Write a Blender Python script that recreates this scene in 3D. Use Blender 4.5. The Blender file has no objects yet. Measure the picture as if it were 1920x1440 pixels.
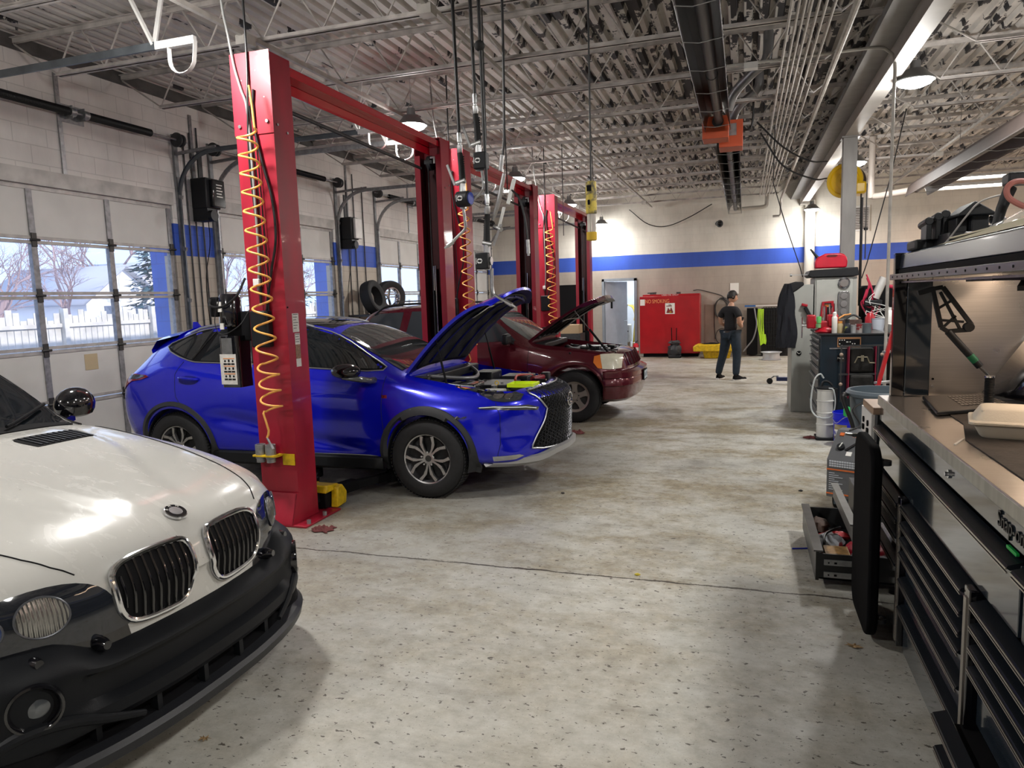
import bpy, bmesh, math, random
from math import sin, cos, pi, sqrt, radians, exp, tan, atan2
from mathutils import Vector, Matrix
from mathutils.bvhtree import BVHTree
from mathutils.geometry import delaunay_2d_cdt
scene = bpy.context.scene
COL = scene.collection
R = random.Random(7)
# ------------------------------------------------------------ helpers
def V(*a): return Vector(a)
def world_of(o):
 p = Vector((0, 0, 0))
 while o is not None:
  p += o.location; o = o.parent
 return p
def tag(o, label, cat, group=None, kind=None):
 if label: o['label'] = label
 if cat: o['category'] = cat
 if group: o['group'] = group
 if kind: o['kind'] = kind
 return o
def thing(name, loc, label, cat, group=None, rz=0):
 o = bpy.data.objects.new(name, None); COL.objects.link(o)
 o.location = loc; o.rotation_euler = (0, 0, rz); o.empty_display_size = .1
 return tag(o, label, cat, group)
def dup(root, loc=None, rz=None, label=None, group=None, rot=None, scale=None):
 r = root.copy(); COL.objects.link(r)
 if loc is not None: r.location = loc
 if rz is not None: r.rotation_euler = (0, 0, rz)
 if rot is not None: r.rotation_euler = rot
 if scale is not None: r.scale = scale
 if label: r['label'] = label
 if group: r['group'] = group
 for ch in list(root.children):
  c = ch.copy(); COL.objects.link(c); c.parent = r
  for g in list(ch.children):
   d = g.copy(); COL.objects.link(d); d.parent = c
 return r
def catmull(pts, n=8, closed=False):
 P = [Vector(p) for p in pts]; out = []
 m = len(P); rng = m if closed else m - 1
 for i in range(rng):
  p0 = P[(i-1) % m] if (closed or i > 0) else P[0]*2-P[1]
  p1 = P[i]; p2 = P[(i+1) % m]
  p3 = P[(i+2) % m] if (closed or i+2 < m) else P[-1]*2-P[-2]
  for k in range(n):
   t = k/n
   out.append(.5*((2*p1)+(-p0+p2)*t+(2*p0-5*p1+4*p2-p3)*t*t+(-p0+3*p1-3*p2+p3)*t**3))
 if not closed: out.append(P[-1])
 return out
def basis(d):
 d = d.normalized()
 u = d.cross(V(0, 0, 1))
 if u.length < 1e-4: u = V(1, 0, 0)
 u.normalize(); return u, u.cross(d).normalized()
class MB:
 """collects shapes, builds ONE mesh object"""
 def __init__(s): s.v = []; s.f = []; s.m = []; s.cur = 0
 def add(s, vs, fs):
  o = len(s.v); s.v += [Vector(v) for v in vs]
  for f in fs: s.f.append([i+o for i in f]); s.m.append(s.cur)
  return s
 def box(s, x0, x1, y0, y1, z0, z1):
  return s.add([(x0,y0,z0),(x1,y0,z0),(x1,y1,z0),(x0,y1,z0),(x0,y0,z1),(x1,y0,z1),(x1,y1,z1),(x0,y1,z1)],
      [(0,3,2,1),(4,5,6,7),(0,1,5,4),(1,2,6,5),(2,3,7,6),(3,0,4,7)])
 def obox(s, c, size, M=None):
  a, b, d = [k/2 for k in size]; M = M or Matrix.Identity(3); c = Vector(c)
  vs = [c + M @ Vector(p) for p in [(-a,-b,-d),(a,-b,-d),(a,b,-d),(-a,b,-d),(-a,-b,d),(a,-b,d),(a,b,d),(-a,b,d)]]
  return s.add(vs, [(0,3,2,1),(4,5,6,7),(0,1,5,4),(1,2,6,5),(2,3,7,6),(3,0,4,7)])
 def bar(s, p0, p1, w, h):
  p0 = Vector(p0); p1 = Vector(p1); d = p1-p0; u, v = basis(d); u = u*(w/2); v = v*(h/2)
  vs = [p0-u-v, p0+u-v, p0+u+v, p0-u+v, p1-u-v, p1+u-v, p1+u+v, p1-u+v]
  return s.add(vs, [(0,3,2,1),(4,5,6,7),(0,1,5,4),(1,2,6,5),(2,3,7,6),(3,0,4,7)])
 def tube(s, pts, r, n=10, closed=False, caps=True):
  P = [Vector(p) for p in pts]; m = len(P); vs = []; fs = []
  u = None
  for i in range(m):
   if closed: d = P[(i+1) % m]-P[i-1]
   else: d = P[min(i+1, m-1)]-P[max(i-1, 0)]
   if d.length < 1e-9: d = V(0,0,1)
   d.normalize()
   if u is None: u, w = basis(d)
   else:
    u = u - d*u.dot(d)
    if u.length < 1e-5: u, w = basis(d)
    u.normalize()
   w = d.cross(u)
   rr = r[i] if isinstance(r, (list, tuple)) else r
   for k in range(n):
    a = 2*pi*k/n; vs.append(P[i]+(u*cos(a)+w*sin(a))*rr)
  for i in range(m if closed else m-1):
   j = (i+1) % m
   for k in range(n):
    k2 = (k+1) % n; fs.append((i*n+k, i*n+k2, j*n+k2, j*n+k))
  if caps and not closed:
   fs.append(tuple(range(n-1, -1, -1))); fs.append(tuple(range((m-1)*n, m*n)))
  return s.add(vs, fs)
 def cyl(s, p0, p1, r, r1=None, n=20):
  return s.tube([p0, p1], [r, r if r1 is None else r1], n)
 def lathe(s, prof, c=(0,0,0), n=28, M=None, closed=False):
  M = M or Matrix.Identity(3); c = Vector(c); vs = []; fs = []
  for r, z in prof:
   for k in range(n):
    a = 2*pi*k/n; vs.append(c+M @ Vector((max(r,1e-5)*cos(a), max(r,1e-5)*sin(a), z)))
  m = len(prof)
  for i in range(m-1 if not closed else m):
   j = (i+1) % m
   for k in range(n):
    k2 = (k+1) % n; fs.append((i*n+k, i*n+k2, j*n+k2, j*n+k))
  if not closed:
   fs.append(tuple(range(n-1, -1, -1))); fs.append(tuple(range((m-1)*n, m*n)))
  return s.add(vs, fs)
 def prism(s, poly, ax, d0, d1):
  """2D polygon extruded along axis ax ('x': poly=(y,z), 'y': (x,z), 'z': (x,y))"""
  def P(a, b, d): return {'x': (d, a, b), 'y': (a, d, b), 'z': (a, b, d)}[ax]
  n = len(poly); vs = [P(a, b, d0) for a, b in poly]+[P(a, b, d1) for a, b in poly]
  fs = [tuple(range(n)), tuple(range(2*n-1, n-1, -1))]+[(i, i+n, (i+1) % n+n, (i+1) % n) for i in range(n)]
  return s.add(vs, fs)
 def grid(s, rows, closeu=False):
  m = len(rows); n = len(rows[0]); vs = [p for r in rows for p in r]; fs = []
  for i in range(m-1):
   for k in range(n if closeu else n-1):
    k2 = (k+1) % n; fs.append((i*n+k, i*n+k2, (i+1)*n+k2, (i+1)*n+k))
  return s.add(vs, fs)
 def sphere(s, c, r, n=14, sc=(1,1,1)):
  rows = []
  for i in range(n//2+1):
   t = pi*i/(n//2); rows.append([Vector(c)+V(r*sc[0]*sin(t)*cos(2*pi*k/n), r*sc[1]*sin(t)*sin(2*pi*k/n), r*sc[2]*cos(t)) for k in range(n)])
  return s.grid(rows, True)
 def merge(s, other):
  o = len(s.v); s.v += other.v; s.f += [[i+o for i in f] for f in other.f]; s.m += other.m; return s
 def xform(s, M):
  s.v = [M @ v for v in s.v]; return s
 def mesh(s, name, mats, loc):
  me = bpy.data.meshes.new(name)
  me.from_pydata([v-loc for v in s.v], [], s.f)
  for mt in mats: me.materials.append(mt)
  if len(mats) > 1: me.polygons.foreach_set('material_index', s.m)
  me.validate(); return me
 def build(s, name, mats, parent=None, label=None, cat=None, group=None, kind=None, local=False,
    angle=35, bevel=0, seg=2, subsurf=0, solid=0, fix=True, at=None):
  if not isinstance(mats, (list, tuple)): mats = [mats]
  if parent is not None: loc = Vector((0,0,0)) if local else world_of(parent); oloc = Vector((0,0,0))
  else:
   if at is not None: loc = Vector(at)
   else:
    xs = [v.x for v in s.v]; ys = [v.y for v in s.v]; zs = [v.z for v in s.v]
    loc = V((min(xs)+max(xs))/2, (min(ys)+max(ys))/2, min(zs))
   oloc = loc
  me = s.mesh(name, mats, loc)
  if fix:
   bm = bmesh.new(); bm.from_mesh(me)
   bmesh.ops.remove_doubles(bm, verts=bm.verts, dist=1e-5)
   bmesh.ops.recalc_face_normals(bm, faces=bm.faces); bm.to_mesh(me); bm.free()
  if angle: me.shade_smooth(); me.set_sharp_from_angle(angle=radians(angle))
  o = bpy.data.objects.new(name, me); COL.objects.link(o); o.location = oloc
  if parent is not None: o.parent = parent
  if bevel:
   b = o.modifiers.new('bevel', 'BEVEL'); b.width = bevel; b.segments = seg; b.limit_method = 'ANGLE'; b.angle_limit = radians(40); b.harden_normals = False
  if solid:
   b = o.modifiers.new('solid', 'SOLIDIFY'); b.thickness = solid; b.offset = 0
  if subsurf:
   b = o.modifiers.new('sub', 'SUBSURF'); b.levels = subsurf; b.render_levels = subsurf
  return tag(o, label, cat, group, kind)
def each(mb, name, mats, parent, **k):
 """build every separate piece of mb as a part of its own"""
 n = len(mb.v); root = list(range(n))
 def find(a):
  while root[a] != a: root[a] = root[root[a]]; a = root[a]
  return a
 for f in mb.f:
  for i in f[1:]: root[find(i)] = find(f[0])
 g = {}
 for f in mb.f: g.setdefault(find(f[0]), []).append(f)
 for fs in g.values():
  ids = sorted({i for f in fs for i in f}); mp = {a: b for b, a in enumerate(ids)}
  b = MB(); b.add([mb.v[i] for i in ids], [[mp[i] for i in f] for f in fs]); b.build(name, mats, parent, **k)
def text(body, name, mat, parent, loc, size, rot, extrude=.0008, align='CENTER', sx=1, shear=0, local=False):
 cu = bpy.data.curves.new(name, 'FONT'); cu.body = body; cu.size = size; cu.extrude = extrude
 cu.align_x = align; cu.align_y = 'CENTER'; cu.materials.append(mat); cu.shear = shear
 o = bpy.data.objects.new(name, cu); COL.objects.link(o)
 dg = bpy.context.evaluated_depsgraph_get(); me = bpy.data.meshes.new_from_object(o.evaluated_get(dg)); bpy.data.objects.remove(o)
 o = bpy.data.objects.new(name, me); COL.objects.link(o); o.parent = parent
 o.location = Vector(loc)-(Vector((0,0,0)) if (local or parent is None) else world_of(parent)); o.rotation_euler = rot; o.scale = (sx, 1, 1)
 return o
def rounded_rect(x0, x1, y0, y1, r, n=5):
 out = []
 for cx, cy, a0 in ((x1-r, y1-r, 0), (x0+r, y1-r, 90), (x0+r, y0+r, 180), (x1-r, y0+r, 270)):
  for k in range(n+1):
   a = radians(a0+90*k/n); out.append((cx+r*cos(a), cy+r*sin(a)))
 return out
# ------------------------------------------------------------ materials
def mat(name, col, rough=.5, metal=0, var=0, scale=6, bump=0, bscale=60, coat=0, emit=None, estr=0, alpha=1, trans=0, spec=.5, col2=None, lo=.35, hi=.65, stretch=(1,1,1), ior=1.45, aniso=0, rvar=0):
 m = bpy.data.materials.new(name); m.use_nodes = True; nt = m.node_tree; N = nt.nodes; L = nt.links
 b = N['Principled BSDF']; I = b.inputs
 c4 = (*col, 1)
 I['Base Color'].default_value = c4; I['Roughness'].default_value = rough; I['Metallic'].default_value = metal
 I['Coat Weight'].default_value = coat; I['Coat Roughness'].default_value = .05
 I['Specular IOR Level'].default_value = spec; I['IOR'].default_value = ior
 I['Transmission Weight'].default_value = trans; I['Alpha'].default_value = alpha
 if emit: I['Emission Color'].default_value = (*emit, 1); I['Emission Strength'].default_value = estr
 if var or col2 or bump or rvar:
  tc = N.new('ShaderNodeTexCoord'); mp = N.new('ShaderNodeMapping'); mp.inputs['Scale'].default_value = stretch
  L.new(tc.outputs['Object'], mp.inputs['Vector'])
 if var or col2 or rvar:
  no = N.new('ShaderNodeTexNoise'); no.inputs['Scale'].default_value = scale; no.inputs['Detail'].default_value = 6
  L.new(mp.outputs[0], no.inputs['Vector'])
  cr = N.new('ShaderNodeValToRGB'); cr.color_ramp.elements[0].position = lo; cr.color_ramp.elements[1].position = hi
  c2 = col2 or tuple(max(0, c*(1-var)) for c in col)
  cr.color_ramp.elements[0].color = (*c2, 1); cr.color_ramp.elements[1].color = c4
  L.new(no.outputs['Fac'], cr.inputs['Fac'])
  if var or col2: L.new(cr.outputs['Color'], I['Base Color'])
  if rvar:
   mr = N.new('ShaderNodeMapRange'); mr.inputs['To Min'].default_value = rough; mr.inputs['To Max'].default_value = rough+rvar
   L.new(no.outputs['Fac'], mr.inputs['Value']); L.new(mr.outputs[0], I['Roughness'])
 if bump:
  n2 = N.new('ShaderNodeTexNoise'); n2.inputs['Scale'].default_value = bscale; n2.inputs['Detail'].default_value = 4
  L.new(mp.outputs[0], n2.inputs['Vector'])
  bp = N.new('ShaderNodeBump'); bp.inputs['Strength'].default_value = bump; bp.inputs['Distance'].default_value = .01
  L.new(n2.outputs['Fac'], bp.inputs['Height']); L.new(bp.outputs[0], I['Normal'])
 return m
class NT:
 """short node graph builder"""
 def __init__(s, name):
  s.m = bpy.data.materials.new(name); s.m.use_nodes = True; s.t = s.m.node_tree; s.N = s.t.nodes; s.b = s.N['Principled BSDF']
  s.tc = s.N.new('ShaderNodeTexCoord')
 def coord(s, scale=(1,1,1), loc=(0,0,0), rot=(0,0,0), which='Object'):
  mp = s.N.new('ShaderNodeMapping'); mp.inputs['Scale'].default_value = scale; mp.inputs['Location'].default_value = loc; mp.inputs['Rotation'].default_value = rot
  s.t.links.new(s.tc.outputs[which], mp.inputs[0]); return mp.outputs[0]
 def noise(s, vec, scale, detail=6, rough=.55, dist=0):
  n = s.N.new('ShaderNodeTexNoise'); n.inputs['Scale'].default_value = scale; n.inputs['Detail'].default_value = detail
  n.inputs['Roughness'].default_value = rough; n.inputs['Distortion'].default_value = dist; s.t.links.new(vec, n.inputs['Vector']); return n.outputs['Fac']
 def voronoi(s, vec, scale, feature='F1', out='Distance'):
  n = s.N.new('ShaderNodeTexVoronoi'); n.feature = feature; n.inputs['Scale'].default_value = scale; s.t.links.new(vec, n.inputs['Vector']); return n.outputs[out]
 def ramp(s, fac, stops):
  r = s.N.new('ShaderNodeValToRGB'); e = r.color_ramp.elements
  while len(e) < len(stops): e.new(.5)
  for k, (p, c) in enumerate(stops):
   e[k].position = p; e[k].color = (c, c, c, 1) if isinstance(c, (int, float)) else (*c, 1)
  s.t.links.new(fac, r.inputs[0]); return r.outputs[0]
 def mix(s, fac, a, b, mode='MIX'):
  n = s.N.new('ShaderNodeMix'); n.data_type = 'RGBA'; n.blend_type = mode
  for sock, v in ((n.inputs[0], fac), (n.inputs[6], a), (n.inputs[7], b)):
   if isinstance(v, (int, float)):
    sock.default_value = v if sock == n.inputs[0] else (v, v, v, 1)
   elif isinstance(v, tuple): sock.default_value = (*v, 1)
   else: s.t.links.new(v, sock)
  return n.outputs[2]
 def math(s, op, a, b=0, c=0):
  n = s.N.new('ShaderNodeMath'); n.operation = op
  for k, v in enumerate((a, b, c)):
   if isinstance(v, (int, float)): n.inputs[k].default_value = v
   else: s.t.links.new(v, n.inputs[k])
  return n.outputs[0]
 def sep(s, vec):
  n = s.N.new('ShaderNodeSeparateXYZ'); s.t.links.new(vec, n.inputs[0]); return n.outputs
 def bump(s, h, strength=.3, dist=.01):
  n = s.N.new('ShaderNodeBump'); n.inputs['Strength'].default_value = strength; n.inputs['Distance'].default_value = dist
  s.t.links.new(h, n.inputs['Height']); s.t.links.new(n.outputs[0], s.b.inputs['Normal'])
 def set(s, **k):
  for a, v in k.items():
   i = s.b.inputs[a.replace('_', ' ')]
   if isinstance(v, (int, float, tuple)): i.default_value = (*v, 1) if isinstance(v, tuple) else v
   else: s.t.links.new(v, i)
  return s.m
M_ = {}
def mm():
 M_['black_plastic'] = mat('black_plastic', (.010,.011,.013), .42, bump=.15, bscale=300, spec=.35)
 M_['matte_black'] = mat('matte_black', (.006,.006,.007), .75, spec=.15)
 M_['gloss_black'] = mat('gloss_black', (.005,.005,.007), .12, coat=1)
 M_['rubber'] = mat('rubber', (.012,.012,.013), .75, var=.3, scale=30)
 M_['hose'] = mat('black_hose', (.01,.01,.011), .4)
 M_['chrome'] = mat('chrome', (.75,.76,.78), .12, 1)
 M_['steel'] = mat('steel', (.45,.46,.47), .35, 1, var=.25, scale=20)
 M_['galv'] = mat('galvanised', (.42,.43,.44), .45, .8, var=.3, scale=25)
 M_['dark_steel'] = mat('dark_steel', (.07,.072,.075), .5, .6, var=.3, scale=20)
 M_['red_paint'] = mat('lift_red', (.36,.010,.030), .33, var=.28, scale=5, coat=.25, stretch=(1,1,.3), rvar=.2)
 M_['white_paint'] = mat('white_paint', (.72,.71,.69), .5, var=.12, scale=8)
 M_['yellow'] = mat('yellow_plastic', (.72,.47,.01), .45, var=.35, scale=18)
 M_['orange_hose'] = mat('orange_hose', (.83,.42,.10), .4)
 M_['white_plastic'] = mat('white_plastic', (.74,.74,.72), .4)
 M_['glass_dark'] = mat('glass_dark', (.006,.008,.01), .03, spec=.7, coat=.4)
 M_['clear_lens'] = mat('clear_lens', (.9,.92,.95), .03, trans=1, ior=1.3)
 M_['paper'] = mat('paper', (.75,.74,.70), .6)
 M_['joist'] = mat('joist_paint', (.60,.56,.53), .55, var=.35, scale=7)
mm()
# ------------------------------------------------------------ camera
cam = bpy.data.cameras.new('camera'); cam_o = bpy.data.objects.new('camera', cam); COL.objects.link(cam_o)
cam.sensor_width = 36; cam.lens = 36*1331/1920; cam.clip_start = .05; cam.clip_end = 300
Rw = Matrix(((0.95080664, 0.0081041, -0.30967894), (0.30825406, -0.12401025, 0.94318656), (-0.03075968, -0.99224784, -0.1204079)))
Rc = Rw @ Matrix(((1,0,0),(0,-1,0),(0,0,-1)))
cam_o.matrix_world = Matrix.Translation((0,0,1.78)) @ Rc.to_4x4()
scene.camera = cam_o
XL, XR, YB, YF, ZC = -7.4, 11.0, 21.0, -4.5, 4.68
# ------------------------------------------------------------ floor
n = NT('floor_concrete')
c = n.coord()
big = n.noise(n.coord((.5,1.6,1)), .55, 5, .6)
mid = n.noise(n.coord((.8,1.15,1), (3,1,0)), 1.9, 12, .78)
fine = n.noise(c, 11, 8, .75)
worn = n.ramp(n.math('ADD', n.math('MULTIPLY', big, .35), n.math('MULTIPLY', mid, .65)), [(.43, 0.), (.545, 1.)])
paint = n.mix(n.ramp(fine, [(.3, 0.), (.7, 1.)]), (.40,.395,.35), (.56,.555,.51))
bare = n.mix(n.ramp(fine, [(.35, 0.), (.65, 1.)]), (.165,.135,.08), (.36,.305,.20))
xyz = n.sep(c)
# wear follows the cars: dark oily zone in the bays, traffic stain down the aisle
yz = n.ramp(n.math('ADD', n.math('DIVIDE', xyz[1], 22.), n.math('MULTIPLY', big, .12)), [(.16, 0.), (.25, .55), (.40, 1.), (.8, .8)])
wf = n.math('MULTIPLY', n.math('SUBTRACT', 1., worn), n.math('ADD', .30, n.math('MULTIPLY', yz, .70)))
colr = n.mix(wf, paint, bare)
oil = n.ramp(n.noise(n.coord((1,.8,1), (7,0,0)), 1.1, 6, .65), [(.52, 0.), (.70, 1.)])
xz = n.ramp(n.math('ADD', n.math('MULTIPLY', xyz[0], -.125), n.math('MULTIPLY', big, .10)), [(.18, 0.), (.33, 1.)])
colr = n.mix(n.math('MULTIPLY', n.math('MULTIPLY', xz, yz), .62), colr, (.10,.09,.075))
colr = n.mix(n.math('MULTIPLY', oil, n.math('ADD', .06, n.math('MULTIPLY', yz, .5))), colr, (.07,.062,.05))
tr = n.ramp(n.noise(n.coord((.5,3.2,1), (1,4,0)), 1.2, 9, .75), [(.53, 0.), (.66, 1.)])
colr = n.mix(n.math('MULTIPLY', tr, .24), colr, (.13,.115,.09))
# dark chips and grit where paint has flaked
sp = n.ramp(n.noise(n.coord((1,1.6,1)), 24, 3, .62, .4), [(.64, 0.), (.655, 1.)])
sp2 = n.ramp(n.noise(n.coord((1.4,1,1), (5,5,0)), 90, 2, .6), [(.67, 0.), (.70, 1.)])
colr = n.mix(n.math('MULTIPLY', sp, .9), colr, (.07,.06,.05)); colr = n.mix(n.math('MULTIPLY', sp2, .6), colr, (.09,.075,.06))
# slab joint running across the aisle and hairline cracks
wob = n.math('MULTIPLY', n.math('SUBTRACT', n.noise(c, 3.5, 5, .7), .5), .09)
for yc, w, st in ((4.30, .007, .9), (9.2, .006, .6), (14.3, .006, .5)):
 d = n.math('ABSOLUTE', n.math('SUBTRACT', n.math('ADD', xyz[1], wob), yc))
 line = n.math('LESS_THAN', d, n.math('MULTIPLY', n.noise(c, 4, 3), w*2.6))
 colr = n.mix(n.math('MULTIPLY', line, st), colr, (.045,.035,.028))
h = n.math('ADD', n.math('MULTIPLY', fine, .5), n.math('MULTIPLY', n.math('SUBTRACT', 1., n.math('ADD', sp, sp2)), .5))
n.bump(h, .22, .006)
n.set(Base_Color=colr, Roughness=n.ramp(mid, [(.35, .62), (.62, .36)]))
M_['floor'] = n.m
b = MB(); b.add([(XL-.3,YF,0),(XR,YF,0),(XR,YB+6,0),(XL-.3,YB+6,0)], [(0,1,2,3)])
b.box(XL-.3, XR, YF, YB+6, -.2, -.001)
b.build('floor', M_['floor'], kind='structure', at=(0,0,0), fix=False)
# ------------------------------------------------------------ block walls
def block_wall(name, ax, stripe=(2.5, 2.93), low=(.47,.42,.35), high=(.78,.755,.72), blue=(.03,.09,.48), plain=False):
 n = NT(name); c = n.coord(); x = n.sep(c)
 u = x[ax]; z = x[2]
 co = n.N.new('ShaderNodeCombineXYZ'); n.t.links.new(u, co.inputs[0]); n.t.links.new(z, co.inputs[1])
 br = n.N.new('ShaderNodeTexBrick'); n.t.links.new(co.outputs[0], br.inputs['Vector'])
 br.inputs['Scale'].default_value = 1; br.inputs['Brick Width'].default_value = .4; br.inputs['Row Height'].default_value = .2
 br.inputs['Mortar Size'].default_value = .006; br.inputs['Mortar Smooth'].default_value = .3
 br.inputs['Color1'].default_value = (1,1,1,1); br.inputs['Color2'].default_value = (.94,.94,.94,1); br.inputs['Mortar'].default_value = (.5,.5,.5,1)
 isb = n.math('MULTIPLY', n.math('GREATER_THAN', z, stripe[0]), n.math('LESS_THAN', z, stripe[1]))
 up = n.math('GREATER_THAN', z, stripe[1])
 col = n.mix(up, low, high); col = n.mix(isb, col, blue)
 dirt = n.ramp(n.noise(n.coord((1,1,.35)), 1.6, 6, .65), [(.3, .78), (.65, 1.)])
 col = n.mix(1., col, dirt, 'MULTIPLY')
 if not plain: col = n.mix(.45, col, n.mix(1., col, br.outputs['Color'], 'MULTIPLY'))
 else: col = n.mix(.18, col, n.mix(1., col, br.outputs['Color'], 'MULTIPLY'))
 n.bump(n.math('SUBTRACT', 1., br.outputs['Fac']), .1 if plain else .22, .005)
 n.set(Base_Color=col, Roughness=.6)
 return n.m
M_['wall_l'] = block_wall('wall_left_block', 1)
M_['wall_b'] = block_wall('wall_back_block', 0, (2.49, 2.905), plain=True, low=(.40,.35,.30), high=(.70,.67,.60))
M_['wall_r'] = block_wall('wall_right_block', 1, (2.49, 2.905), plain=True)
DOORS = [(-.4, 2.6), (4.9, 7.97), (8.86, 11.98), (13.72, 16.75), (17.65, 20.6)]
ZH = 3.17
b = MB()
ys = YF
for a, e in DOORS:
 b.box(XL-.2, XL, ys, a, 0, 5); b.box(XL-.2, XL, a, e, ZH, 5); ys = e
b.box(XL-.2, XL, ys, YB, 0, 5)
b.build('wall_left', M_['wall_l'], kind='structure', at=(0,0,0))
b = MB()
b.box(XL-.2, -3.98, YB, YB+.2, 0, 5); b.box(-3.0, XR, YB, YB+.2, 0, 5); b.box(-3.98, -3.0, YB, YB+.2, 2.22, 5)
b.build('wall_back', M_['wall_b'], kind='structure', at=(0,0,0))
MB().box(XR, XR+.2, YF, YB, 0, 5).build('wall_right', M_['wall_r'], kind='structure', at=(0,0,0))
MB().box(XL-.2, XR+.2, YF-.2, YF, 0, 5).build('wall_front', M_['wall_b'], kind='structure', at=(0,0,0))
# utility room beyond the open doorway
uw = mat('utility_wall', (.62,.66,.72), .5, var=.08)
b = MB(); b.box(-5.6, -5.5, YB+.2, YB+3.3, 0, 3); b.box(-2.2, -2.1, YB+.2, YB+3.3, 0, 3); b.box(-5.6, -2.1, YB+3.2, YB+3.3, 0, 3)
b.build('wall_utility', uw, kind='structure', at=(0,0,0))
MB().box(-5.6, -2.1, YB+.2, YB+3.3, 3, 3.1).build('ceiling_utility', uw, kind='structure', at=(0,0,0))
# plywood strip at the foot of the back wall
MB().box(-1.05, 1.5, YB-.02, YB, .05, 1.42).build('trim_1', mat('trim_board', (.33,.28,.23), .6, var=.2, scale=3), kind='structure')
# back doorway frame, door leaf
fg = mat('door_grey', (.24,.27,.31), .45, var=.1)
d = thing('door_1', (-3.49, YB, 0), None, None); d['kind'] = 'structure'
b = MB(); b.box(-4.0, -3.93, YB-.03, YB+.22, 0, 2.24); b.box(-3.05, -2.97, YB-.03, YB+.22, 0, 2.24); b.box(-4.0, -2.97, YB-.03, YB+.22, 2.17, 2.25)
b.build('door_frame', fg, d)
Md = Matrix.Rotation(radians(50), 3, 'Z')
b = MB(); b.obox(V(-3.92, YB+.05, 1.085)+Md @ V(.42, 0, 0), (.84, .045, 2.15), Md)
lf = b.build('door_leaf', mat('door_leaf', (.42,.45,.50), .4, var=.08), d)
b = MB(); p = V(-3.92, YB+.02, 1.0)+Md @ V(.76, -.05, 0); b.cyl(p, p+Md @ V(0,-.05,0), .02); b.bar(p+Md @ V(0,-.05,0), p+Md @ V(-.12,-.05,0), .02, .02)
b.build('door_handle', M_['chrome'], lf)
b = MB(); b.obox(V(-3.92, YB+.02, 1.55)+Md @ V(.25, -.005, 0), (.07, .01, .35), Md); b.build('vision_slot', M_['matte_black'], lf)
# ------------------------------------------------------------ ceiling deck
n = NT('deck_paint'); c = n.coord(); x = n.sep(c)
xi = n.math('FLOOR', n.math('MULTIPLY', x[0], 12.74)); cb = n.N.new('ShaderNodeCombineXYZ'); n.t.links.new(n.math('ADD', n.math('MULTIPLY', xi, .37), n.math('MULTIPLY', x[0], 1.2)), cb.inputs[0]); n.t.links.new(n.math('MULTIPLY', x[1], .9), cb.inputs[1])
peel = n.noise(cb.outputs[0], 1.7, 10, .62)
edge = n.noise(n.coord((3,2,1)), 9, 5, .7)
zone = n.ramp(n.math('ADD', n.math('MULTIPLY', x[0], .1), .5), [(.0, .0), (.22, .30), (.36, .9), (.5, 1.), (.75, .55)])
th = n.math('ADD', n.math('MULTIPLY', n.math('SUBTRACT', peel, .5), 1.), n.math('MULTIPLY', zone, .125))
pm_ = n.ramp(n.math('ADD', th, n.math('MULTIPLY', edge, .12)), [(.176, 0.), (.182, 1.)])
base = n.mix(n.ramp(n.noise(c, 2.2, 5), [(.3, 0.), (.7, 1.)]), (.48,.455,.425), (.66,.625,.585))
n.set(Base_Color=n.mix(pm_, base, (.018,.018,.022)), Roughness=.6)
b = MB(); rows = []; px = XL
prof = []
while px < XR:
 prof += [(px, 4.68), (px+.078, 4.68), (px+.092, 4.738), (px+.143, 4.738)]; px += .157
prof.append((XR, 4.68))
b.grid([[V(a, y, z) for a, z in prof] for y in (YF, 2, 8, 14, YB)])
b.box(XL-.2, XR+.2, YF-.2, YB+.2, 4.76, 4.95)
b.build('ceiling', n.m, kind='structure', at=(0,0,0), fix=False, angle=20)
# steel ledger along the left wall top
MB().box(XL, XL+.09, YF, YB, 4.56, 4.68).build('trim_2', mat('ledger_dark', (.10,.095,.09), .6, var=.4), kind='structure')
# ------------------------------------------------------------ joists
def joist(xa, xb, name, label, group):
 t = thing(name, (0, 0, 0), label, 'joist', group)
 L = xb-xa; zt, zb = .45, 0
 b = MB()
 for s in (-1, 1):
  b.box(xa, xb, s*.012, s*.05, zt-.006, zt); b.box(xa, xb, s*.012, s*.018, zt-.05, zt)
 b.build('top_chord', M_['joist'], t, local=True, angle=0)
 b = MB(); x0 = xa+.63; x1 = xb-.6
 for s in (-1, 1):
  b.box(x0, x1, s*.012, s*.042, zb, zb+.006); b.box(x0, x1, s*.012, s*.018, zb, zb+.04)
 b.build('bottom_chord', M_['joist'], t, local=True, angle=0)
 b = MB(); k = max(2, round((x1-x0)/.62)); p = (x1-x0)/k
 pts = [V(xa+.03, 0, zt-.03), V(x0, 0, zb+.02)]
 for i in range(k):
  pts += [V(x0+p*(i+.42), 0, zt-.03), V(x0+p*(i+.58), 0, zt-.03), V(x0+p*(i+1), 0, zb+.02)]
 pts.append(V(xb-.03, 0, zt-.03))
 b.tube(pts, .011, 6); b.build('web_rod', M_['joist'], t, local=True)
 return t
jl = joist(XL+.02, 1.40, 'ceiling_joist', 'grey open web steel joist spanning from left wall to the boxed girder', 'steel joists on the garage side of the girder')
jr = joist(1.57, XR-.02, 'ceiling_joist', 'grey open web steel joist spanning from the boxed girder to the right', 'steel joists on the right side of the girder')
y = 3.11; k = 0
jl.location = (0, 3.11, 4.19); jr.location = (0, 3.11, 4.19)
while y+1.375 < YB-.2:
 y += 1.375
 dup(jl, (0, y, 4.19)); dup(jr, (0, y, 4.19))
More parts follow.
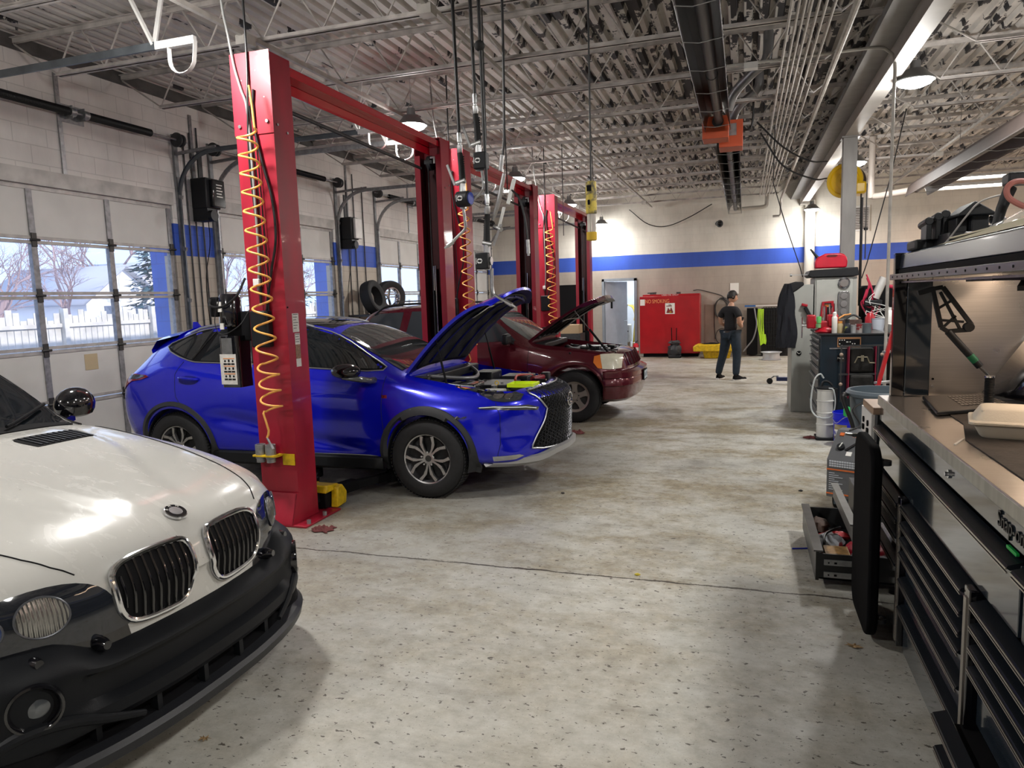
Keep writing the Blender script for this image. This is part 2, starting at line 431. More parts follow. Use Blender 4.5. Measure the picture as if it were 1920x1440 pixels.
# girder and columns
gp = mat('girder_paint', (.50,.48,.45), .5, var=.15, scale=3)
t = thing('roof_girder', (1.485, 8, 4.0), 'deep boxed grey girder running the length of the ceiling', 'beam')
b = MB(); b.box(1.40, 1.57, YF, YB, 4.0, 4.02); b.box(1.40, 1.57, YF, YB, 4.6, 4.62); b.box(1.41, 1.56, YF, YB, 4.02, 4.6)
b.build('beam', gp, t)
b = MB(); b.box(1.18, 1.41, YF, YB, 4.18, 4.20); b.box(1.34, 1.41, YF, YB, 4.20, 4.6); b.build('side_flange', mat('girder_dark', (.24,.235,.23), .55, var=.15), t)
b = MB(); b.box(1.39, 1.58, 11.9, 12.08, 0, 3.98); b.box(1.36, 1.61, 11.85, 12.13, 3.98, 4.0)
b.build('steel_column', mat('column_paint', (.30,.29,.28), .45, var=.3, scale=5, stretch=(1,1,.3)), label='grey square steel column carrying the girder behind the clutter of cabinets', cat='column')
MB().cyl((1.655,20.8,0),(1.655,20.8,4.1),.13).build('round_column', mat('column_white', (.66,.64,.58), .5), label='round white painted column standing against the back wall', cat='column')
# lateral bracing angle and pipes under the deck
def pipes():
 pp = mat('conduit_paint', (.50,.475,.44), .5, var=.25, scale=9)
 for k, xx in enumerate([.36,.42,.47,.52,.58,.64,.71]):
  ye = 19.6-.25*(k % 3)
  MB().cyl((xx,YF+.1,4.155),(xx,ye,4.155),.013,n=8).build('conduit', pp, label='thin painted conduit in the bundle running along the ceiling', cat='conduit', group='ceiling conduit bundle')
 MB().tube([(.86,YF+.1,4.13),(.9,20.2,4.13),(.9,20.3,4.05),(.9,20.3,3.75),(.86,20.3,3.7),(.7,20.3,3.7)],.03,10).build('gas_pipe', pp, label='thicker pale pipe beside the conduit bundle turning down near the back wall', cat='pipe')
 # bent conduit dropping to the floor by the cabinets
 yv = 8.3
 pts = catmull([(-.2,yv,4.17),(.6,yv,4.17),(1.21,yv,4.17),(1.36,yv,4.12),(1.42,yv,4.0),(1.42,yv,3.6),(1.42,yv,2.5),(1.42,yv,.02)],6)
 t = thing('vertical_conduit', (1.36,yv,0), 'slim grey conduit bending down from the ceiling to the floor right of the column', 'conduit')
 MB().tube(pts,.016,8).build('pipe', pp, t)
 b = MB(); b.box(-.02,.12,yv-.05,yv+.05,4.11,4.17); b.build('junction_box', M_['white_paint'], t)
 for (xx, y0, y1, lab) in ((-2.45, 3.5, 20.3, 'long pale conduit along the ceiling above the right edge of the red posts'), (-4.2, 3.5, 20.4, 'long pale lighting conduit along the ceiling left of the black tube heater'), (3.3, 4, 20, 'long pale conduit under the ceiling right of the girder')):
  t = thing('lighting_conduit', (xx, y0, 4.16), lab, 'conduit')
  MB().box(xx-.02,xx+.02,y0,y1,4.13,4.17).build('channel', pp, t)
  b = MB()
  for q in range(4): b.box(xx-.06,xx+.06,y0+2+q*4.4,y0+2.12+q*4.4,4.06,4.14)
  each(b, 'junction_box', pp, t)
 for (xx, lab) in ((-1.3, 'bracing angle crossing the joists left of the tube heater'), (-5.3, 'bracing angle crossing the joists nearest the left wall'), (3.9,'bracing angle crossing the joists right of the girder'), (6.5,'bracing angle crossing the joists far to the right')):
  MB().box(xx-.02,xx+.02,YF+.1,YB-.1,4.60,4.64).build('bracing_angle', M_['joist'], label=lab, cat='brace')
pipes()
# ------------------------------------------------------------ lamps
lampcol = (1.0,.97,.93)
em = mat('lamp_diffuser', (1,1,1), .3, emit=lampcol, estr=28)
alu = mat('lamp_shade', (.30,.31,.32), .35, .8)
def lamp(x, y, z, label, power=90, r=.2, first=[]):
 if not first:
  t = thing('high_bay_lamp', (0,0,0), label, 'lamp')
  M_lathe = [(0,.20),(.05,.20),(.055,.12),(.10,.11),(r*.62,.07),(r,.0),(r,-.012),(r*.93,-.012),(r*.9,.0),(0,.03)]
  MB().lathe(M_lathe).build('lamp_shade', alu, t, local=True)
  MB().lathe([(0,-.075),(r*.45,-.068),(r*.80,-.040),(r*.92,-.004),(r*.9,.004),(0,.004)]).build('diffuser', em, t, local=True)
  MB().tube([(-.03,0,.2),(-.03,0,.24),(0,0,.27),(.03,0,.24),(.03,0,.2)],.006,6).cyl((0,0,.26),(0,0,.64),.004,n=6).build('hook', M_['steel'], t, local=True)
  first.append(t)
 else: t = dup(first[0], label=label)
 t.location = (x, y, z)
 L = bpy.data.lights.new('lamp_light', 'AREA'); L.shape = 'DISK'; L.size = r*1.7; L.energy = power; L.color = lampcol
 lo = bpy.data.objects.new('lamp_light', L); COL.objects.link(lo); lo.location = (0,0,-.085); lo.parent = t
 L = bpy.data.lights.new('lamp_spill', 'POINT'); L.energy = power*.85; L.shadow_soft_size = .12; L.color = lampcol
 lo = bpy.data.objects.new('lamp_spill', L); COL.objects.link(lo); lo.location = (0,0,-.20); lo.parent = t
 return t
LP = 42
lamp(-4.0, 8.45, 3.98, 'round lamp lit above the first lift crossbeam', LP)
lamp(-4.05, 12.9, 3.98, 'round lamp lit above the second lift crossbeam', LP)
lamp(-4.05, 17.2, 3.98, 'round lamp lit above the third lift crossbeam', LP)
lamp(-3.9, 20.55, 3.80, 'round lamp hanging before the back wall near the doorway', LP*.5)
lamp(1.73, 8.95, 3.97, 'large bright round lamp beside the girder, nearest the camera', LP)
lamp(1.85, 14.2, 3.97, 'round lamp beside the girder just behind the yellow hose reel', LP)
lamp(1.66, 20.35, 3.83, 'round lamp over the round white column at the back wall', LP*.5)
lamp(-3.9, 4.0, 4.0, 'round ceiling lamp over the white car, above the view', LP*1.0)
lamp(-4.0, -.8, 4.0, 'round ceiling lamp behind the camera on the left', LP)
lamp(1.73, 4.2, 4.0, 'round ceiling lamp over the tool cabinet, above the view', LP*.8)
lamp(1.73, -.4, 4.0, 'round ceiling lamp behind the camera on the right', LP)
lamp(6.2, 3.0, 4.0, 'round ceiling lamp in the next bay to the right, near', LP)
lamp(6.2, 8.1, 4.0, 'round ceiling lamp in the next bay to the right, mid way', LP)
# fluorescent strips far right
ft = thing('strip_light', (0,0,0), 'long double tube strip light with wire guard', 'light')
MB().prism([(-.10,.0),(.10,.0),(.06,.06),(-.06,.06)], 'x', -1.2, 1.2).build('reflector', M_['white_paint'], ft, local=True)
b = MB()
for s in (-.05, .05): b.cyl((-1.18,s,-.015),(1.18,s,-.015),.016,n=8)
b.build('tube', mat('strip_tube', (1,1,1), .3, emit=(1,.95,.88), estr=9), ft, local=True)
b = MB()
for k in range(25): b.tube([(-1.15+k*.095,-.10,0),(-1.15+k*.095,-.06,-.045),(-1.15+k*.095,.06,-.045),(-1.15+k*.095,.10,0)],.003,4)
for s in (-.06,0,.06): b.cyl((-1.18,s,-.045),(1.18,s,-.045),.003,n=4)
b.build('wire_guard', M_['white_paint'], ft, local=True)
ft.location = (5.5, 18.2, 4.08)
ft['label'] = 'upper strip light at the far right, above the lower one, left half'
dup(ft, (8.0, 18.2, 4.08), label='upper strip light at the far right, continuing past the frame edge')
dup(ft, (4.75, 17.0, 3.76), label='lower strip light at the far right, beside the long brown heater')
dup(ft, (7.2, 17.0, 3.76), label='lower strip light at the far right, touching the frame edge')
for (x, y) in ((5.5,18.2),(8,18.2),(5,17),(7.4,17),(8,12)):
 L = bpy.data.lights.new('strip_glow', 'AREA'); L.shape = 'RECTANGLE'; L.size = 2.3; L.size_y = .12; L.energy = 95; L.color = (1,.70,.56)
 lo = bpy.data.objects.new('strip_glow', L); COL.objects.link(lo); lo.location = (x, y, 3.65)
L = bpy.data.lights.new('utility_glow', 'AREA'); L.size = .8; L.energy = 110; L.color = (.9,.95,1)
lo = bpy.data.objects.new('utility_glow', L); COL.objects.link(lo); lo.location = (-3.6, YB+1.7, 2.95)
# ------------------------------------------------------------ sectional garage doors
panel = mat('door_panel', (.60,.59,.56), .5, var=.10, scale=2.2, bump=.02)
railm = mat('door_rail', (.46,.44,.42), .5, .2, var=.25, scale=10)
stilem = mat('door_stile', (.30,.30,.31), .5, .5, var=.35, scale=18)
pane = mat('window_pane', (.9,.95,1), .02, alpha=.07, spec=.5)
darkhinge = mat('hinge_grease', (.05,.048,.045), .5, .5)
SEC = [3.17, 2.575, 1.965, 1.355, .745, .03]
def garage_door(k, y0, y1, glassrows=(1, 2), text_note=False):
 d = thing('door_%d' % k, (XL-.06, (y0+y1)/2, 0), None, None); d['kind'] = 'structure'
 xf = XL-.03; xb = XL-.075
 ys = [y0+.02+(y1-y0-.04)*q/3 for q in range(4)]
 for r in range(5):
  zt, zb = SEC[r], SEC[r+1]
  if r not in glassrows:
   b = MB(); b.box(xb, xf-.008, y0+.01, y1-.01, zb+.012, zt-.012)
   b.build('solid_panel', panel, d, angle=0)
  else:
   b = MB()
   b.box(xb+.02, xb+.026, y0+.05, y1-.05, zb+.03, zt-.03)
   b.build('window_pane', pane, d, angle=0)
 b = MB()
 for z in SEC[1:-1]:
  b.box(xb, xf+.004, y0+.01, y1-.01, z+.006, z+.042); b.box(xb, xf+.002, y0+.01, y1-.01, z-.042, z-.006)
 b.box(xb, xf+.004, y0+.01, y1-.01, SEC[0]-.05, SEC[0]); b.box(xb, xf+.004, y0+.01, y1-.01, .0, .06)
 b.build('rail', railm, d, angle=0)
 b = MB()
 for i, y in enumerate(ys):
  w = .035
  yc = min(max(y, y0+.045), y1-.045)
  for r in range(5): b.box(xb-.002, xf+.008, yc-w, yc+w, SEC[r+1]+.044, SEC[r]-.044)
 b.build('stile', stilem, d, angle=0)
 b = MB()
 for y in ys[0:4]:
  yc = min(max(y, y0+.045), y1-.045)
  for z in SEC[1:-1]:
   b.box(xf+.008, xf+.022, yc-.03, yc+.03, z-.075, z+.075); b.cyl((xf+.028, yc-.055, z), (xf+.028, yc+.055, z), .014, n=8)
 b.build('hinge', darkhinge, d, angle=0)
 # tracks
 for s, yy in ((-1, y0-.07), (1, y1+.09)):
  t = thing('door_track', (XL+.06, yy, 0), ('left' if s < 0 else 'right')+' hand curved steel roller track of the %s garage door' % ('nearest','second','third','farthest')[k-2], 'track')
  pts = [V(XL+.05, yy, .02), V(XL+.05, yy, 3.2)]
  pts += [V(XL+.05+.62*(1-cos(a)), yy, 3.24+.62*sin(a)) for a in [radians(q*10) for q in range(10)]]
  xe = -4.52 if not (k == 2 and s < 0) else -4.5
  pts += [V(xe, yy, 3.87)]
  b = MB()
  # C profile swept: three thin strips
  for off, ww in ((0, .055),):
   P = pts
   rows = []
   for i, p in enumerate(P):
    dv = (P[min(i+1, len(P)-1)]-P[max(i-1, 0)]).normalized(); nn = V(-dv.z, 0, dv.x)
    a_ = .03
    rows.append([p+nn*a_+V(0,-.0,0), p+nn*a_+V(0,.022*s,0), p-nn*a_+V(0,.022*s,0), p-nn*a_, p-nn*(a_-.004)+V(0,0,0), p-nn*(a_-.004)+V(0,.018*s,0), p+nn*(a_-.004)+V(0,.018*s,0), p+nn*(a_-.004)])
   b.grid(rows, True)
  b.build('track_rail', M_['galv'] if k > 2 else mat('track_galv', (.16,.18,.20), .45, .6, var=.3), t)
  b = MB(); b.box(XL, XL+.035, yy+s*.03-.035, yy+s*.03+.035, 0, 4.12)
  b.build('wall_angle', mat('angle_steel', (.26,.27,.28), .5, .5, var=.35, scale=12), t)
  b = MB()
  for z in (.5, 1.2, 1.9, 2.6, 3.3): b.bar((XL+.02, yy+s*.02, z), (XL+.09, yy+s*.02, z-.02), .03, .05)
  b.bar((XL+.01, yy+s*.02, 3.86), (XL+.7, yy+s*.02, 3.9), .03, .04)
  each(b, 'track_bracket', stilem, t)
  # end: white angle, spring bumper strap, hangers to the joists
  wp = M_['white_paint']
  b = MB(); b.box(xe-.02, xe+.38, yy-.02, yy+.02, 3.84, 3.90)
  b.build('end_angle', wp, t)
  b = MB(); U = [V(xe+.12, yy, 3.84), V(xe+.12, yy, 3.74)]+[V(xe+.24-.12*cos(a), yy, 3.74-.11*sin(a)) for a in [radians(q*20) for q in range(10)]]+[V(xe+.38, yy, 3.86)]
  rows = [[p+V(0,-.02,0), p+V(0,.02,0), p+V(.006,.02,.006), p+V(.006,-.02,.006)] for p in U]
  b.grid(rows, True); b.build('bumper_strap', wp, t)
  b = MB(); b.bar((xe-.03, yy+.01, 3.88), (xe-.10, yy+.3, 4.66), .035, .02); b.bar((xe-.02, yy-.01, 3.88), (xe-.42, yy, 4.66), .035, .02)
  b.build('hanger', wp, t)
 # torsion shaft with springs and cable drums
 t = thing('torsion_spring_shaft', (XL+.12, (y0+y1)/2, 4.03), 'torsion shaft with black coil springs above the %s garage door' % ('nearest','second','third','farthest')[k-2], 'spring shaft')
 xs = XL+.12; ym = (y0+y1)/2+.1
 MB().cyl((xs, y0-.25, 4.03), (xs, y1+.25, 4.03), .013, n=8).build('shaft', M_['galv'], t)
 for a, e in ((ym-1.25, ym-.13), (ym+.13, y1-.38)):
  n_ = int((e-a)/.016); pts = []
  b = MB()
  rows = []
  m = n_*2
  for i in range(m+1):
   rr = .047 if i % 2 else .038
   rows.append([V(xs+rr*cos(2*pi*q/14), a+(e-a)*i/m, 4.03+rr*sin(2*pi*q/14)) for q in range(14)])
  b.grid(rows, True); b.build('coil_spring', M_['hose'], t, angle=60)
 b = MB()
 for yb in (ym-.09, ym+.07):
  b.box(XL, xs+.02, yb-.006, yb+.006, 3.96, 4.10); b.box(XL, XL+.01, yb-.07, yb+.09, 3.93, 4.13)
 b.cyl((xs, ym-.12, 4.03), (xs, ym-.05, 4.03), .05); b.cyl((xs, ym+.05, 4.03), (xs, ym+.12, 4.03), .05)
 b.build('spring_bracket', M_['galv'], t)
 for yd in (y0-.10, y1+.10):
  MB().lathe([(0,-.05),(.05,-.05),(.085,-.045),(.085,-.02),(.06,-.01),(.06,.02),(.095,.03),(.095,.05),(0,.05)], (xs, yd, 4.03), 20, Matrix.Rotation(pi/2, 3, 'X')).build('cable_drum', M_['dark_steel'], t)
for i, (a, e) in enumerate(DOORS):
 if i == 0: 
  d = thing('door_6', (XL-.06, 1.1, 0), None, None); d['kind'] = 'structure'
  MB().box(XL-.07, XL-.04, a, e, 0, 3.17).build('solid_panel', panel, d)
  continue
 garage_door(i+1, a, e, (1, 2) if i < 4 else ())
# painted timber header and jamb trims
b = MB()
trimw = mat('header_trim', (.55,.53,.50), .55, var=.3, scale=5)
for i, (a, e) in enumerate(DOORS[1:]):
 MB().box(XL, XL+.02, a-.02, e+.02, ZH+.0, ZH+.17).build('trim_%d' % (3+i), trimw, kind='structure')
# vertical pale battens on the upper wall
for i, y in enumerate((6.35, 8.05+.35, 10.3, 12.5, 15.2, 17.1)):
 MB().box(XL, XL+.02, y, y+.05, 3.34, 4.45).build('trim_%d' % (8+i), stilem if i % 2 else M_['galv'], kind='structure')
# conduits on the tan piers
k = 0
for y0 in (8.25, 8.38, 8.52, 12.5, 12.75, 13.1):
 MB().cyl((XL+.02, y0, .3), (XL+.02, y0, 4.2+.1*sin(y0*9)), .011, n=8).build('wall_conduit', M_['dark_steel'], label='thin dark conduit running up the block pier '+('between the first and second garage doors' if y0 < 10 else 'between the second and third garage doors'), cat='conduit', group='conduits up pier one' if y0 < 10 else 'conduits up pier two')
# jackshaft openers
def opener(y, z, label, white=False):
 t = thing('door_opener', (XL+.05, y, z), label, 'door opener')
 b = MB(); b.box(XL+.04, XL+.30, y-.12, y+.16, z, z+.42); b.build('gear_housing', M_['black_plastic'], t, bevel=.015)
 b = MB(); b.box(XL+.30, XL+.36, y-.05, y+.20, z+.02, z+.40); b.build('cover', M_['white_paint'] if white else M_['gloss_black'], t, bevel=.015)
 b = MB(); b.cyl((XL+.16, y-.05, z-.10), (XL+.36, y-.05, z-.10), .075); b.box(XL+.05, XL+.30, y-.12, y+.06, z-.17, z)
 b.build('motor', M_['black_plastic'], t)
 b = MB()
 if not white:
  for q in range(5): b.box(XL+.3601, XL+.3615, y+.02, y+.14-.02*(q % 2), z+.16+q*.04, z+.175+q*.04)
  b.build('warning_print', M_['paper'], t)
 b = MB(); b.box(XL+.10, XL+.12, y-.02, y+.06, z+.42, z+.85); b.build('chain_guard', M_['dark_steel'], t)
 MB().tube(catmull([(XL+.2,y,z-.15),(XL+.15,y+.05,z-.5),(XL+.1,y-.03,z-1.1),(XL+.05,y+.1,z-2.4)],5),.006,6).build('cable', M_['matte_black'], t)
opener(8.42, 3.15, 'black jackshaft door opener with white warning print between first and second doors')
opener(12.25, 2.98, 'black door opener with pale cover between second and third doors', True)
opener(17.1, 3.0, 'black jackshaft door opener farthest down the left wall')
# tyre and wheel stood on the wall shelf between doors 2 and 3
t = thing('wall_shelf', (XL+.3, 13.0, 1.55), 'narrow steel shelf on the pier carrying two tyres', 'shelf')
MB().box(XL, XL+.75, 12.35, 13.6, 1.50, 1.54).build('board', M_['dark_steel'], t)
b = MB()
for y in (12.4, 13.55): b.box(XL, XL+.04, y-.02, y+.02, 0, 1.5); b.box(XL+.7, XL+.74, y-.02, y+.02, 0, 1.5)
b.build('upright', M_['dark_steel'], t)
TYRE = [(.20,-.09),(.24,-.11),(.30,-.115),(.325,-.10),(.335,-.06),(.335,.06),(.325,.10),(.30,.115),(.24,.11),(.20,.09)]
def small_tyre(c, M, label, rim):
 t = thing('spare_tyre', c, label, 'tyre')
 MB().lathe(TYRE, c, 32, M, closed=True).build('tyre', M_['rubber'], t)
 if rim:
  b = MB(); b.lathe([(.19,-.09),(.2,-.09),(.17,.0),(.2,.09),(.19,.09),(.16,.0)], c, 28, M, closed=True)
  for q in range(5):
   a = 2*pi*q/5; b.bar(Vector(c)+M @ V(0,0,.05), Vector(c)+M @ V(.17*cos(a), .17*sin(a), .07), .045, .02)
  b.build('rim', M_['chrome'], t)
small_tyre((XL+.42, 12.62, 1.875), Matrix.Rotation(radians(75), 3, 'Y'), 'black tyre without rim leaning on the wall shelf', False)
small_tyre((XL+.42, 13.32, 1.875), Matrix.Rotation(radians(62), 3, 'Z') @ Matrix.Rotation(radians(-90), 3, 'X'), 'alloy wheel with tyre standing on the wall shelf', True)
# ------------------------------------------------------------ outside
snow = mat('snow_ground', (.62,.64,.68), .8, var=.3, scale=.6)
MB().box(-90, XL-.31, -30, 90, -.15, -.02).build('ground', snow, kind='structure', at=(0,0,0))
bluep = block_wall('blue_block', 0, (-5, 9), blue=(.03,.14,.62))
for k, (y0, y1) in enumerate(((3.9, 4.85), (8.03, 8.8), (12.04, 13.66), (16.82, 17.6))):
 MB().box(XL-.50, XL-.21, y0, y1, 0, 4.6).build('wall_pier%s' % ['_a','_b','_c','_d'][k], bluep, kind='structure', at=(0,0,0))
fw = mat('fence_wood', (.72,.68,.62), .8, var=.25, scale=4)
b = MB(); yy = 2.0; fi = 0
ft_ = thing('picket_fence', (-14, 16, 0), 'long pale wooden board fence outside beyond the garage windows', 'fence')
while yy < 34:
 h = 1.72+.10*sin(fi*1.7)+.05*sin(fi*.6)
 b.box(-14.02, -14, yy, yy+.135, 0, h); yy += .15; fi += 1
b.build('boards', fw, ft_, angle=0)
b = MB()
for z in (.45, 1.45): b.box(-13.99, -13.95, 2, 34, z, z+.08)
b.build('rail', fw, ft_)
b = MB()
for q in range(14): b.box(-13.99, -13.89, 2+q*2.4, 2.11+q*2.4, 0, 1.85)
b.build('post', fw, ft_)
def house(x, y, w, d, h, rh, label, col):
 t = thing('house', (x, y, 0), label, 'house')
 b = MB(); b.box(x-d, x, y-w/2, y+w/2, 0, h); b.prism([(y-w/2, h), (y+w/2, h), (y, h+rh)], 'x', x-.02, x-d)
 b.build('walls', mat('siding', col, .8), t)
 b = MB()
 for s in (-1, 1):
  b.add([(x+.3, y, h+rh+.1), (x+.3, y+s*(w/2+.4), h-.12), (x-d-.2, y+s*(w/2+.4), h-.12), (x-d-.2, y, h+rh+.1)], [(0,1,2,3)])
 b.build('roof', mat('roof_shingle', (.42,.44,.52), .8), t, solid=.12)
 b = MB(); 
 for q in (-1.3, .6): b.box(x, x+.03, y+q, y+q+.8, 1.0, 2.0)
 b.build('window', mat('house_window', (.15,.18,.25), .2), t)
house(-30, 28.6, 4.6, 7, 2.2, 1.7, 'white gabled garage house seen through the middle panes of the near door', (.8,.78,.8))
house(-42, 43.5, 8, 7, 3.0, 2.2, 'pale house with grey roof behind the blue pier, right of the gabled one', (.75,.68,.72))
def bare_tree(x, y, h, label, seed, bark):
 rr = random.Random(seed); t = thing('bare_tree', (x, y, 0), label, 'tree')
 b = MB()
 def br(p, d, L, r, lev):
  q = p+d*L*.55+V(rr.uniform(-.1,.1), rr.uniform(-.1,.1), 0)*L; e = p+d*L
  b.tube([p, q, e], [r, r*.8, r*.55], 3 if lev else 6)
  if lev == 6: return
  for _ in range(3):
   nd = (d+V(rr.uniform(-.8,.8), rr.uniform(-.8,.8), rr.uniform(-.35,.45))).normalized()
   br(e if rr.random() < .5 else q, nd, L*rr.uniform(.6,.8), r*.55, lev+1)
 br(V(x, y, 0), V(0,0,1), h*.26, h*.017, 0)
 b.build('branches', bark, t, angle=0, fix=False)
bk = mat('bark', (.36,.26,.27), .9)
for i, (x, y, h) in enumerate(((-26, 16.0, 8.5), (-28, 20.8, 9.5), (-24, 20.2, 8), (-33, 30.5, 11), (-25, 28.5, 8), (-30, 36, 9.5), (-22, 31.5, 7.5), (-26, 44, 9), (-22, 40, 8), (-19, 13.2, 7))):
 bare_tree(x, y, h, ['bare pinkish tree beyond the fence, leftmost in the near garage window','tall bare tree behind the fence left of the gabled house','bare tree close behind the fence before the gabled house','tallest bare tree behind the houses','bare tree beyond the fence right of the evergreen','bare tree seen through the second garage door','small bare tree seen beyond the second garage door','bare tree seen through the third garage door, left','bare tree seen through the third garage door, right','short bare tree just behind the fence at the frame edge'][i], 31+i, bk)
def evergreen(x, y, h, label, seed):
 rr = random.Random(seed); t = thing('evergreen_tree', (x, y, 0), label, 'tree')
 MB().cyl((x,y,0),(x,y,h*.9),.15,.03,n=8).build('trunk', bk, t)
 b = MB()
 for k in range(900):
  z = h*(.12+.86*rr.random()**.9); ra = (h-z)*.30*rr.uniform(.3,1.05); a = rr.uniform(0, 2*pi)
  p = V(x+ra*cos(a), y+ra*sin(a), z); s = rr.uniform(.12,.32)
  d = V(cos(a), sin(a), rr.uniform(-.4,.3)); e = V(-sin(a), cos(a), rr.uniform(-.3,.3))
  b.add([p-e*s*.5, p+d*s*1.3, p+e*s*.5, p-d*s*.3+V(0,0,s*.3)], [(0,1,2),(0,2,3)])
 b.build('foliage', mat('needles', (.06,.13,.16), .9), t, angle=0, fix=False)
evergreen(-29, 31.0, 8.8, 'blue green evergreen beyond the fence right of the gabled house', 5)
evergreen(-24, 33.5, 8.5, 'blue green evergreen seen through the second garage door', 6)
evergreen(-24, 24.6, 6.2, 'small evergreen behind the fence beside the gabled house', 9)
for (a_, c_, d_, e_) in ((5.9,6.05,1.20,1.30),):
 MB().box(XL-.036, XL-.0345, 6.42, 6.60, 1.08, 1.27).build('tape_patch', mat('tape_tan', (.45,.36,.22), .6), label='square of yellowed tape stuck on the lower panel of the near garage door', cat='tape')
b = MB(); b.tube([(-20,5,4.6),(-20,20,4.3),(-20,45,5.2)],.03,5); b.build('overhead_cable', M_['matte_black'], label='dark overhead cable outside crossing behind the near garage window', cat='cable')
# ------------------------------------------------------------ two post lifts
redp = M_['red_paint']
label_w = mat('label_white', (.66,.64,.60), .5, var=.15, scale=40)
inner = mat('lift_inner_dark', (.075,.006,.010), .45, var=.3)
seamm = M_['matte_black']
def lift(y0, label, which):
 """near column back face at y0, far column 3.2 m on"""
 t = thing('two_post_lift', (-3.6, y0, 0), label, 'car lift')
 xl, xr = -3.775, -3.43
 ya, yb = y0, y0+3.23
 for s, y in ((1, ya), (-1, yb+.24)):
  # C channel opening towards the car
  b = MB()
  def Y(d): return y+s*d
  def bx(x0, x1, d0, d1, z0, z1): 
   a, c = sorted((Y(d0), Y(d1))); b.box(x0, x1, a, c, z0, z1)
  bx(xl, xr, 0, .012, .02, 3.68); bx(xl, xl+.012, .012, .26, .02, 3.68); bx(xr-.012, xr, .012, .26, .02, 3.68)
  bx(xl+.012, xl+.07, .25, .26, .02, 3.5); bx(xr-.07, xr-.012, .25, .26, .02, 3.5)
  bx(xl, xr, .0, .26, 3.68, 3.69)
  col = b.build('column', redp, t, angle=0)
  b = MB(); bx(xl-.006, xr+.006, -.008, 0, 3.092, 3.70); b.build('top_extension_plate', redp, col, angle=0)
  b = MB()
  for px, pz in ((xl+.05,3.16),(xr-.045,3.18)): b.cyl((px, Y(-.008), pz), (px, Y(-.02), pz), .014, n=8)
  for px, pz in ((xl+.09,3.5),(xl+.22,3.56),(xl+.15,3.38),(xr-.06,3.36)): b.cyl((px, Y(-.007), pz), (px, Y(-.010), pz), .005, n=6)
  for dd, pz in ((.05,3.16),(.17,3.12)): b.cyl((xr, Y(dd), pz), (xr+.008, Y(dd), pz), .010, n=8)
  b.build('bolts', M_['steel'], col)
  b = MB(); bx(xl-.12, xr+.12, -.10, .42, 0, .018); b.build('base_plate', redp, t, bevel=.004)
  b = MB()
  b.add([(xr, Y(.0), .018), (xr, Y(.0), .26), (xr, Y(-.02), .26), (xr, Y(-.10), .018), (xr-.012, Y(0), .018), (xr-.012, Y(0), .26), (xr-.012, Y(-.02), .26), (xr-.012, Y(-.10), .018)], [(0,1,2,3),(7,6,5,4),(0,4,5,1),(1,5,6,2),(2,6,7,3),(3,7,4,0)])
  b.add([(xl, Y(.0), .018), (xl, Y(.0), .26), (xl, Y(-.02), .26), (xl, Y(-.10), .018), (xl+.012, Y(0), .018), (xl+.012, Y(0), .26), (xl+.012, Y(-.02), .26), (xl+.012, Y(-.10), .018)], [(0,1,2,3),(7,6,5,4),(0,4,5,1),(1,5,6,2),(2,6,7,3),(3,7,4,0)])
  a, c = sorted((Y(-.02), Y(-.10)))
  b.add([(xl, Y(-.02), .26), (xr, Y(-.02), .26), (xr, Y(-.10), .018), (xl, Y(-.10), .018)], [(0,1,2,3)])
  b.build('base_gusset', redp, t)
  # carriage, cylinder, chain inside the channel
  b = MB(); bx(xl+.04, xr-.04, .06, .30, .12, .95); b.build('carriage', M_['matte_black'], t, bevel=.01)
  b = MB(); b.cyl((xl+.13, Y(.10), .3), (xl+.13, Y(.10), 1.9), .035); b.build('hydraulic_cylinder', M_['matte_black'], t)
  b = MB(); b.cyl((xl+.13, Y(.12), 1.9), (xl+.13, Y(.12), 2.2), .018); b.cyl((xl+.17, Y(.16), .9), (xl+.17, Y(.16), 2.2), .010)
  b.build('chrome_rod', M_['chrome'], t)
  b = MB(); bx(xl+.015, xr-.015, .013, .02, .05, 3.5); bx(xl+.014, xl+.02, .02, .24, .05, 3.5); b.build('channel_shade', inner, t)  # thin sheets in darkened lift red, shade of the channel inside put into colour
  b = MB(); b.cyl((xl+.14, Y(.17), 3.42), (xl+.19, Y(.17), 3.42), .085, n=24); bx(xl+.12, xl+.22, .04, .25, 3.40, 3.44); b.build('chain_sheave', M_['dark_steel'], t)
  b = MB(); b.cyl((xl+.165, Y(.24), .9), (xl+.165, Y(.24), 3.42), .006, n=6); b.build('lift_cable', M_['dark_steel'], t)
  b = MB(); bx(xl+.20, xl+.26, .24, .25, 3.46, 3.48); bx(xl+.24, xl+.26, .24, .25, 3.40, 3.46); b.build('sheave_bracket', M_['white_paint'], t)
  # swing arms stored low along x, with telescoping end, yellow restraint
  for sx in (-1, 1):
   b = MB(); xc = (xl+xr)/2
   b.bar((xc+sx*.08, Y(.28), .13), (xc+sx*.22, Y(.80), .13), .11, .09)
   b.bar((xc+sx*.2, Y(.72), .13), (xc+sx*.42, Y(1.15), .13), .08, .07); b.cyl((xc+sx*.42, Y(1.15), .08), (xc+sx*.42, Y(1.15), .20), .06)
   b.build('swing_arm', M_['matte_black'], t, bevel=.005)
 # beam
 b = MB(); b.box(-3.60, -3.455, ya+.24, yb+.02, 3.585, 3.655); b.box(-3.60, -3.59, ya+.24, yb+.02, 3.50, 3.585)
 b.build('crossbeam', mat('beam_underside', (.46,.008,.02), .16, coat=.7), t, bevel=.003)
 b = MB(); b.cyl((-3.66, ya+.3, 3.40), (-3.66, yb-.1, 3.34), .018, n=8); b.build('shut_off_bar', M_['dark_steel'], t)
 # control box on the near column
 zc = 1.56 if which == 0 else 1.62
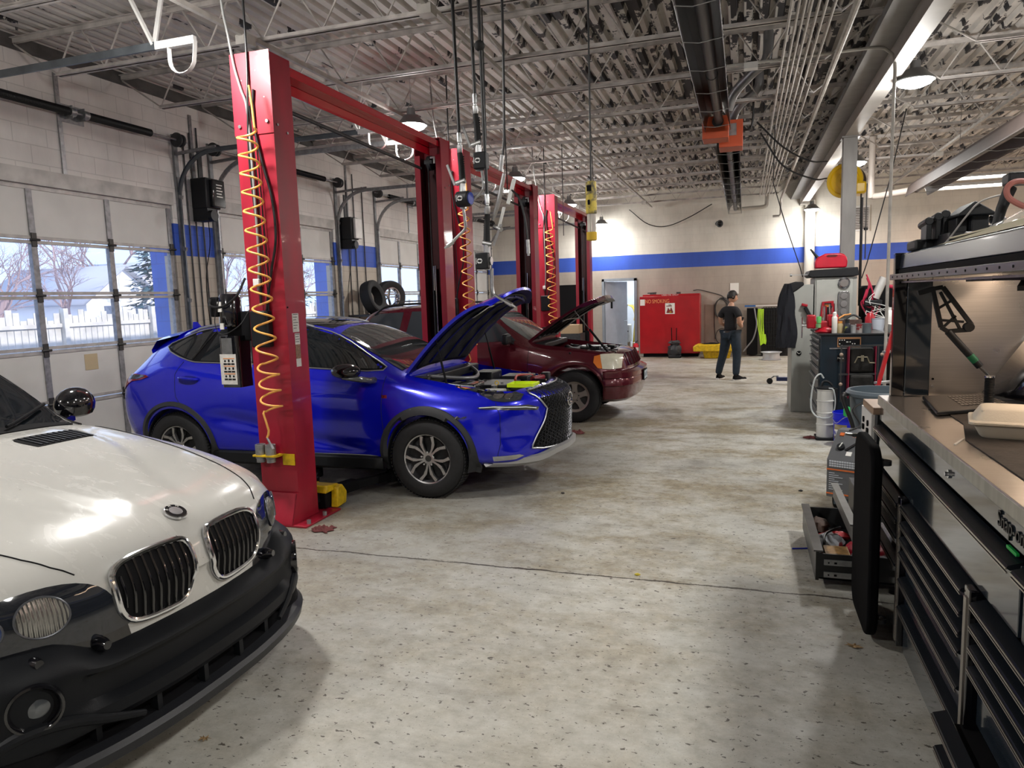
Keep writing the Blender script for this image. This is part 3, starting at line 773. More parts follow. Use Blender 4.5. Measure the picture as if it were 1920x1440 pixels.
 b = MB(); b.box(xl+.05, xl+.215, y0-.07, y0, zc-.11, zc+.18); b.build('control_box', M_['black_plastic'], t, bevel=.012)
 # power unit hanging on the left side: motor on top, oil tank below
 if which != 1:
  xc = -3.93
  pu = MB().box(xc-.09, xl, y0+.01, y0+.10, 1.50, 1.74).build('power_unit_block', M_['matte_black'], t, bevel=.01)
  MB().lathe([(0,1.62),(.085,1.62),(.09,1.64),(.09,1.84),(.07,1.88),(0,1.89)], (xc-.03, y0-.0, 0), 24).build('motor', M_['gloss_black'], t)
  MB().box(xc-.16, xc-.09, y0-.08, y0, 1.70, 1.86).build('capacitor_box', M_['matte_black'], t, bevel=.01)
  MB().prism(rounded_rect(xc-.10, xc+.085, y0-.085, y0+.09, .03), 'z', 1.13, 1.545).build('oil_tank', M_['gloss_black'], t)
  MB().box(xc-.07, xc+.03, y0-.088, y0-.086, 1.40, 1.53).build('silver_label', M_['steel'], t)
  lb = MB().box(xc-.095, xc+.06, y0-.089, y0-.086, 1.155, 1.40).build('warning_label', label_w, t)
  b = MB()
  for r in range(3):
   for c in range(3):
    x = xc-.062+c*.037; z = 1.345-r*.062
    b.box(x, x+.032, y0-.0905, y0-.089, z-.030, z-.018)
    b.box(x+.008, x+.024, y0-.0905, y0-.089, z-.008, z+.012) if (r+c) % 2 else b.cyl((x+.016, y0-.0905, z), (x+.016, y0-.089, z), .009, n=8)
  b.build('pictogram_print', M_['matte_black'], lb)
  b = MB()
  for r in range(3): b.box(xc-.062, xc+.045, y0-.0905, y0-.089, 1.363-r*.062, 1.368-r*.062)
  b.build('orange_print', mat('orange_print', (.75,.25,.05), .5), lb)
  b = MB(); b.box(xc-.07, xc-.035, y0-.10, y0-.09, 1.74, 1.82); b.box(xc-.06, xc-.025, y0-.10, y0-.09, 1.60, 1.65)
  b.build('paper_tag', M_['paper'], t)
  b = MB()
  b.tube(catmull([(xc+.16,y0-.03,2.0),(xc+.12,y0-.10,1.86),(xc,y0-.13,1.78),(xc-.12,y0-.12,1.79),(xc-.13,y0-.1,1.84)],6),.010,8)
  b.tube(catmull([(xc+.18,y0-.03,1.75),(xc+.12,y0-.09,1.63),(xc-.03,y0-.12,1.56),(xc-.09,y0-.12,1.66),(xc-.05,y0-.1,1.84)],6),.004,6)
  b.build('power_cable', M_['hose'], t)
 # cables clipped down the front face
 b = MB()
 yf = y0-.02
 b.tube(catmull([(xl+.166,yf,4.6),(xl+.163,yf,3.71),(xl+.15,yf-.01,3.35),(xl+.12,yf,2.9),(xl+.15,yf,2.2),(xl+.13,yf,1.8)],8),.009,8)
 b.tube(catmull([(xl+.20,yf,3.42),(xl+.18,yf,3.2),(xl+.23,yf,2.9),(xl+.30,yf,2.6),(xl+.31,yf,2.3),(xl+.25,yf,2.05),(xl+.18,yf,1.75),(xl+.17,yf,1.6)],8),.010,8)
 b.tube(catmull([(xl+.19,yf,3.40),(xl+.20,yf,2.9),(xl+.21,yf,2.4),(xl+.22,yf,2.0),(xl+.19,yf,1.7)],8),.005,6)
 b.tube(catmull([(xl+.16,yf-.01,3.3),(xl+.18,yf,2.7),(xl+.18,yf,2.3),(xl+.2,yf,1.9),(xl+.2,yf,1.7)],8),.005,6)
 b.build('wiring', M_['hose'], t)
 MB().tube(catmull([(xl-.06,yf,4.6),(xl-.03,yf,4.08),(xl+.006,yf,3.85),(xl+.042,yf,3.61),(xl+.09,yf,3.43),(xl+.13,yf,3.30),(xl+.14,yf,3.0),(xl+.15,yf-.01,2.2),(xl+.12,yf-.01,1.9)],6),.010,8).build('grey_cable', mat('cable_grey', (.22,.22,.215), .5), t)
 b = MB(); b.box(xl+.09, xl+.145, yf-.03, yf+.02, 1.93, 1.99); b.build('plug_connector', M_['white_plastic'], t, bevel=.004)
 # labels on the right hand face
 if which == 0:
  lb = MB().box(xr, xr+.002, y0+.07, y0+.155, 1.56, 1.71).box(xr, xr+.002, y0+.09, y0+.155, 1.46, 1.55).box(xr, xr+.002, y0+.09, y0+.155, 1.28, 1.345).build('instruction_label', label_w, t)
  b = MB().box(xr, xr+.002, y0+.09, y0+.155, 1.346, 1.458); b.build('brown_label', mat('label_brown', (.30,.17,.10), .5, var=.5, scale=80), t)
  b = MB()
  for q in range(6): b.box(xr+.002, xr+.003, y0+.08, y0+.145-.012*(q % 3), 1.70-q*.022, 1.704-q*.022)
  for q in range(4): b.box(xr+.002, xr+.003, y0+.095, y0+.15-.01*(q % 2), 1.54-q*.02, 1.544-q*.02)
  b.build('label_print', M_['matte_black'], lb)
  b = MB(); b.cyl((xr-.01, y0+.02, 1.76), (xr+.004, y0+.02, 1.76), .008, n=8); b.build('plug_hole', M_['matte_black'], t)
 # socket holder bracket with two cups
 if which == 0:
  yk = y0-.0
  b = MB(); b.prism(rounded_rect(xl-.0, xl+.24, yk-.115, yk-.005, .03), 'z', .572, .582); b.box(xr-.12, xr-.01, yk-.012, yk-.004, .49, .582)
  t2 = t
  b.build('cup_bracket', M_['yellow'], t2)
  for q in range(2):
   MB().lathe([(0,.52),(.036,.52),(.036,.55),(.042,.555),(.042,.665),(.030,.665),(.030,.60),(0,.60)], (xl+.055+q*.095, yk-.06, 0), 20).build('adapter_cup', M_['galv'], t2)
  # yellow arm restraint guard
  b = MB()
  b.prism([(y0+.28,.05),(y0+.52,.05),(y0+.56,.12),(y0+.50,.22),(y0+.30,.24),(y0+.27,.2)], 'x', xr-.16, xr-.13)
  b.prism([(y0+.30,.17),(y0+.52,.17),(y0+.50,.215),(y0+.32,.235)], 'x', xr-.16, xr+.06)
  b.prism([(y0+.40,.02),(y0+.55,.03),(y0+.57,.13),(y0+.5,.21),(y0+.42,.2)], 'x', xr+.03, xr+.10)
  b.build('arm_guard', M_['yellow'], t, bevel=.012)
  b = MB(); b.box(xr-.13, xr+.03, y0+.33, y0+.46, .03, .17); b.build('arm_gear', M_['matte_black'], t, bevel=.01)
  b = MB(); b.cyl((xr+.10, y0-.03, .018), (xr+.10, y0-.03, .05), .018, n=6); b.cyl((xr+.10, y0+.2, .018), (xr+.10, y0+.2, .05), .018, n=6); b.build('anchor_bolts', M_['galv'], t)
 return t
lift(4.80, 'red two post car lift nearest the camera, straddling the blue car', 0)
lift(8.72, 'red two post car lift straddling the maroon car', 1)
lift(13.35, 'red two post car lift farthest away, with an empty bay', 2)
def coil(x, y, z0, z1, turns, r, lab, tail, mt=M_['orange_hose']):
 pts = [V(x+.02, y+.02, z0+.32), V(x+.05, y, z0+.16)]
 N_ = int(turns*16); acc = []
 for i in range(N_+1):
  u = i/N_
  z = z0+(z1-z0)*(u**1.08 if u < 1 else 1)
  rr = r*(1+.12*u)
  if u > .80: z = z0+(z1-z0)*(.80**1.08+(u-.80)*.86)+ .012*sin(i*2*pi/16)
  a = 2*pi*i/16
  pts.append(V(x+rr*cos(a)+.05*u, y+rr*sin(a)*.8-.02, z))
 pts += tail
 t = thing('coiled_air_hose', (x, y, z1), lab, 'hose')
 MB().tube(catmull(pts, 2), .0085, 8).build('coil', mt, t)
 e = tail[-1]; b = MB(); b.cyl(e, e+V(.03,0,-.055), .009); b.cyl(e+V(.03,0,-.055), e+V(.05,0,-.09), .013); b.build('coupler', M_['galv'], t)
coil(-3.56, 4.665, 3.10, .84, 15.5, .075, 'orange coiled air hose hanging down the front of the nearest red lift post', [V(-3.56,4.65,.80), V(-3.58,4.65,.74)])
coil(-3.40, 8.60, 3.05, 1.05, 13.5, .065, 'orange coiled air hose hanging beside the second lift, behind the raised blue hood', [V(-3.38,8.6,1.0), V(-3.42,8.6,.95)])
coil(-3.50, 13.2, 3.05, .95, 13.5, .075, 'orange coiled air hose hanging on the third lift, behind the maroon car', [V(-3.48,13.2,.95), V(-3.5,13.2,.9)])
# ------------------------------------------------------------ lubricant hoses with meter guns
alum = mat('cast_alu', (.62,.63,.64), .3, 1, var=.2, scale=40)
logo = mat('logo_white', (.8,.8,.8), .5)
def hanging_gun(x, y, ztop_gun, label, flip=1, meter=.11, nozzle='left', rnd=False, dial=False):
 t = thing('oil_dispensing_gun', (x, y, ztop_gun-.5), label, 'hose gun')
 b = MB(); b.tube([(x-.02, y, 4.66), (x-.015, y, 4.0), (x, y, ztop_gun)], .0115, 10); b.build('hose', M_['hose'], t)
 b = MB(); b.lathe([(0,.0),(.015,.0),(.017,-.01),(.017,-.06),(.013,-.065),(.013,-.075),(.019,-.08),(.019,-.12),(.015,-.13),(0,-.13)], (x, y, ztop_gun), 12)
 b.build('swivel', alum, t)
 z = ztop_gun-.13
 b = MB(); b.tube([(x, y, z), (x+.008*flip, y, z-.09), (x+.012*flip, y, z-.18)], [.019,.021,.023], 12)
 for q in range(9): b.cyl((x+.012*flip, y, z-.025-q*.015), (x+.03*flip, y, z-.027-q*.015), .0045, n=6)
 b.build('grip', M_['rubber'], t)
 b = MB(); b.cyl((x-.03*flip, y-.01, z-.20), (x+.035*flip, y-.01, z-.185), .017); b.bar((x-.04*flip, y-.01, z-.21), (x-.095*flip, y, z-.07), .010, .016)
 b.build('trigger_lever', alum, t)
 zm = z-.31
 b = MB(); b.cyl((x+.01*flip, y, z-.2), (x+.01*flip, y, zm-.06), .022); b.cyl((x-.02*flip, y, zm), (x+.03*flip,y,zm), .028); b.build('body', alum, t)
 mb = MB()
 xm = x+.035*flip
 if rnd:
  mb.cyl((xm-.05, y-.03, zm), (xm+.045, y-.045, zm), .052, n=24)
 else:
  mb.box(xm-.045, xm+.045, y-.055, y+.02, zm-.055, zm+.055)
 me_ = mb.build('meter', M_['black_plastic'], t, bevel=.008)
 b = MB(); cx, cz, yy = (xm-.012 if not rnd else xm-.012), zm, y-.0565 if not rnd else y-.092
 s = .021
 # two angular chevrons forming the maker mark
 for sg in (1, -1):
  b.prism([(cx-s*.55*sg, cz+s*.75*sg), (cx+s*.55*sg, cz+s*.75*sg), (cx+s*.95*sg, cz+s*.15*sg), (cx+s*.5*sg, cz+s*.15*sg), (cx+s*.2*sg, cz+s*.38*sg), (cx-s*.3*sg, cz+s*.38*sg), (cx-s*.95*sg, cz-s*.1*sg)], 'y', yy, yy+.001)
 b.box(xm-.038, xm-.035, yy, yy+.001, cz-.02, cz+.02)
 b.build('maker_mark', logo, me_)
 if dial: MB().cyl((xm+.045, y-.045, zm), (xm+.052, y-.046, zm), .04, n=20).build('dial_cover', mat('dial_blue', (.04,.07,.35), .2), me_)
 b = MB()
 if nozzle == 'left':
  P = [(x+.01,y,zm-.05),(x+.02,y,zm-.16),(x+.01,y,zm-.20),(x-.05,y,zm-.25),(x-.075,y,zm-.275)]; E = V(x-.075,y,zm-.275); D = V(-.8,0,-.5)
 elif nozzle == 'up':
  P = [(x+.03,y,zm-.05),(x+.04,y,zm-.16),(x+.02,y,zm-.20),(x-.03,y,zm-.24)]; E = V(x-.03,y,zm-.24); D = V(-.8,0,-.45)
 else:
  P = [(x+.02,y,zm-.05),(x+.02,y,zm-.20),(x+.05,y,zm-.24),(x+.11,y,zm-.275)]; E = V(x+.11,y,zm-.275); D = V(.85,0,-.5)
 b.tube(catmull(P, 5), .010, 10); b.cyl(E, E+D*.05, .015); b.tube([E+D*.05, E+D*.08], [.012,.006], 10); b.build('spout', alum, t)
hanging_gun(-1.83, 4.6, 2.89, 'oil hose gun with round black meter, leftmost of the hanging guns', 1, rnd=True, nozzle='left', dial=True)
hanging_gun(-1.715, 4.62, 3.135, 'oil hose gun hanging highest of the three, second from the left', 1, nozzle='up')
hanging_gun(-1.64, 4.58, 2.472, 'oil hose gun hanging lowest, its spout just over the raised blue hood', -1, nozzle='right')
t = thing('hose_stop_ball', (-1.66, 4.58, 3.40), 'black rubber stop ball clamped high on a hanging hose', 'stop ball')
MB().sphere((-1.655, 4.58, 3.42), .035).build('ball', M_['rubber'], t)
# grease gun on hose 4
t = thing('grease_gun', (-1.5, 4.6, 2.4), 'silver grease gun with long white lever and thin whip hose, rightmost hanging gun', 'hose gun')
MB().tube(catmull([(-1.5,4.6,4.66),(-1.498,4.6,3.6),(-1.51,4.6,2.9),(-1.525,4.6,2.72)],5), .009, 8).build('hose', M_['hose'], t)
b = MB(); b.tube([(-1.53,4.6,2.72),(-1.545,4.6,2.62)], .015, 10); b.tube([(-1.52,4.6,2.60),(-1.565,4.6,2.42),(-1.61,4.6,2.30)], [.013,.016,.012], 10); b.cyl((-1.60,4.6,2.26),(-1.545,4.58,2.235),.016); b.build('body', alum, t)
b = MB(); b.bar((-1.565,4.58,2.24),(-1.52,4.58,2.38),.012,.02); b.bar((-1.50,4.6,2.40),(-1.45,4.6,2.56),.006,.028); b.build('lever', M_['white_plastic'], t, bevel=.003)
MB().tube(catmull([(-1.47,4.6,2.49),(-1.42,4.6,2.43),(-1.385,4.6,2.3),(-1.37,4.6,2.16)],6), .007, 8).build('whip_hose', M_['hose'], t)
b = MB(); b.cyl((-1.37,4.6,2.16),(-1.367,4.6,2.07),.012); b.cyl((-1.367,4.6,2.07),(-1.367,4.6,2.055),.008); b.build('coupler', alum, t)
# drop light
t = thing('drop_light', (-.94,4.6,2.13), 'yellow tube drop light hanging on a black cord in the middle of the view', 'work light')
MB().cyl((-.935,4.6,4.66),(-.937,4.6,2.50),.006,n=8).build('cord', M_['hose'], t)
b = MB(); b.lathe([(0,.13),(.02,.13),(.034,.125),(.036,.0),(.036,-.07),(.032,-.075),(0,-.075)], (-.937,4.6,2.375), 18); b.build('handle', mat('drop_yellow', (.55,.42,.06), .4, col2=(.12,.10,.05), scale=25, lo=.4, hi=.55), t)
b = MB(); b.cyl((-.937,4.6,2.30),(-.937,4.6,2.17),.029,n=18); b.build('tube', mat('tube_clear', (.75,.72,.66), .15, trans=.5), t)
b = MB(); b.lathe([(0,.0),(.034,.0),(.034,-.05),(.025,-.055),(0,-.055)], (-.937,4.6,2.185), 18); b.build('end_cap', mat('cap_amber', (.60,.38,.03), .3), t)
b = MB(); b.box(-.957,-.928,4.558,4.566,2.44,2.475); b.box(-.952,-.938,4.558,4.566,2.355,2.385); b.build('label', M_['matte_black'], t)
# other hanging cords
MB().tube([(-2.35,6.6,4.6),(-2.35,6.6,3.3)],.006,6).build('hanging_cable', M_['hose'], label='thin black cord hanging from a joist left of the hanging guns', cat='cord')
for (x0,y0,x1,y1,z1,lab) in ((-3.02,9.2,-3.0,9.2,3.2,'short cord hanging above the second lift'),(-2.55,12.6,-2.5,12.6,2.8,'cord hanging from a bent bracket between second and third lifts'),(-3.2,13.1,-3.2,13.1,2.9,'black cord dropping to the third lift')):
 MB().tube([(x0,y0,4.6),(x1,y1,z1)],.008,6).build('hanging_cable', M_['hose'], label=lab, cat='cord')
# second low bay meter gun black on blue wall
# ------------------------------------------------------------ overhead tube heaters
refl = mat('heater_reflector', (.10,.10,.105), .28, 1, var=.3, scale=3)
tubem = mat('heater_tube', (.10,.105,.115), .4, .3)
def tube_heater(x, y0, y1, z, label, w=.31, base=refl, inner_=M_['matte_black']):
 t = thing('tube_heater', (x, y0, z), label, 'heater')
 h = w/2
 b = MB(); prof = [(x-h, z), (x-h+.01, z+.03), (x-h*.75, z+.17), (x-h*.4, z+.24), (x+h*.4, z+.24), (x+h*.75, z+.17), (x+h-.01, z+.03), (x+h, z)]
 b.grid([[V(a, yy, c) for a, c in prof] for yy in (y0, y1)]); b.build('reflector', base, t, solid=.006, angle=20)
 b = MB(); b.cyl((x+.01, y0, z+.13), (x+.01, y1, z+.13), .052); 
 for q in range(int((y1-y0)/2.9)): b.cyl((x+.01, y0+1.5+q*2.9, z+.13), (x+.01, y0+1.62+q*2.9, z+.13), .058)
 b.build('radiant_tube', tubem, t)
 b = MB(); q = y0+.4
 while q < y1: b.tube([(x-h, q, z+.0), (x-h*.2, q+.03, z-.012), (x+h, q, z)], .004, 4); q += .78
 b.build('guard_wire', M_['galv'], t)
 b = MB(); q = y0+.6
 while q < y1: b.cyl((x, q, z+.2), (x, q, 4.66), .004, n=4); q += 2.75
 b.build('hanger_chain', M_['steel'], t)
 return t
tube_heater(-.33, .3, 9.6, 3.78, 'long black tube heater hanging lengthwise above the aisle, near half')
tube_heater(-.24, 10.9, 20.1, 3.80, 'black tube heater continuing beyond the orange burner boxes toward the back wall', w=.33)
tube_heater(2.95, .5, 14.8, 3.38, 'long brown tube heater slanting across the upper right above the tool cabinet', w=.36, base=mat('heater_brown', (.060,.042,.036), .6, 0, var=.2))
burn = mat('burner_orange', (.52,.09,.035), .42, var=.1)
t = thing('burner_box', (-.34, 9.9, 3.72), 'orange red gas burner box at the end of the near tube heater, left and upper', 'burner')
MB().box(-.52, -.20, 9.62, 9.95, 3.70, 3.97).build('housing', burn, t, bevel=.006)
MB().cyl((-.33, 9.60, 3.90), (-.33, 9.63, 3.90), .07).build('collar', tubem, t)
t = thing('burner_box', (-.2, 10.4, 3.7), 'orange red gas burner box feeding the far tube heater, lower and right', 'burner')
MB().box(-.33, -.03, 10.05, 10.42, 3.66, 4.0).build('housing', burn, t, bevel=.006)
MB().box(-.21, -.11, 10.04, 10.05, 3.80, 3.95).build('data_plate', M_['steel'], t)
MB().cyl((-.24, 10.42, 3.93), (-.24, 10.9, 3.93), .05).build('collar', tubem, t)
MB().tube(catmull([(-.03,10.3,3.9),(.08,10.3,3.95),(.1,10.3,4.3),(.1,10.3,4.6)],5),.014,8).build('gas_hose', M_['hose'], t)
# exhaust ducts elbowing up to the roof
dk = mat('duct_metal', (.30,.30,.31), .4, .8, var=.25, scale=6)
MB().tube(catmull([(-.2,9.4,3.98),(-.12,9.3,4.15),(.08,9.05,4.28),(.22,8.95,4.38),(.24,8.95,4.68)],5),.055,14).build('flue_duct', dk, label='grey flue duct elbowing up to the roof just behind the near tube heater', cat='duct')
MB().tube(catmull([(-.2,10.5,3.98),(-.1,10.3,4.2),(.15,10.2,4.4),(.16,10.2,4.68)],5),.055,14).build('flue_duct', dk, label='second grey flue duct crossing behind the first beside the burner boxes', cat='duct')
MB().tube(catmull([(-.22,20.2,3.93),(.2,20.3,3.95),(.5,20.3,3.97),(.55,20.3,4.1),(.55,20.3,4.6)],5),.05,12).build('flue_duct', mat('duct_pale', (.52,.50,.46), .4), label='pale duct stub leaving the far end of the far tube heater', cat='duct')
MB().tube(catmull([(2.95,14.8,3.5),(2.6,15.2,3.5),(2.35,15.4,3.5),(2.3,15.4,3.6),(2.3,15.4,4.6)],5),.06,12).build('flue_duct', mat('duct_pale2', (.42,.37,.33), .4), label='brownish duct joining the far end of the brown heater', cat='duct')
MB().tube(catmull([(3.75,5.2,3.95),(3.85,5.3,3.97),(4.05,5.5,4.05),(4.1,5.5,4.72)],5),.11,16).build('roof_vent_pipe', dk, label='short grey vent pipe elbow at the upper right corner of the view', cat='duct')
# hose reels at the column
yel = mat('reel_yellow', (.80,.50,.01), .3, coat=.4)
t = thing('hose_reel', (1.465,12.3,3.2), 'big yellow hose reel mounted high on the steel column', 'hose reel')
b = MB()
Mr = Matrix.Rotation(radians(90), 3, 'X') 
Mr = Matrix.Rotation(radians(-22), 3, 'Z') @ Mr
b.lathe([(0,.0),(.05,.0),(.06,.02),(.12,.02),(.13,.0),(.20,.0),(.215,.02),(.255,.02),(.265,.0),(.265,-.02),(0,-.02)], (1.465,12.32,3.42), 40, Mr)
b.lathe([(0,.0),(.20,.0),(.20,-.02),(.0,-.02)], (1.54,12.66,3.45), 32, Mr)
b.build('side_disc', yel, t)
b = MB()
for q in range(5): b.lathe([(.12,-.02-.055*q),(.235,-.02-.055*q),(.245,-.045-.055*q),(.235,-.07-.055*q),(.12,-.07-.055*q)], (1.465,12.32,3.42), 32, Mr, closed=True)
b.build('wound_hose', mat('hose_brown', (.05,.035,.025), .45), t)
MB().box(1.60,1.76,12.2,12.6,3.20,3.38).build('mount', yel, t, bevel=.03)
MB().cyl((1.70,12.3,3.2),(1.70,12.3,2.75),.012,n=8).build('hose', M_['hose'], t)
# ------------------------------------------------------------ car body tools
def cage_mesh(rows, X0, Y0, levels=3, creases=()):
 """rows: half sections of (x,y,z), first point top centre, last bottom centre. Mirrored, closed and smoothed."""
 bm = bmesh.new(); n = len(rows[0]); ring = []
 for r in rows:
  L = [bm.verts.new((X0+x, Y0+y, z)) for x, y, z in r]
  Rr = [L[0]]+[bm.verts.new((X0+x, Y0-y, z)) for x, y, z in r[1:-1]]+[L[-1]]
  ring.append(L+[Rr[k] for k in range(n-2, 0, -1)])
 m = 2*n-2
 for a, b in zip(ring, ring[1:]):
  for k in range(m):
   bm.faces.new((a[k], a[(k+1) % m], b[(k+1) % m], b[k]))
 # end caps as quads across the centre line
 for rg in (ring[0], ring[-1]):
  for k in range(n-1):
   a, b = rg[k], rg[k+1]; c, d = rg[(m-k-1) % m], rg[(m-k) % m]
   vs = []
   for v in (a, b, c, d):
    if v not in vs: vs.append(v)
   if len(vs) > 2:
    try: bm.faces.new(vs)
    except ValueError: pass
 bmesh.ops.recalc_face_normals(bm, faces=bm.faces)
 if creases:
  cl = bm.edges.layers.float.new('crease_edge')
  for e in bm.edges:
   for j, w, x0, x1 in creases:
    for v0, v1 in zip(ring, ring[1:]):
     pass
  idx = {v: (i, k) for i, rg in enumerate(ring) for k, v in enumerate(rg)}
  for e in bm.edges:
   (i0, k0), (i1, k1) = idx[e.verts[0]], idx[e.verts[1]]
   for j, w, r0, r1 in creases:
    if j >= 0 and k0 == k1 and k0 in (j, (m-j) % m) and r0 <= min(i0, i1) and max(i0, i1) <= r1: e[cl] = w
    if j < 0 and i0 == i1 == -j: e[cl] = w
 me = bpy.data.meshes.new('tmp'); bm.to_mesh(me); bm.free()
 o = bpy.data.objects.new('tmp', me); COL.objects.link(o)
 s = o.modifiers.new('s', 'SUBSURF'); s.levels = s.render_levels = levels
 return bake(o)
def bake(o):
 dg = bpy.context.evaluated_depsgraph_get(); dg.update()
 me = bpy.data.meshes.new_from_object(o.evaluated_get(dg)); bpy.data.objects.remove(o)
 return me
def boolean(me, cutters, op='DIFFERENCE'):
 """cutters: list of MB closed shapes with material index"""
 o = bpy.data.objects.new('tmp', me); COL.objects.link(o); cs = []
 for mb_, mi in cutters:
  cm = mb_.mesh('cut', [mm_ for mm_ in me.materials], V(0,0,0))
  bm = bmesh.new(); bm.from_mesh(cm); bmesh.ops.recalc_face_normals(bm, faces=bm.faces); bm.to_mesh(cm); bm.free()
  for p in cm.polygons: p.material_index = mi
  c = bpy.data.objects.new('cut', cm); COL.objects.link(c); cs.append(c)
  d = o.modifiers.new('b', 'BOOLEAN'); d.operation = op; d.object = c; d.solver = 'EXACT'
  try: d.material_mode = 'INDEX'
  except Exception: pass
 r = bake(o)
 for c in cs: bpy.data.objects.remove(c)
 return r
def blacken(me, X, Y, hubs, zc, r, bay):
 """engine bay and wheel arch interiors carry the black material"""
 for p in me.polygons:
  c = p.center; x = c.x-X; y = c.y-Y
  if any((x-h)**2+(c.z-zc)**2 < (r+.002)**2 and abs(y) > .57 for h in hubs): p.material_index = 1
  elif bay and bay[0]-.004 < x < bay[1]+.004 and abs(y) < bay[2]+.004 and c.z > .69:
   ow = p.normal.x*0+abs(p.normal.z) < .2 or c.z < .72
   if ow: p.material_index = 1
def bvh_of(me):
 bm = bmesh.new(); bm.from_mesh(me); t = BVHTree.FromBMesh(bm); bm.free(); return t
def mesh_obj(me, name, mats, parent, angle=35):
 me.materials.clear()
 for m_ in (mats if isinstance(mats, (list, tuple)) else [mats]): me.materials.append(m_)
 me.name = name
 me.transform(Matrix.Translation(-world_of(parent)))
 me.shade_smooth()
 if angle: me.set_sharp_from_angle(angle=radians(angle))
 o = bpy.data.objects.new(name, me); COL.objects.link(o); o.parent = parent
 return o
def densify(poly, step):
 out = []
 for i, p in enumerate(poly):
  q = poly[(i+1) % len(poly)]; L = sqrt((q[0]-p[0])**2+(q[1]-p[1])**2); n = max(1, int(L/step+.5))
  for k in range(n): out.append((p[0]+(q[0]-p[0])*k/n, p[1]+(q[1]-p[1])*k/n))
 return out
def smooth2(poly, n=4):
 return [(p.x, p.y) for p in catmull([V(a, b, 0) for a, b in poly], n, closed=True)]
def decal_mb(bvh, poly, frame, off=.003, step=.04, depth=.012, holes=()):
 """lay a thin patch, outlined in the 2D frame, on the body surface; frame=(origin,u,v,dir)"""
 O, U, W, D = frame
 P = densify(poly, step); n = len(P)
 xs = [p[0] for p in P]; ys = [p[1] for p in P]
 pts = [Vector(p) for p in P]
 def inside(x, y, Q):
  c = False; j = len(Q)-1
  for i in range(len(Q)):
   if (Q[i][1] > y) != (Q[j][1] > y) and x < (Q[j][0]-Q[i][0])*(y-Q[i][1])/(Q[j][1]-Q[i][1]+1e-12)+Q[i][0]: c = not c
   j = i
  return c
 def near(x, y):
  return any((x-p[0])**2+(y-p[1])**2 < (step*.45)**2 for p in P)
 gx = min(xs)+step/2
 while gx < max(xs):
  gy = min(ys)+step/2
  while gy < max(ys):
   if inside(gx, gy, P) and not near(gx, gy): pts.append(Vector((gx, gy)))
   gy += step
  gx += step
 vs, es, fs, *_ = delaunay_2d_cdt(pts, [], [list(range(n))], 1, 1e-6)
 if not fs: return MB()
 top = []; bot = []; miss = 0
 for v in vs:
  o = O+U*v.x+W*v.y
  h, nn, _, _ = bvh.ray_cast(o, D)
  if h is None:
   h, nn, _, _ = bvh.find_nearest(o+D*((O-o).length*0+3.0) if False else o)
   miss += 1
  if nn.dot(D) > 0: nn = -nn
  top.append(h+nn*off); bot.append(h-nn*depth)
 m = len(vs); b = MB(); fl = [tuple(f) for f in fs]
 cnt = {}
 for f in fl:
  for i in range(len(f)):
   e = (f[i], f[(i+1) % len(f)]); cnt[e] = 1
 rim = [(a, c) for (a, c) in cnt if (c, a) not in cnt]
 b.add(top+bot, fl+[tuple(i+m for i in reversed(f)) for f in fl]+[(a, c, c+m, a+m) for a, c in rim])
 return b
def side_frame(s, Y0, X0): return (V(X0, Y0-3*s, 0), V(1,0,0), V(0,0,1), V(0, s, 0))   # s=+1: camera side (low y)
def on_body(bvh, o, d):
 h, nn, _, _ = bvh.ray_cast(Vector(o), Vector(d).normalized()); 
 if h is None: h, nn, _, _ = bvh.find_nearest(Vector(o))
 if nn.dot(Vector(d)) > 0: nn = -nn
 return h, nn
def seam(bvh, pts2, frame, r=.0035, off=.0015, mb=None):
 O, U, W, D = frame; b = mb or MB(); P = []
 for p in densify_open(pts2, .03):
  h, nn = on_body(bvh, O+U*p[0]+W*p[1], D); P.append(h+nn*off)
 b.tube(P, r, 5); return b
def densify_open(pts, step):
 out = []
 for p, q in zip(pts, pts[1:]):
  L = sqrt((q[0]-p[0])**2+(q[1]-p[1])**2); n = max(1, int(L/step+.5))
  for k in range(n): out.append((p[0]+(q[0]-p[0])*k/n, p[1]+(q[1]-p[1])*k/n))
 out.append(pts[-1]); return out
def arch_flare(bvh, hx, hz, r0, r1, s, Y0, out=.022, a0=-14, a1=194, legs=()):
 """moulding around a wheel opening, following the body side"""
 rows = []
 for k in range(37):
  a = radians(a0+(a1-a0)*k/36); row = []
  for rr, oo in ((r0, -.05), (r0, out), ((r0+r1)/2, out+.004), (r1, out-.006), (r1+.004, -.01)):
   x = hx+rr*cos(a); z = hz+rr*sin(a)
   h, nn = on_body(bvh, (x, Y0-3*s, max(z, .30)), (0, s, 0))
   if abs(h.y-Y0) < .70: h = V(x, Y0-s*.86, z)
   row.append(V(x, h.y-s*oo, z))
  rows.append(row)
 return MB().grid(rows)
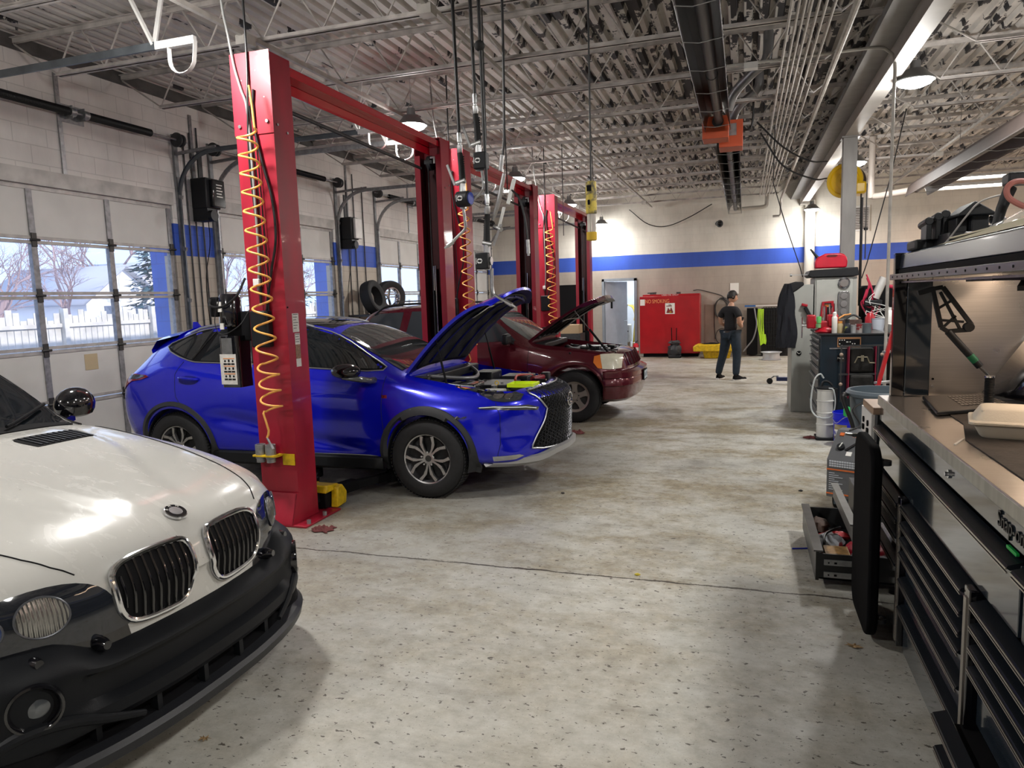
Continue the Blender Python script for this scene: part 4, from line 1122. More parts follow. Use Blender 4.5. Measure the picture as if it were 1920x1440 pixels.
def wheel(parent_loc, s, style, r=.36, w=.235, rimr=.235, label=None):
 """returns dict of MB in world coords; s=+1 faces low y"""
 c = Vector(parent_loc); M = Matrix.Rotation(pi/2 if s > 0 else -pi/2, 3, 'X')   # local +z -> world -y (s>0)
 out = {}
 h = w/2
 ty = MB(); prof = [(rimr+.002, h-.02), (rimr+.012, h-.004), (rimr+.05, h+.004), (r-.035, h-.004), (r-.012, h-.022), (r-.002, h-.05), (r, 0), (r-.002, -h+.05), (r-.012, -h+.022), (rimr+.03, -h), (rimr, -h+.02)]
 ty.lathe(prof, c, 56, M, closed=True)
 out['tyre'] = ty
 tr = MB()
 for q in range(70):
  a = 2*pi*q/70
  for zz in (-.075, -.025, .025, .075):
   p = c+M @ V((r+.001)*cos(a+zz*.6), (r+.001)*sin(a+zz*.6), zz)
   tr.obox(p, (.006, .020, .036), M @ Matrix.Rotation(a, 3, 'Z'))
 out['tread'] = tr
 return out, c, M
# ------------------------------------------------------------ BODY: white SUV (nose at local 0, facing +x)
BX, BY = -2.10, 2.31
def row(xs, yz):
 return [(x, y, z) for x, (y, z) in zip(xs, yz)]
bmw_rows = [
 row([-.040,-.042,-.048,-.052,-.052,-.052,-.048,-.042,-.04], [(0,0.707),(0.163,0.708),(0.312,0.698),(0.398,0.671),(0.415,0.619),(0.412,0.57),(0.352,0.53),(0.212,0.51),(0,0.51)]),
 row([-.065,-.07,-.12,-.18,-.21,-.21,-.17,-.10,-.06], [(0,0.807),(0.263,0.808),(0.512,0.778),(0.658,0.731),(0.695,0.649),(0.692,0.56),(0.632,0.48),(0.432,0.43),(0,0.42)]),
 row([-.105,-.115,-.18,-.27,-.33,-.34,-.32,-.22,-.10], [(0,0.887),(0.295,0.882),(0.58,0.855),(0.79,0.795),(0.855,0.695),(0.86,0.57),(0.84,0.45),(0.67,0.34),(0,0.33)]),
 row([-.19,-.20,-.26,-.35,-.44,-.46,-.44,-.34,-.20], [(0,0.95),(0.305,0.944),(0.61,0.915),(0.83,0.845),(0.91,0.735),(0.92,0.58),(0.905,0.44),(0.8,0.3),(0,0.28)]),
 row([-.38,-.39,-.43,-.49,-.56,-.58,-.57,-.52,-.4], [(0,1.004),(0.315,0.998),(0.63,0.975),(0.84,0.915),(0.935,0.785),(0.95,0.6),(0.94,0.42),(0.86,0.27),(0,0.25)]),
 row([-.80]*9, [(0,1.08),(0.325,1.076),(0.64,1.058),(0.85,1),(0.95,0.845),(0.955,0.62),(0.95,0.42),(0.88,0.26),(0,0.24)]),
 row([-1.20]*9, [(0,1.14),(0.335,1.136),(0.65,1.125),(0.86,1.065),(0.955,0.885),(0.955,0.64),(0.95,0.42),(0.88,0.26),(0,0.24)]),
 row([-1.46,-1.47,-1.50,-1.54,-1.54,-1.54,-1.54,-1.54,-1.5], [(0,1.177),(0.365,1.172),(0.72,1.16),(0.89,1.095),(0.96,0.915),(0.955,0.65),(0.95,0.42),(0.89,0.26),(0,0.24)]),
 row([-1.52,-1.53,-1.57,-1.62,-1.62,-1.62,-1.62,-1.62,-1.6], [(0,1.175),(.36,1.17),(.73,1.14),(.87,1.07),(.935,.91),(.935,.65),(.93,.42),(.87,.26),(0,.24)]),
 row([-1.92,-1.93,-1.96,-1.98,-1.98,-1.98,-1.98,-1.98,-2.0], [(0,1.46),(.36,1.45),(.68,1.42),(.86,1.10),(.935,.93),(.935,.66),(.93,.42),(.87,.26),(0,.24)]),
 row([-2.25]*9, [(0,1.64),(.36,1.63),(.63,1.59),(.84,1.12),(.935,.94),(.935,.66),(.93,.42),(.87,.26),(0,.24)]),
 row([-2.80]*9, [(0,1.70),(.36,1.69),(.63,1.64),(.85,1.12),(.935,.95),(.935,.66),(.93,.42),(.87,.26),(0,.24)]),
 row([-3.60]*9, [(0,1.69),(.36,1.68),(.63,1.63),(.85,1.13),(.935,.96),(.935,.66),(.93,.42),(.87,.26),(0,.26)]),
 row([-4.15]*9, [(0,1.64),(.36,1.63),(.61,1.58),(.84,1.13),(.93,.97),(.93,.66),(.92,.45),(.85,.32),(0,.30)]),
 row([-4.40,-4.40,-4.38,-4.45,-4.5,-4.5,-4.5,-4.5,-4.5], [(0,1.40),(.36,1.40),(.58,1.36),(.80,1.10),(.88,.95),(.88,.66),(.86,.45),(.80,.36),(0,.34)]),
 row([-4.62,-4.62,-4.6,-4.58,-4.58,-4.6,-4.6,-4.6,-4.6], [(0,.98),(.36,.98),(.6,.96),(.75,.92),(.80,.85),(.80,.66),(.78,.5),(.70,.42),(0,.40)]),
]
# ------------------------------------------------------------ BODY: blue crossover
LX, LY = -1.60, 6.60
lex_rows = [
 row([0,-.002,-.008,-.012,-.012,-.012,-.010,-.004,0], [(0,.78),(.12,.78),(.22,.76),(.27,.70),(.30,.62),(.30,.52),(.26,.44),(.15,.40),(0,.40)]),
 row([-.03,-.035,-.09,-.15,-.20,-.22,-.20,-.10,-.03], [(0,.89),(.22,.885),(.42,.86),(.54,.80),(.60,.68),(.62,.54),(.56,.40),(.36,.32),(0,.31)]),
 row([-.09,-.10,-.17,-.27,-.36,-.40,-.36,-.24,-.09], [(0,.935),(.26,.93),(.52,.91),(.70,.86),(.77,.72),(.79,.55),(.76,.39),(.60,.28),(0,.27)]),
 row([-.22,-.23,-.30,-.42,-.52,-.56,-.53,-.45,-.3], [(0,.965),(.28,.96),(.56,.945),(.77,.905),(.85,.76),(.87,.57),(.855,.39),(.74,.27),(0,.25)]),
 row([-.45,-.46,-.52,-.62,-.70,-.73,-.72,-.68,-.6], [(0,1.0),(.3,.995),(.6,.985),(.80,.95),(.885,.80),(.90,.58),(.89,.40),(.80,.26),(0,.25)]),
 row([-.85,-.86,-.90,-.96,-1.0,-1.0,-1.0,-1.0,-1.], [(0,1.06),(.32,1.055),(.62,1.045),(.81,1.01),(.90,.86),(.925,.62),(.91,.42),(.83,.26),(0,.25)]),
 row([-1.22,-1.23,-1.26,-1.32,-1.34,-1.34,-1.34,-1.34,-1.3], [(0,1.12),(.34,1.115),(.66,1.10),(.83,1.05),(.90,.90),(.915,.64),(.89,.42),(.84,.25),(0,.24)]),
 row([-1.36,-1.37,-1.42,-1.48,-1.48,-1.48,-1.48,-1.48,-1.5], [(0,1.17),(.34,1.165),(.70,1.14),(.845,1.07),(.90,.92),(.91,.66),(.885,.42),(.84,.25),(0,.24)]),
 row([-1.80,-1.80,-1.80,-1.86,-1.86,-1.86,-1.86,-1.86,-1.8], [(0,1.40),(.34,1.39),(.665,1.345),(.84,1.09),(.90,.94),(.90,.66),(.875,.42),(.835,.25),(0,.24)]),
 row([-2.16,-2.16,-2.14,-2.16,-2.16,-2.16,-2.16,-2.16,-2.2], [(0,1.565),(.34,1.555),(.61,1.50),(.835,1.10),(.90,.95),(.90,.66),(.87,.42),(.835,.25),(0,.24)]),
 row([-2.60]*9, [(0,1.640),(.34,1.630),(.58,1.580),(.84,1.12),(.905,.97),(.905,.67),(.875,.42),(.84,.25),(0,.24)]),
 row([-3.20]*9, [(0,1.652),(.34,1.640),(.58,1.590),(.85,1.14),(.91,.99),(.91,.68),(.88,.42),(.84,.25),(0,.24)]),
 row([-3.75]*9, [(0,1.62),(.34,1.61),(.57,1.55),(.855,1.18),(.92,1.02),(.925,.70),(.91,.43),(.84,.27),(0,.26)]),
 row([-4.18,-4.18,-4.16,-4.14,-4.15,-4.15,-4.15,-4.15,-4.15], [(0,1.56),(.34,1.55),(.54,1.48),(.83,1.20),(.91,1.03),(.92,.72),(.91,.46),(.82,.31),(0,.30)]),
 row([-4.46,-4.46,-4.44,-4.40,-4.40,-4.42,-4.42,-4.42,-4.42], [(0,1.44),(.32,1.43),(.52,1.38),(.77,1.18),(.90,1.06),(.89,.72),(.85,.46),(.78,.35),(0,.33)]),
 row([-4.60,-4.60,-4.58,-4.56,-4.55,-4.60,-4.62,-4.60,-4.58], [(0,1.15),(.32,1.15),(.55,1.14),(.76,1.11),(.87,1.05),(.85,.74),(.78,.5),(.70,.40),(0,.38)]),
 row([-4.70,-4.70,-4.69,-4.68,-4.67,-4.72,-4.72,-4.70,-4.68], [(0,.95),(.30,.95),(.50,.96),(.62,.96),(.70,.92),(.70,.72),(.64,.55),(.56,.47),(0,.45)]),
]
# ------------------------------------------------------------ BODY: maroon SUV
JX, JY = -1.42, 10.58
jeep_rows = [
 row([-.05,-.05,-.06,-.07,-.07,-.07,-.07,-.06,-.05], [(0,.62),(.3,.62),(.5,.61),(.60,.58),(.62,.54),(.62,.48),(.60,.44),(.4,.42),(0,.42)]),
 row([-.06,-.07,-.12,-.17,-.20,-.20,-.18,-.12,-.08], [(0,.68),(.36,.68),(.62,.67),(.76,.65),(.80,.60),(.80,.48),(.78,.38),(.5,.32),(0,.31)]),
 row([-.14,-.15,-.18,-.24,-.28,-.30,-.30,-.24,-.2], [(0,.94),(.35,.93),(.60,.91),(.78,.88),(.86,.72),(.88,.52),(.87,.38),(.7,.29),(0,.28)]),
 row([-.22,-.23,-.27,-.34,-.40,-.42,-.42,-.4,-.4], [(0,1.0),(.35,.995),(.62,.98),(.80,.935),(.88,.76),(.90,.55),(.89,.40),(.8,.30),(0,.28)]),
 row([-.55]*9, [(0,1.04),(.35,1.035),(.65,1.02),(.83,.98),(.905,.80),(.915,.58),(.905,.42),(.82,.30),(0,.28)]),
 row([-1.0]*9, [(0,1.09),(.35,1.085),(.66,1.07),(.84,1.02),(.91,.84),(.915,.60),(.905,.42),(.82,.30),(0,.28)]),
 row([-1.38,-1.39,-1.42,-1.45,-1.45,-1.45,-1.45,-1.45,-1.4], [(0,1.14),(.35,1.135),(.69,1.115),(.85,1.05),(.91,.86),(.915,.62),(.90,.42),(.83,.30),(0,.28)]),
 row([-1.50,-1.51,-1.55,-1.58,-1.58,-1.58,-1.58,-1.58,-1.6], [(0,1.18),(.35,1.175),(.72,1.15),(.86,1.07),(.91,.87),(.915,.62),(.90,.42),(.83,.30),(0,.28)]),
 row([-1.95,-1.95,-1.93,-1.95,-1.95,-1.95,-1.95,-1.95,-2], [(0,1.50),(.35,1.49),(.67,1.45),(.85,1.09),(.91,.88),(.91,.62),(.895,.42),(.83,.30),(0,.28)]),
 row([-2.28,-2.28,-2.24,-2.25,-2.25,-2.25,-2.25,-2.25,-2.2], [(0,1.68),(.35,1.67),(.62,1.63),(.85,1.10),(.91,.89),(.91,.62),(.895,.42),(.83,.30),(0,.28)]),
 row([-2.8]*9, [(0,1.72),(.35,1.71),(.62,1.67),(.85,1.11),(.91,.9),(.91,.62),(.895,.42),(.83,.30),(0,.28)]),
 row([-3.5]*9, [(0,1.725),(.35,1.715),(.62,1.67),(.85,1.11),(.91,.9),(.91,.62),(.895,.42),(.83,.30),(0,.28)]),
 row([-4.10]*9, [(0,1.70),(.35,1.69),(.61,1.64),(.84,1.11),(.905,.9),(.905,.62),(.89,.44),(.83,.32),(0,.30)]),
 row([-4.36,-4.36,-4.34,-4.42,-4.46,-4.46,-4.46,-4.46,-4.45], [(0,1.58),(.35,1.57),(.59,1.53),(.80,1.10),(.86,.9),(.87,.62),(.86,.46),(.8,.36),(0,.34)]),
 row([-4.54,-4.54,-4.53,-4.54,-4.56,-4.57,-4.57,-4.56,-4.56], [(0,1.10),(.35,1.10),(.55,1.08),(.70,1.0),(.76,.88),(.78,.62),(.76,.5),(.68,.42),(0,.40)]),
]
BMW_ME = cage_mesh(bmw_rows, BX, BY, 3, ((3,.55,3,8),(3,.8,8,13),(2,.45,8,13),(1,.35,3,8)))
LEX_ME = cage_mesh(lex_rows, LX, LY, 3, ((3,.6,7,14),(4,.25,2,6),(2,.35,7,13),(4,.35,14,15)))
JEEP_ME = cage_mesh(jeep_rows, JX, JY, 3, ((3,.9,7,13),(3,.5,2,7),(2,.6,8,12),(5,.35,1,13),(-2,.6,0,0)))
BMW_T, LEX_T, JEEP_T = bvh_of(BMW_ME), bvh_of(LEX_ME), bvh_of(JEEP_ME)
# ------------------------------------------------------------ WHITE SUV
def smooth01(t): t = max(0, min(1, t)); return t*t*(3-2*t)
car = thing('car', (BX-2.3, BY, 0), 'white SUV with twin chrome rimmed black grilles and black bumper, nearest the camera', 'car')
pn = NT('white_car_paint'); c_ = pn.coord()
sm = pn.ramp(pn.noise(pn.coord((1,2.5,1)), 3.5, 6, .7, 1.5), [(.40, 0.), (.75, 1.)])
ch = pn.ramp(pn.noise(c_, 60, 2, .5), [(.765, 0.), (.78, 1.)])
pn.set(Base_Color=pn.mix(pn.math('MULTIPLY', ch, .8), pn.mix(pn.math('MULTIPLY', sm, .25), (.60,.595,.56), (.52,.505,.46)), (.12,.09,.06)), Roughness=pn.ramp(sm, [(0., .16), (1., .38)]), Coat_Weight=.55, Coat_Roughness=.06)
white = pn.m
me = BMW_ME
for v in me.vertices:      # power dome running down the hood towards the badge
 x = v.co.x-BX; y = abs(v.co.y-BY); z = v.co.z
 if -1.5 < x < -.17 and z > .9:
  yd = .10+.40*smooth01((-x-.16)/1.1)
  v.co.z += .014*(1-smooth01((y-yd)/.045))*smooth01((-x-.17)/.15)*smooth01((x+1.5)/.2)
me.materials.append(white); me.materials.append(M_['matte_black'])
cut = [(MB().cyl((BX-.90, BY-s*1.2, .40), (BX-.90, BY-s*.60, .40), .43, n=48), 1) for s in (1, -1)]+[(MB().cyl((BX-3.72, BY-s*1.2, .40), (BX-3.72, BY-s*.60, .40), .43, n=48), 1) for s in (1, -1)]
me = boolean(me, cut); blacken(me, BX, BY, (-.90, -3.72), .40, .43, None)
T = bvh_of(me)
body = mesh_obj(me, 'body_shell', [white, M_['matte_black']], car, 30)
FF = (V(BX+2, BY, 0), V(0,1,0), V(0,0,1), V(-1,0,0)); TF = (V(BX, BY, 3), V(1,0,0), V(0,1,0), V(0,0,-1))
def both(poly): return [poly, [(-a, b) for a, b in reversed(poly)]]
gb = M_['gloss_black']
# kidney grilles
kid = [(.062,.835),(.11,.847),(.22,.850),(.33,.842),(.385,.815),(.395,.77),(.388,.69),(.355,.635),(.29,.612),(.17,.605),(.11,.613),(.075,.645),(.052,.71),(.047,.785)]
for s in (1, -1):
 P = smooth2([(a*s, b) for a, b in kid], 3)
 if s < 0: P = P[::-1]
 g = decal_mb(T, P, FF, .008, .018).build('kidney_grille', M_['matte_black'], car)
 rim = []
 for p in densify(P, .02):
  h, nn = on_body(T, FF[0]+FF[1]*p[0]+FF[2]*p[1], FF[3]); rim.append(h+nn*.011)
 MB().tube(rim, .0125, 10, closed=True).build('chrome_surround', M_['chrome'], g)
 b = MB()
 for q in range(9):
  yy = (.085+.035*q)*s; zt = .842-.10*max(0, (abs(yy)-.30)/.1)**2; zb = .618+.12*max(0, (.10-abs(yy))/.07)+.08*max(0, (abs(yy)-.30)/.08)
  pts = []
  for k in range(7):
   z = zb+(zt-zb)*k/6; h, nn = on_body(T, FF[0]+V(0, yy, z), FF[3]); pts.append(h+nn*.007)
  pass
  b.tube(catmull([pts[0]+V(.006,0,0), pts[3]+V(.006,0,0), pts[-1]+V(.006,0,0)], 4), .0045, 6)
 each(b, 'slat', M_['gloss_black'], g)
# badge: black ring, pale centre, letters
h, nn = on_body(T, (BX+2, BY, .925), (-1,0,0)); h = h+nn*.007
nn = (nn+V(0,0,.15)).normalized(); q_ = nn.to_track_quat('Z', 'Y').to_matrix()
bd = MB().lathe([(0,-.006),(.047,-.006),(.047,.004),(.044,.006),(0,.006)], h, 32, q_).build('round_badge', M_['chrome'], car)
MB().lathe([(.028,.0055),(.0435,.0055),(.0435,.0078),(.028,.0078)], h, 32, q_, closed=True).build('black_ring', gb, bd)
MB().lathe([(0,.0055),(.0275,.0055),(.0275,.0080),(0,.0085)], h, 28, q_).build('silver_centre', M_['steel'], bd)
for chh, a in (('B', 142), ('M', 90), ('W', 38)):
 a = radians(a)
 # badge up is towards the windscreen, letters read from the front of the car
 up = V(-1,0,0)-nn*V(-1,0,0).dot(nn); up.normalize(); rt = up.cross(nn).normalized()
 p = h+nn*.0085+(rt*cos(a)+up*sin(a))*.0357
 upl = (rt*cos(a)+up*sin(a)).normalized(); rtl = upl.cross(nn).normalized()
 Mx = Matrix((rtl, upl, nn)).transposed().to_euler()
 text(chh, 'letter', M_['paper'], bd, p, .0165, Mx, .0003)
# headlamps: dark housing with ribbed round lens; both sides
rib = NT('ribbed_lens'); wv = rib.N.new('ShaderNodeTexWave'); wv.bands_direction = 'Y'; wv.inputs['Scale'].default_value = 26; wv.inputs['Distortion'].default_value = 1.2; wv.inputs['Detail'].default_value = 1
rib.t.links.new(rib.coord(), wv.inputs['Vector']); rib.bump(wv.outputs['Fac'], .9, .012); rib.set(Base_Color=rib.mix(rib.noise(rib.coord((3,1,1)), 14), (.30,.30,.29), (.75,.74,.70)), Metallic=.85, Roughness=.22)
lampP = [(.345,.618),(.375,.665),(.405,.74),(.44,.79),(.50,.822),(.58,.835),(.68,.83),(.78,.80),(.86,.74),(.885,.69),(.87,.645),(.80,.63),(.74,.645),(.66,.645),(.58,.63),(.48,.612)]
for s in (1, -1):
 P = [(a*s, b) for a, b in lampP]
 if s < 0: P = P[::-1]
 P = smooth2(P, 2)
 fr = (V(BX+1.2, BY+s*.8, 0), V(0,1,0), V(0,0,1), V(-1, -s*.0, 0))
 fr = FF
 hl = decal_mb(T, P, fr, .006, .035).build('headlamp', mat('lamp_glass', (.016,.019,.026), .05, coat=1), car)
 for (cy, cz, r, nm, mt) in ((.615, .745, .072, 'high_beam_lens', rib.m), (.775, .735, .062, 'projector_lens', mat('projector_blue', (.05,.08,.22), .06, .3, coat=1))):
  C = [(s*cy+r*cos(2*pi*k/28), cz+r*.92*sin(2*pi*k/28)) for k in range(28)]
  decal_mb(T, C, FF, .0105, .02, .004).build(nm, mt, hl)
  ring = []
  for p in C:
   h2, n2 = on_body(T, FF[0]+FF[1]*p[0]+FF[2]*p[1], FF[3]); ring.append(h2+n2*.010)
  MB().tube(ring, .004, 6, closed=True).build('lens_ring', mat('lens_ring', (.12,.125,.14), .3, .6), hl)
 # black strip under the lamp
 b = decal_mb(T, [(s*a, z) for a, z in ((.35,.57),(.36,.617),(.48,.611),(.58,.628),(.66,.643),(.74,.643),(.80,.628),(.87,.640),(.90,.60),(.88,.55))][::s], FF, .004, .04)
 b.build('lamp_trim', gb, car)
# hood vents
for s in (1, -1):
 vp = [(-1.285,.18),(-1.30,.20),(-1.295,.47),(-1.255,.515),(-1.165,.515),(-1.13,.48),(-1.115,.20),(-1.135,.165),(-1.26,.16)]
 v = decal_mb(T, smooth2([(a, s*b) for a, b in vp], 2), TF, .002, .04).build('hood_vent', M_['matte_black'], car)
 b = MB()
 for k in range(10):
  y = s*(.20+.031*k); p0, _ = on_body(T, (BX-1.285, BY+y, 3), (0,0,-1)); p1, _ = on_body(T, (BX-1.13, BY+y, 3), (0,0,-1))
  b.bar(p0+V(0,0,.004), p1+V(0,0,.004), .012, .006)
 b.build('vent_louvres', M_['black_plastic'], v)
# hood shut line and door seams
b = MB()
for s in (1, -1):
 seam(T, [(-1.50, s*.82), (-1.15, s*.775), (-.73, s*.70), (-.47, s*.635), (-.295, s*.575), (-.215, s*.535), (-.16, s*.49)], TF, .003, .0015, b)
for s in (1, -1):
 fr = side_frame(s, BY, BX)
 seam(T, [(-1.45,1.0),(-1.47,.5)], fr, .003, .0015, b); seam(T, [(-2.55,1.08),(-2.55,.45)], fr, .003, .0015, b); seam(T, [(-3.4,1.08),(-3.35,.7)], fr, .003, .0015, b)
b.build('panel_gaps', M_['matte_black'], car)
# glazing
gd = M_['glass_dark']
wsP = [(-1.56,-.72),(-1.53,-.36),(-1.52,0),(-1.53,.36),(-1.56,.72),(-1.80,.70),(-2.10,.64),(-2.13,0),(-2.10,-.64),(-1.80,-.70)]
decal_mb(T, wsP, TF, .004, .05).build('windscreen', gd, car)
for s in (1, -1):
 fr = side_frame(s, BY, BX)
 for P in ([(-1.72,1.14),(-2.05,1.40),(-2.28,1.53),(-2.62,1.57),(-2.62,1.14)], [(-2.70,1.14),(-2.70,1.57),(-3.30,1.56),(-3.42,1.14)], [(-3.50,1.14),(-3.38,1.56),(-3.95,1.52),(-4.10,1.2),(-4.0,1.14)]):
  decal_mb(T, P, fr, .004, .06).build('side_window', gd, car)
 b = MB()
 rr = densify_open([(-1.585,.80),(-1.75,.775),(-1.98,.725),(-2.2,.67)], .05)
 P = []
 for p in rr:
  h2, n2 = on_body(T, (BX+p[0], BY+s*p[1], 3), (0,0,-1)); P.append(h2+n2*.004)
 b.tube(P, .009, 8); b.build('pillar_moulding', gb, car)
# cowl, wipers
b = decal_mb(T, [(-1.50,-.68),(-1.475,-.36),(-1.465,0),(-1.475,.36),(-1.50,.68),(-1.56,.73),(-1.545,.36),(-1.535,0),(-1.545,-.36),(-1.56,-.73)], TF, .006, .05); b.build('cowl_panel', M_['matte_black'], car)
for k, (a, e) in enumerate((((-1.50,.30),(-1.70,.66)), ((-1.50,-.35),(-1.66,.25)))):
 P = []
 for p in densify_open([a, e], .06):
  h2, n2 = on_body(T, (BX+p[0], BY+p[1], 3), (0,0,-1)); P.append(h2+n2*.028)
 w_ = MB(); w_.tube(P, .009, 8); w_.build('wiper', M_['matte_black'], car)
# mirrors
for s in (1, -1):
 c0 = V(BX-1.90, BY+s*1.04, 1.20)
 b = MB(); b.sphere(c0, .14, 20, (.62, .95, .78)); 
 for v in b.v:
  if v.x < c0.x-.045: v.x = c0.x-.045
  if v.z < c0.z-.075: v.z = c0.z-.075
 b.bar(V(BX-1.80, BY+s*.83, 1.12), V(BX-1.88, BY+s*.97, 1.13), .08, .04)
 b.build('mirror', M_['gloss_black'], car)
# ---------------- front bumper, swept around the nose
plan = catmull([V(.015,0,0), V(.006,.25,0), V(-.035,.5,0), V(-.105,.69,0), V(-.20,.82,0), V(-.33,.905,0), V(-.48,.945,0)], 6)
def bumper_rows(prof):
 rows = []
 full = [V(p.x, -p.y, 0) for p in plan[:0:-1]]+plan
 for i, p in enumerate(full):
  d = (full[min(i+1, len(full)-1)]-full[max(i-1, 0)]).normalized(); nrm = V(d.y, -d.x, 0)
  t = abs(p.y); row_ = []
  for o, z in prof(t): row_.append(V(BX, BY, z)+p+nrm*o)
  rows.append(row_)
 return rows
def mixp(a, b, t): return [(x0+(x1-x0)*t, z0+(z1-z0)*t) for (x0, z0), (x1, z1) in zip(a, b)]
mid_ = [(-.12,.580),(-.085,.572),(-.015,.540),(.0,.525),(-.004,.512),(-.035,.502),(-.040,.455),(-.038,.410),(-.012,.398),(.004,.388),(.010,.350),(-.008,.325),(-.030,.318)]
end_ = [(-.12,.66),(-.070,.640),(-.020,.590),(-.004,.560),(.0,.54),(.0,.52),(-.002,.48),(-.004,.44),(-.004,.41),(.004,.388),(.010,.350),(.004,.325),(.0,.318)]
def prof_up(t): return mixp(mid_, end_, smooth01((t-.46)/.20))
bp = mat('bumper_black', (.007,.008,.010), .38, bump=.12, bscale=420, rvar=.14, scale=3, spec=.22)
bo = MB().grid(bumper_rows(prof_up)).build('front_bumper', bp, car, angle=28, solid=.004)
def prof_slot(t): k = smooth01((t-.60)/.12); return [(-.030+.03*k,.318),(-.085+.085*k,.312),(-.085+.085*k,.258),(-.03+.035*k,.250)]
MB().grid(bumper_rows(prof_slot)).build('lower_intake', M_['matte_black'], bo, angle=28)
def prof_lip(t): return [(-.03+.035*smooth01((t-.60)/.12),.250),(.012,.240),(.028,.222),(.020,.185),(-.01,.165),(-.10,.160)]
MB().grid(bumper_rows(prof_lip)).build('lower_lip', mat('lip_black', (.014,.015,.018), .42, bump=.1, bscale=300), bo, angle=28)
b = MB()
for y in (-.52,-.30,-.08,.14,.36,.56):
 x = BX+.02-.33*y*y-.02; b.box(x-.03, x+.005, BY+y-.012, BY+y+.012, .25, .322)
each(b, 'intake_rib', bp, bo)
# skid plate moulding arching over the lower corners
b = MB()
for s in (1, -1):
 P = catmull([V(.005,.40,.30), V(-.03,.52,.345), V(-.075,.62,.385), V(-.13,.72,.40), V(-.19,.80,.375), V(-.26,.86,.33), V(-.36,.92,.30)], 5)
 P = [V(BX+p.x, BY+s*p.y, p.z) for p in P]; b.tube(P, [.012+.012*sin(pi*k/(len(P)-1)) for k in range(len(P))], 10)
each(b, 'skid_moulding', bp, bo)
for s in (1, -1):
 # fog lamps sunk in round bezels
 p = V(BX-.118, BY+s*.715, .478); n2 = V(.80, s*.60, .0).normalized(); q2 = n2.to_track_quat('Z', 'Y').to_matrix()
 f = MB().lathe([(.052,-.05),(.066,.0),(.076,.014),(.084,.012),(.086,.0),(.080,-.05)], p, 32, q2, closed=True).build('fog_lamp', gb, bo)
 MB().lathe([(0,-.02),(.05,-.02),(.05,-.012),(.03,.0),(0,.004)], p, 28, q2).build('fog_lens', mat('fog_lens', (.10,.11,.12), .08, .3, coat=1), f)
 MB().lathe([(.05,-.035),(.066,-.004),(.060,-.0),(.045,-.02)], p, 28, q2, closed=True).build('fog_reflector', M_['matte_black'], f)
 # washer nozzles and parking sensors
 for yy in (.46, .66):
  xx = .02-.33*yy*yy-.035
  c0 = V(BX+xx, BY+s*yy, .578+.02*(yy > .5)); MB().tube([c0+V(-.05,0,-.005), c0+V(.0,s*.01,.010), c0+V(.028,s*.014,.012)], [.034,.026,.015], 14).build('washer_nozzle', gb, bo)
 for yy in (.30, .74):
  c0 = V(BX+.02-.30*yy*yy-.004-.02*(yy > .5), BY+s*yy, .368); d0 = V(1, s*.5*yy, 0).normalized()
  MB().cyl(c0, c0+d0*.016, .017, n=18).cyl(c0+d0*.016, c0+d0*.019, .011, n=18).build('parking_sensor', bp, bo)
# wheels and side cladding
for s in (1, -1):
 for hx in (-.90, -3.72):
  o_, c_, Mw = wheel((BX+hx, BY+s*.80*-1, .37), s, 0, .37, .25, .23)
  w_ = o_['tyre'].build('wheel', M_['rubber'], car)
  b = MB(); b.lathe([(0,.06),(.06,.065),(.10,.05),(.20,.075),(.228,.09),(.232,-.1),(0,-.1)], c_, 36, Mw); b.build('alloy_rim', M_['steel'], w_)
 b = MB(); 
 for hx in (-.90, -3.72): b.merge(arch_flare(T, BX+hx, .40, .43, .50, s, BY))
 b.build('arch_moulding', bp, car)
 b = MB(); rows = []
 for k in range(13):
  x = BX-1.36-1.9*k/12; h2, n2 = on_body(T, (x, BY-3*s, .42), (0,s,0)); rows.append([V(x, h2.y-s*.012, .50), V(x, h2.y-s*.03, .44), V(x, h2.y-s*.02, .30), V(x, h2.y+s*.05, .25)])
 b.grid(rows); b.build('sill_moulding', bp, car, solid=.01)
# ------------------------------------------------------------ BLUE CROSSOVER
car = thing('car', (LX-2.3, LY, 0), 'bright blue crossover with raised hood and black mesh grille, parked in the first lift', 'car')
blue = mat('blue_car_paint', (.002,.006,.56), .22, .35, coat=1, spec=.6)
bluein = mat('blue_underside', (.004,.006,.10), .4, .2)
me = LEX_ME; me.materials.append(blue); me.materials.append(M_['matte_black'])
HUB = (-1.10, -3.88); WR = .362
for v in me.vertices:      # body side character: hollow above the sill, swage over the wheels
 x = v.co.x-LX; y = v.co.y-LY; z = v.co.z; s = 1 if y > 0 else -1
 if abs(y) > .7 and .3 < z < 1.0:
  lo = .42+.28*smooth01((-x-1.6)/2.0)
  d = .030*exp(-((z-lo)/.07)**2)*smooth01((-x-1.55)/.3)*smooth01((x+3.6)/.4)
  up = .018*(exp(-((x-HUB[0])/.42)**2)+exp(-((x-HUB[1])/.42)**2))*exp(-((z-.74)/.18)**2)
  v.co.y -= s*(d-up)
 # hollow cheek in the front fascia
 if x > -.42 and .42 < z < .74 and abs(y) > .48: v.co.x -= .045*exp(-((z-.56)/.10)**2)*exp(-((abs(y)-.68)/.14)**2)
cut = [(MB().cyl((LX+h, LY-s*1.2, .372), (LX+h, LY-s*.58, .372), .405, n=56), 1) for s in (1,-1) for h in HUB]
bay = [(-1.33,-.70),(-.85,-.71),(-.50,-.66),(-.36,-.58),(-.30,-.40),(-.24,-.2),(-.22,0),(-.24,.2),(-.30,.40),(-.36,.58),(-.50,.66),(-.85,.71),(-1.33,.70)]
cut.append((MB().prism([(LX+a, LY+b_) for a, b_ in bay], 'z', .70, 1.6), 1))
me = boolean(me, cut); blacken(me, LX, LY, HUB, .372, .405, (-1.33, -.22, .71)); T = bvh_of(me)
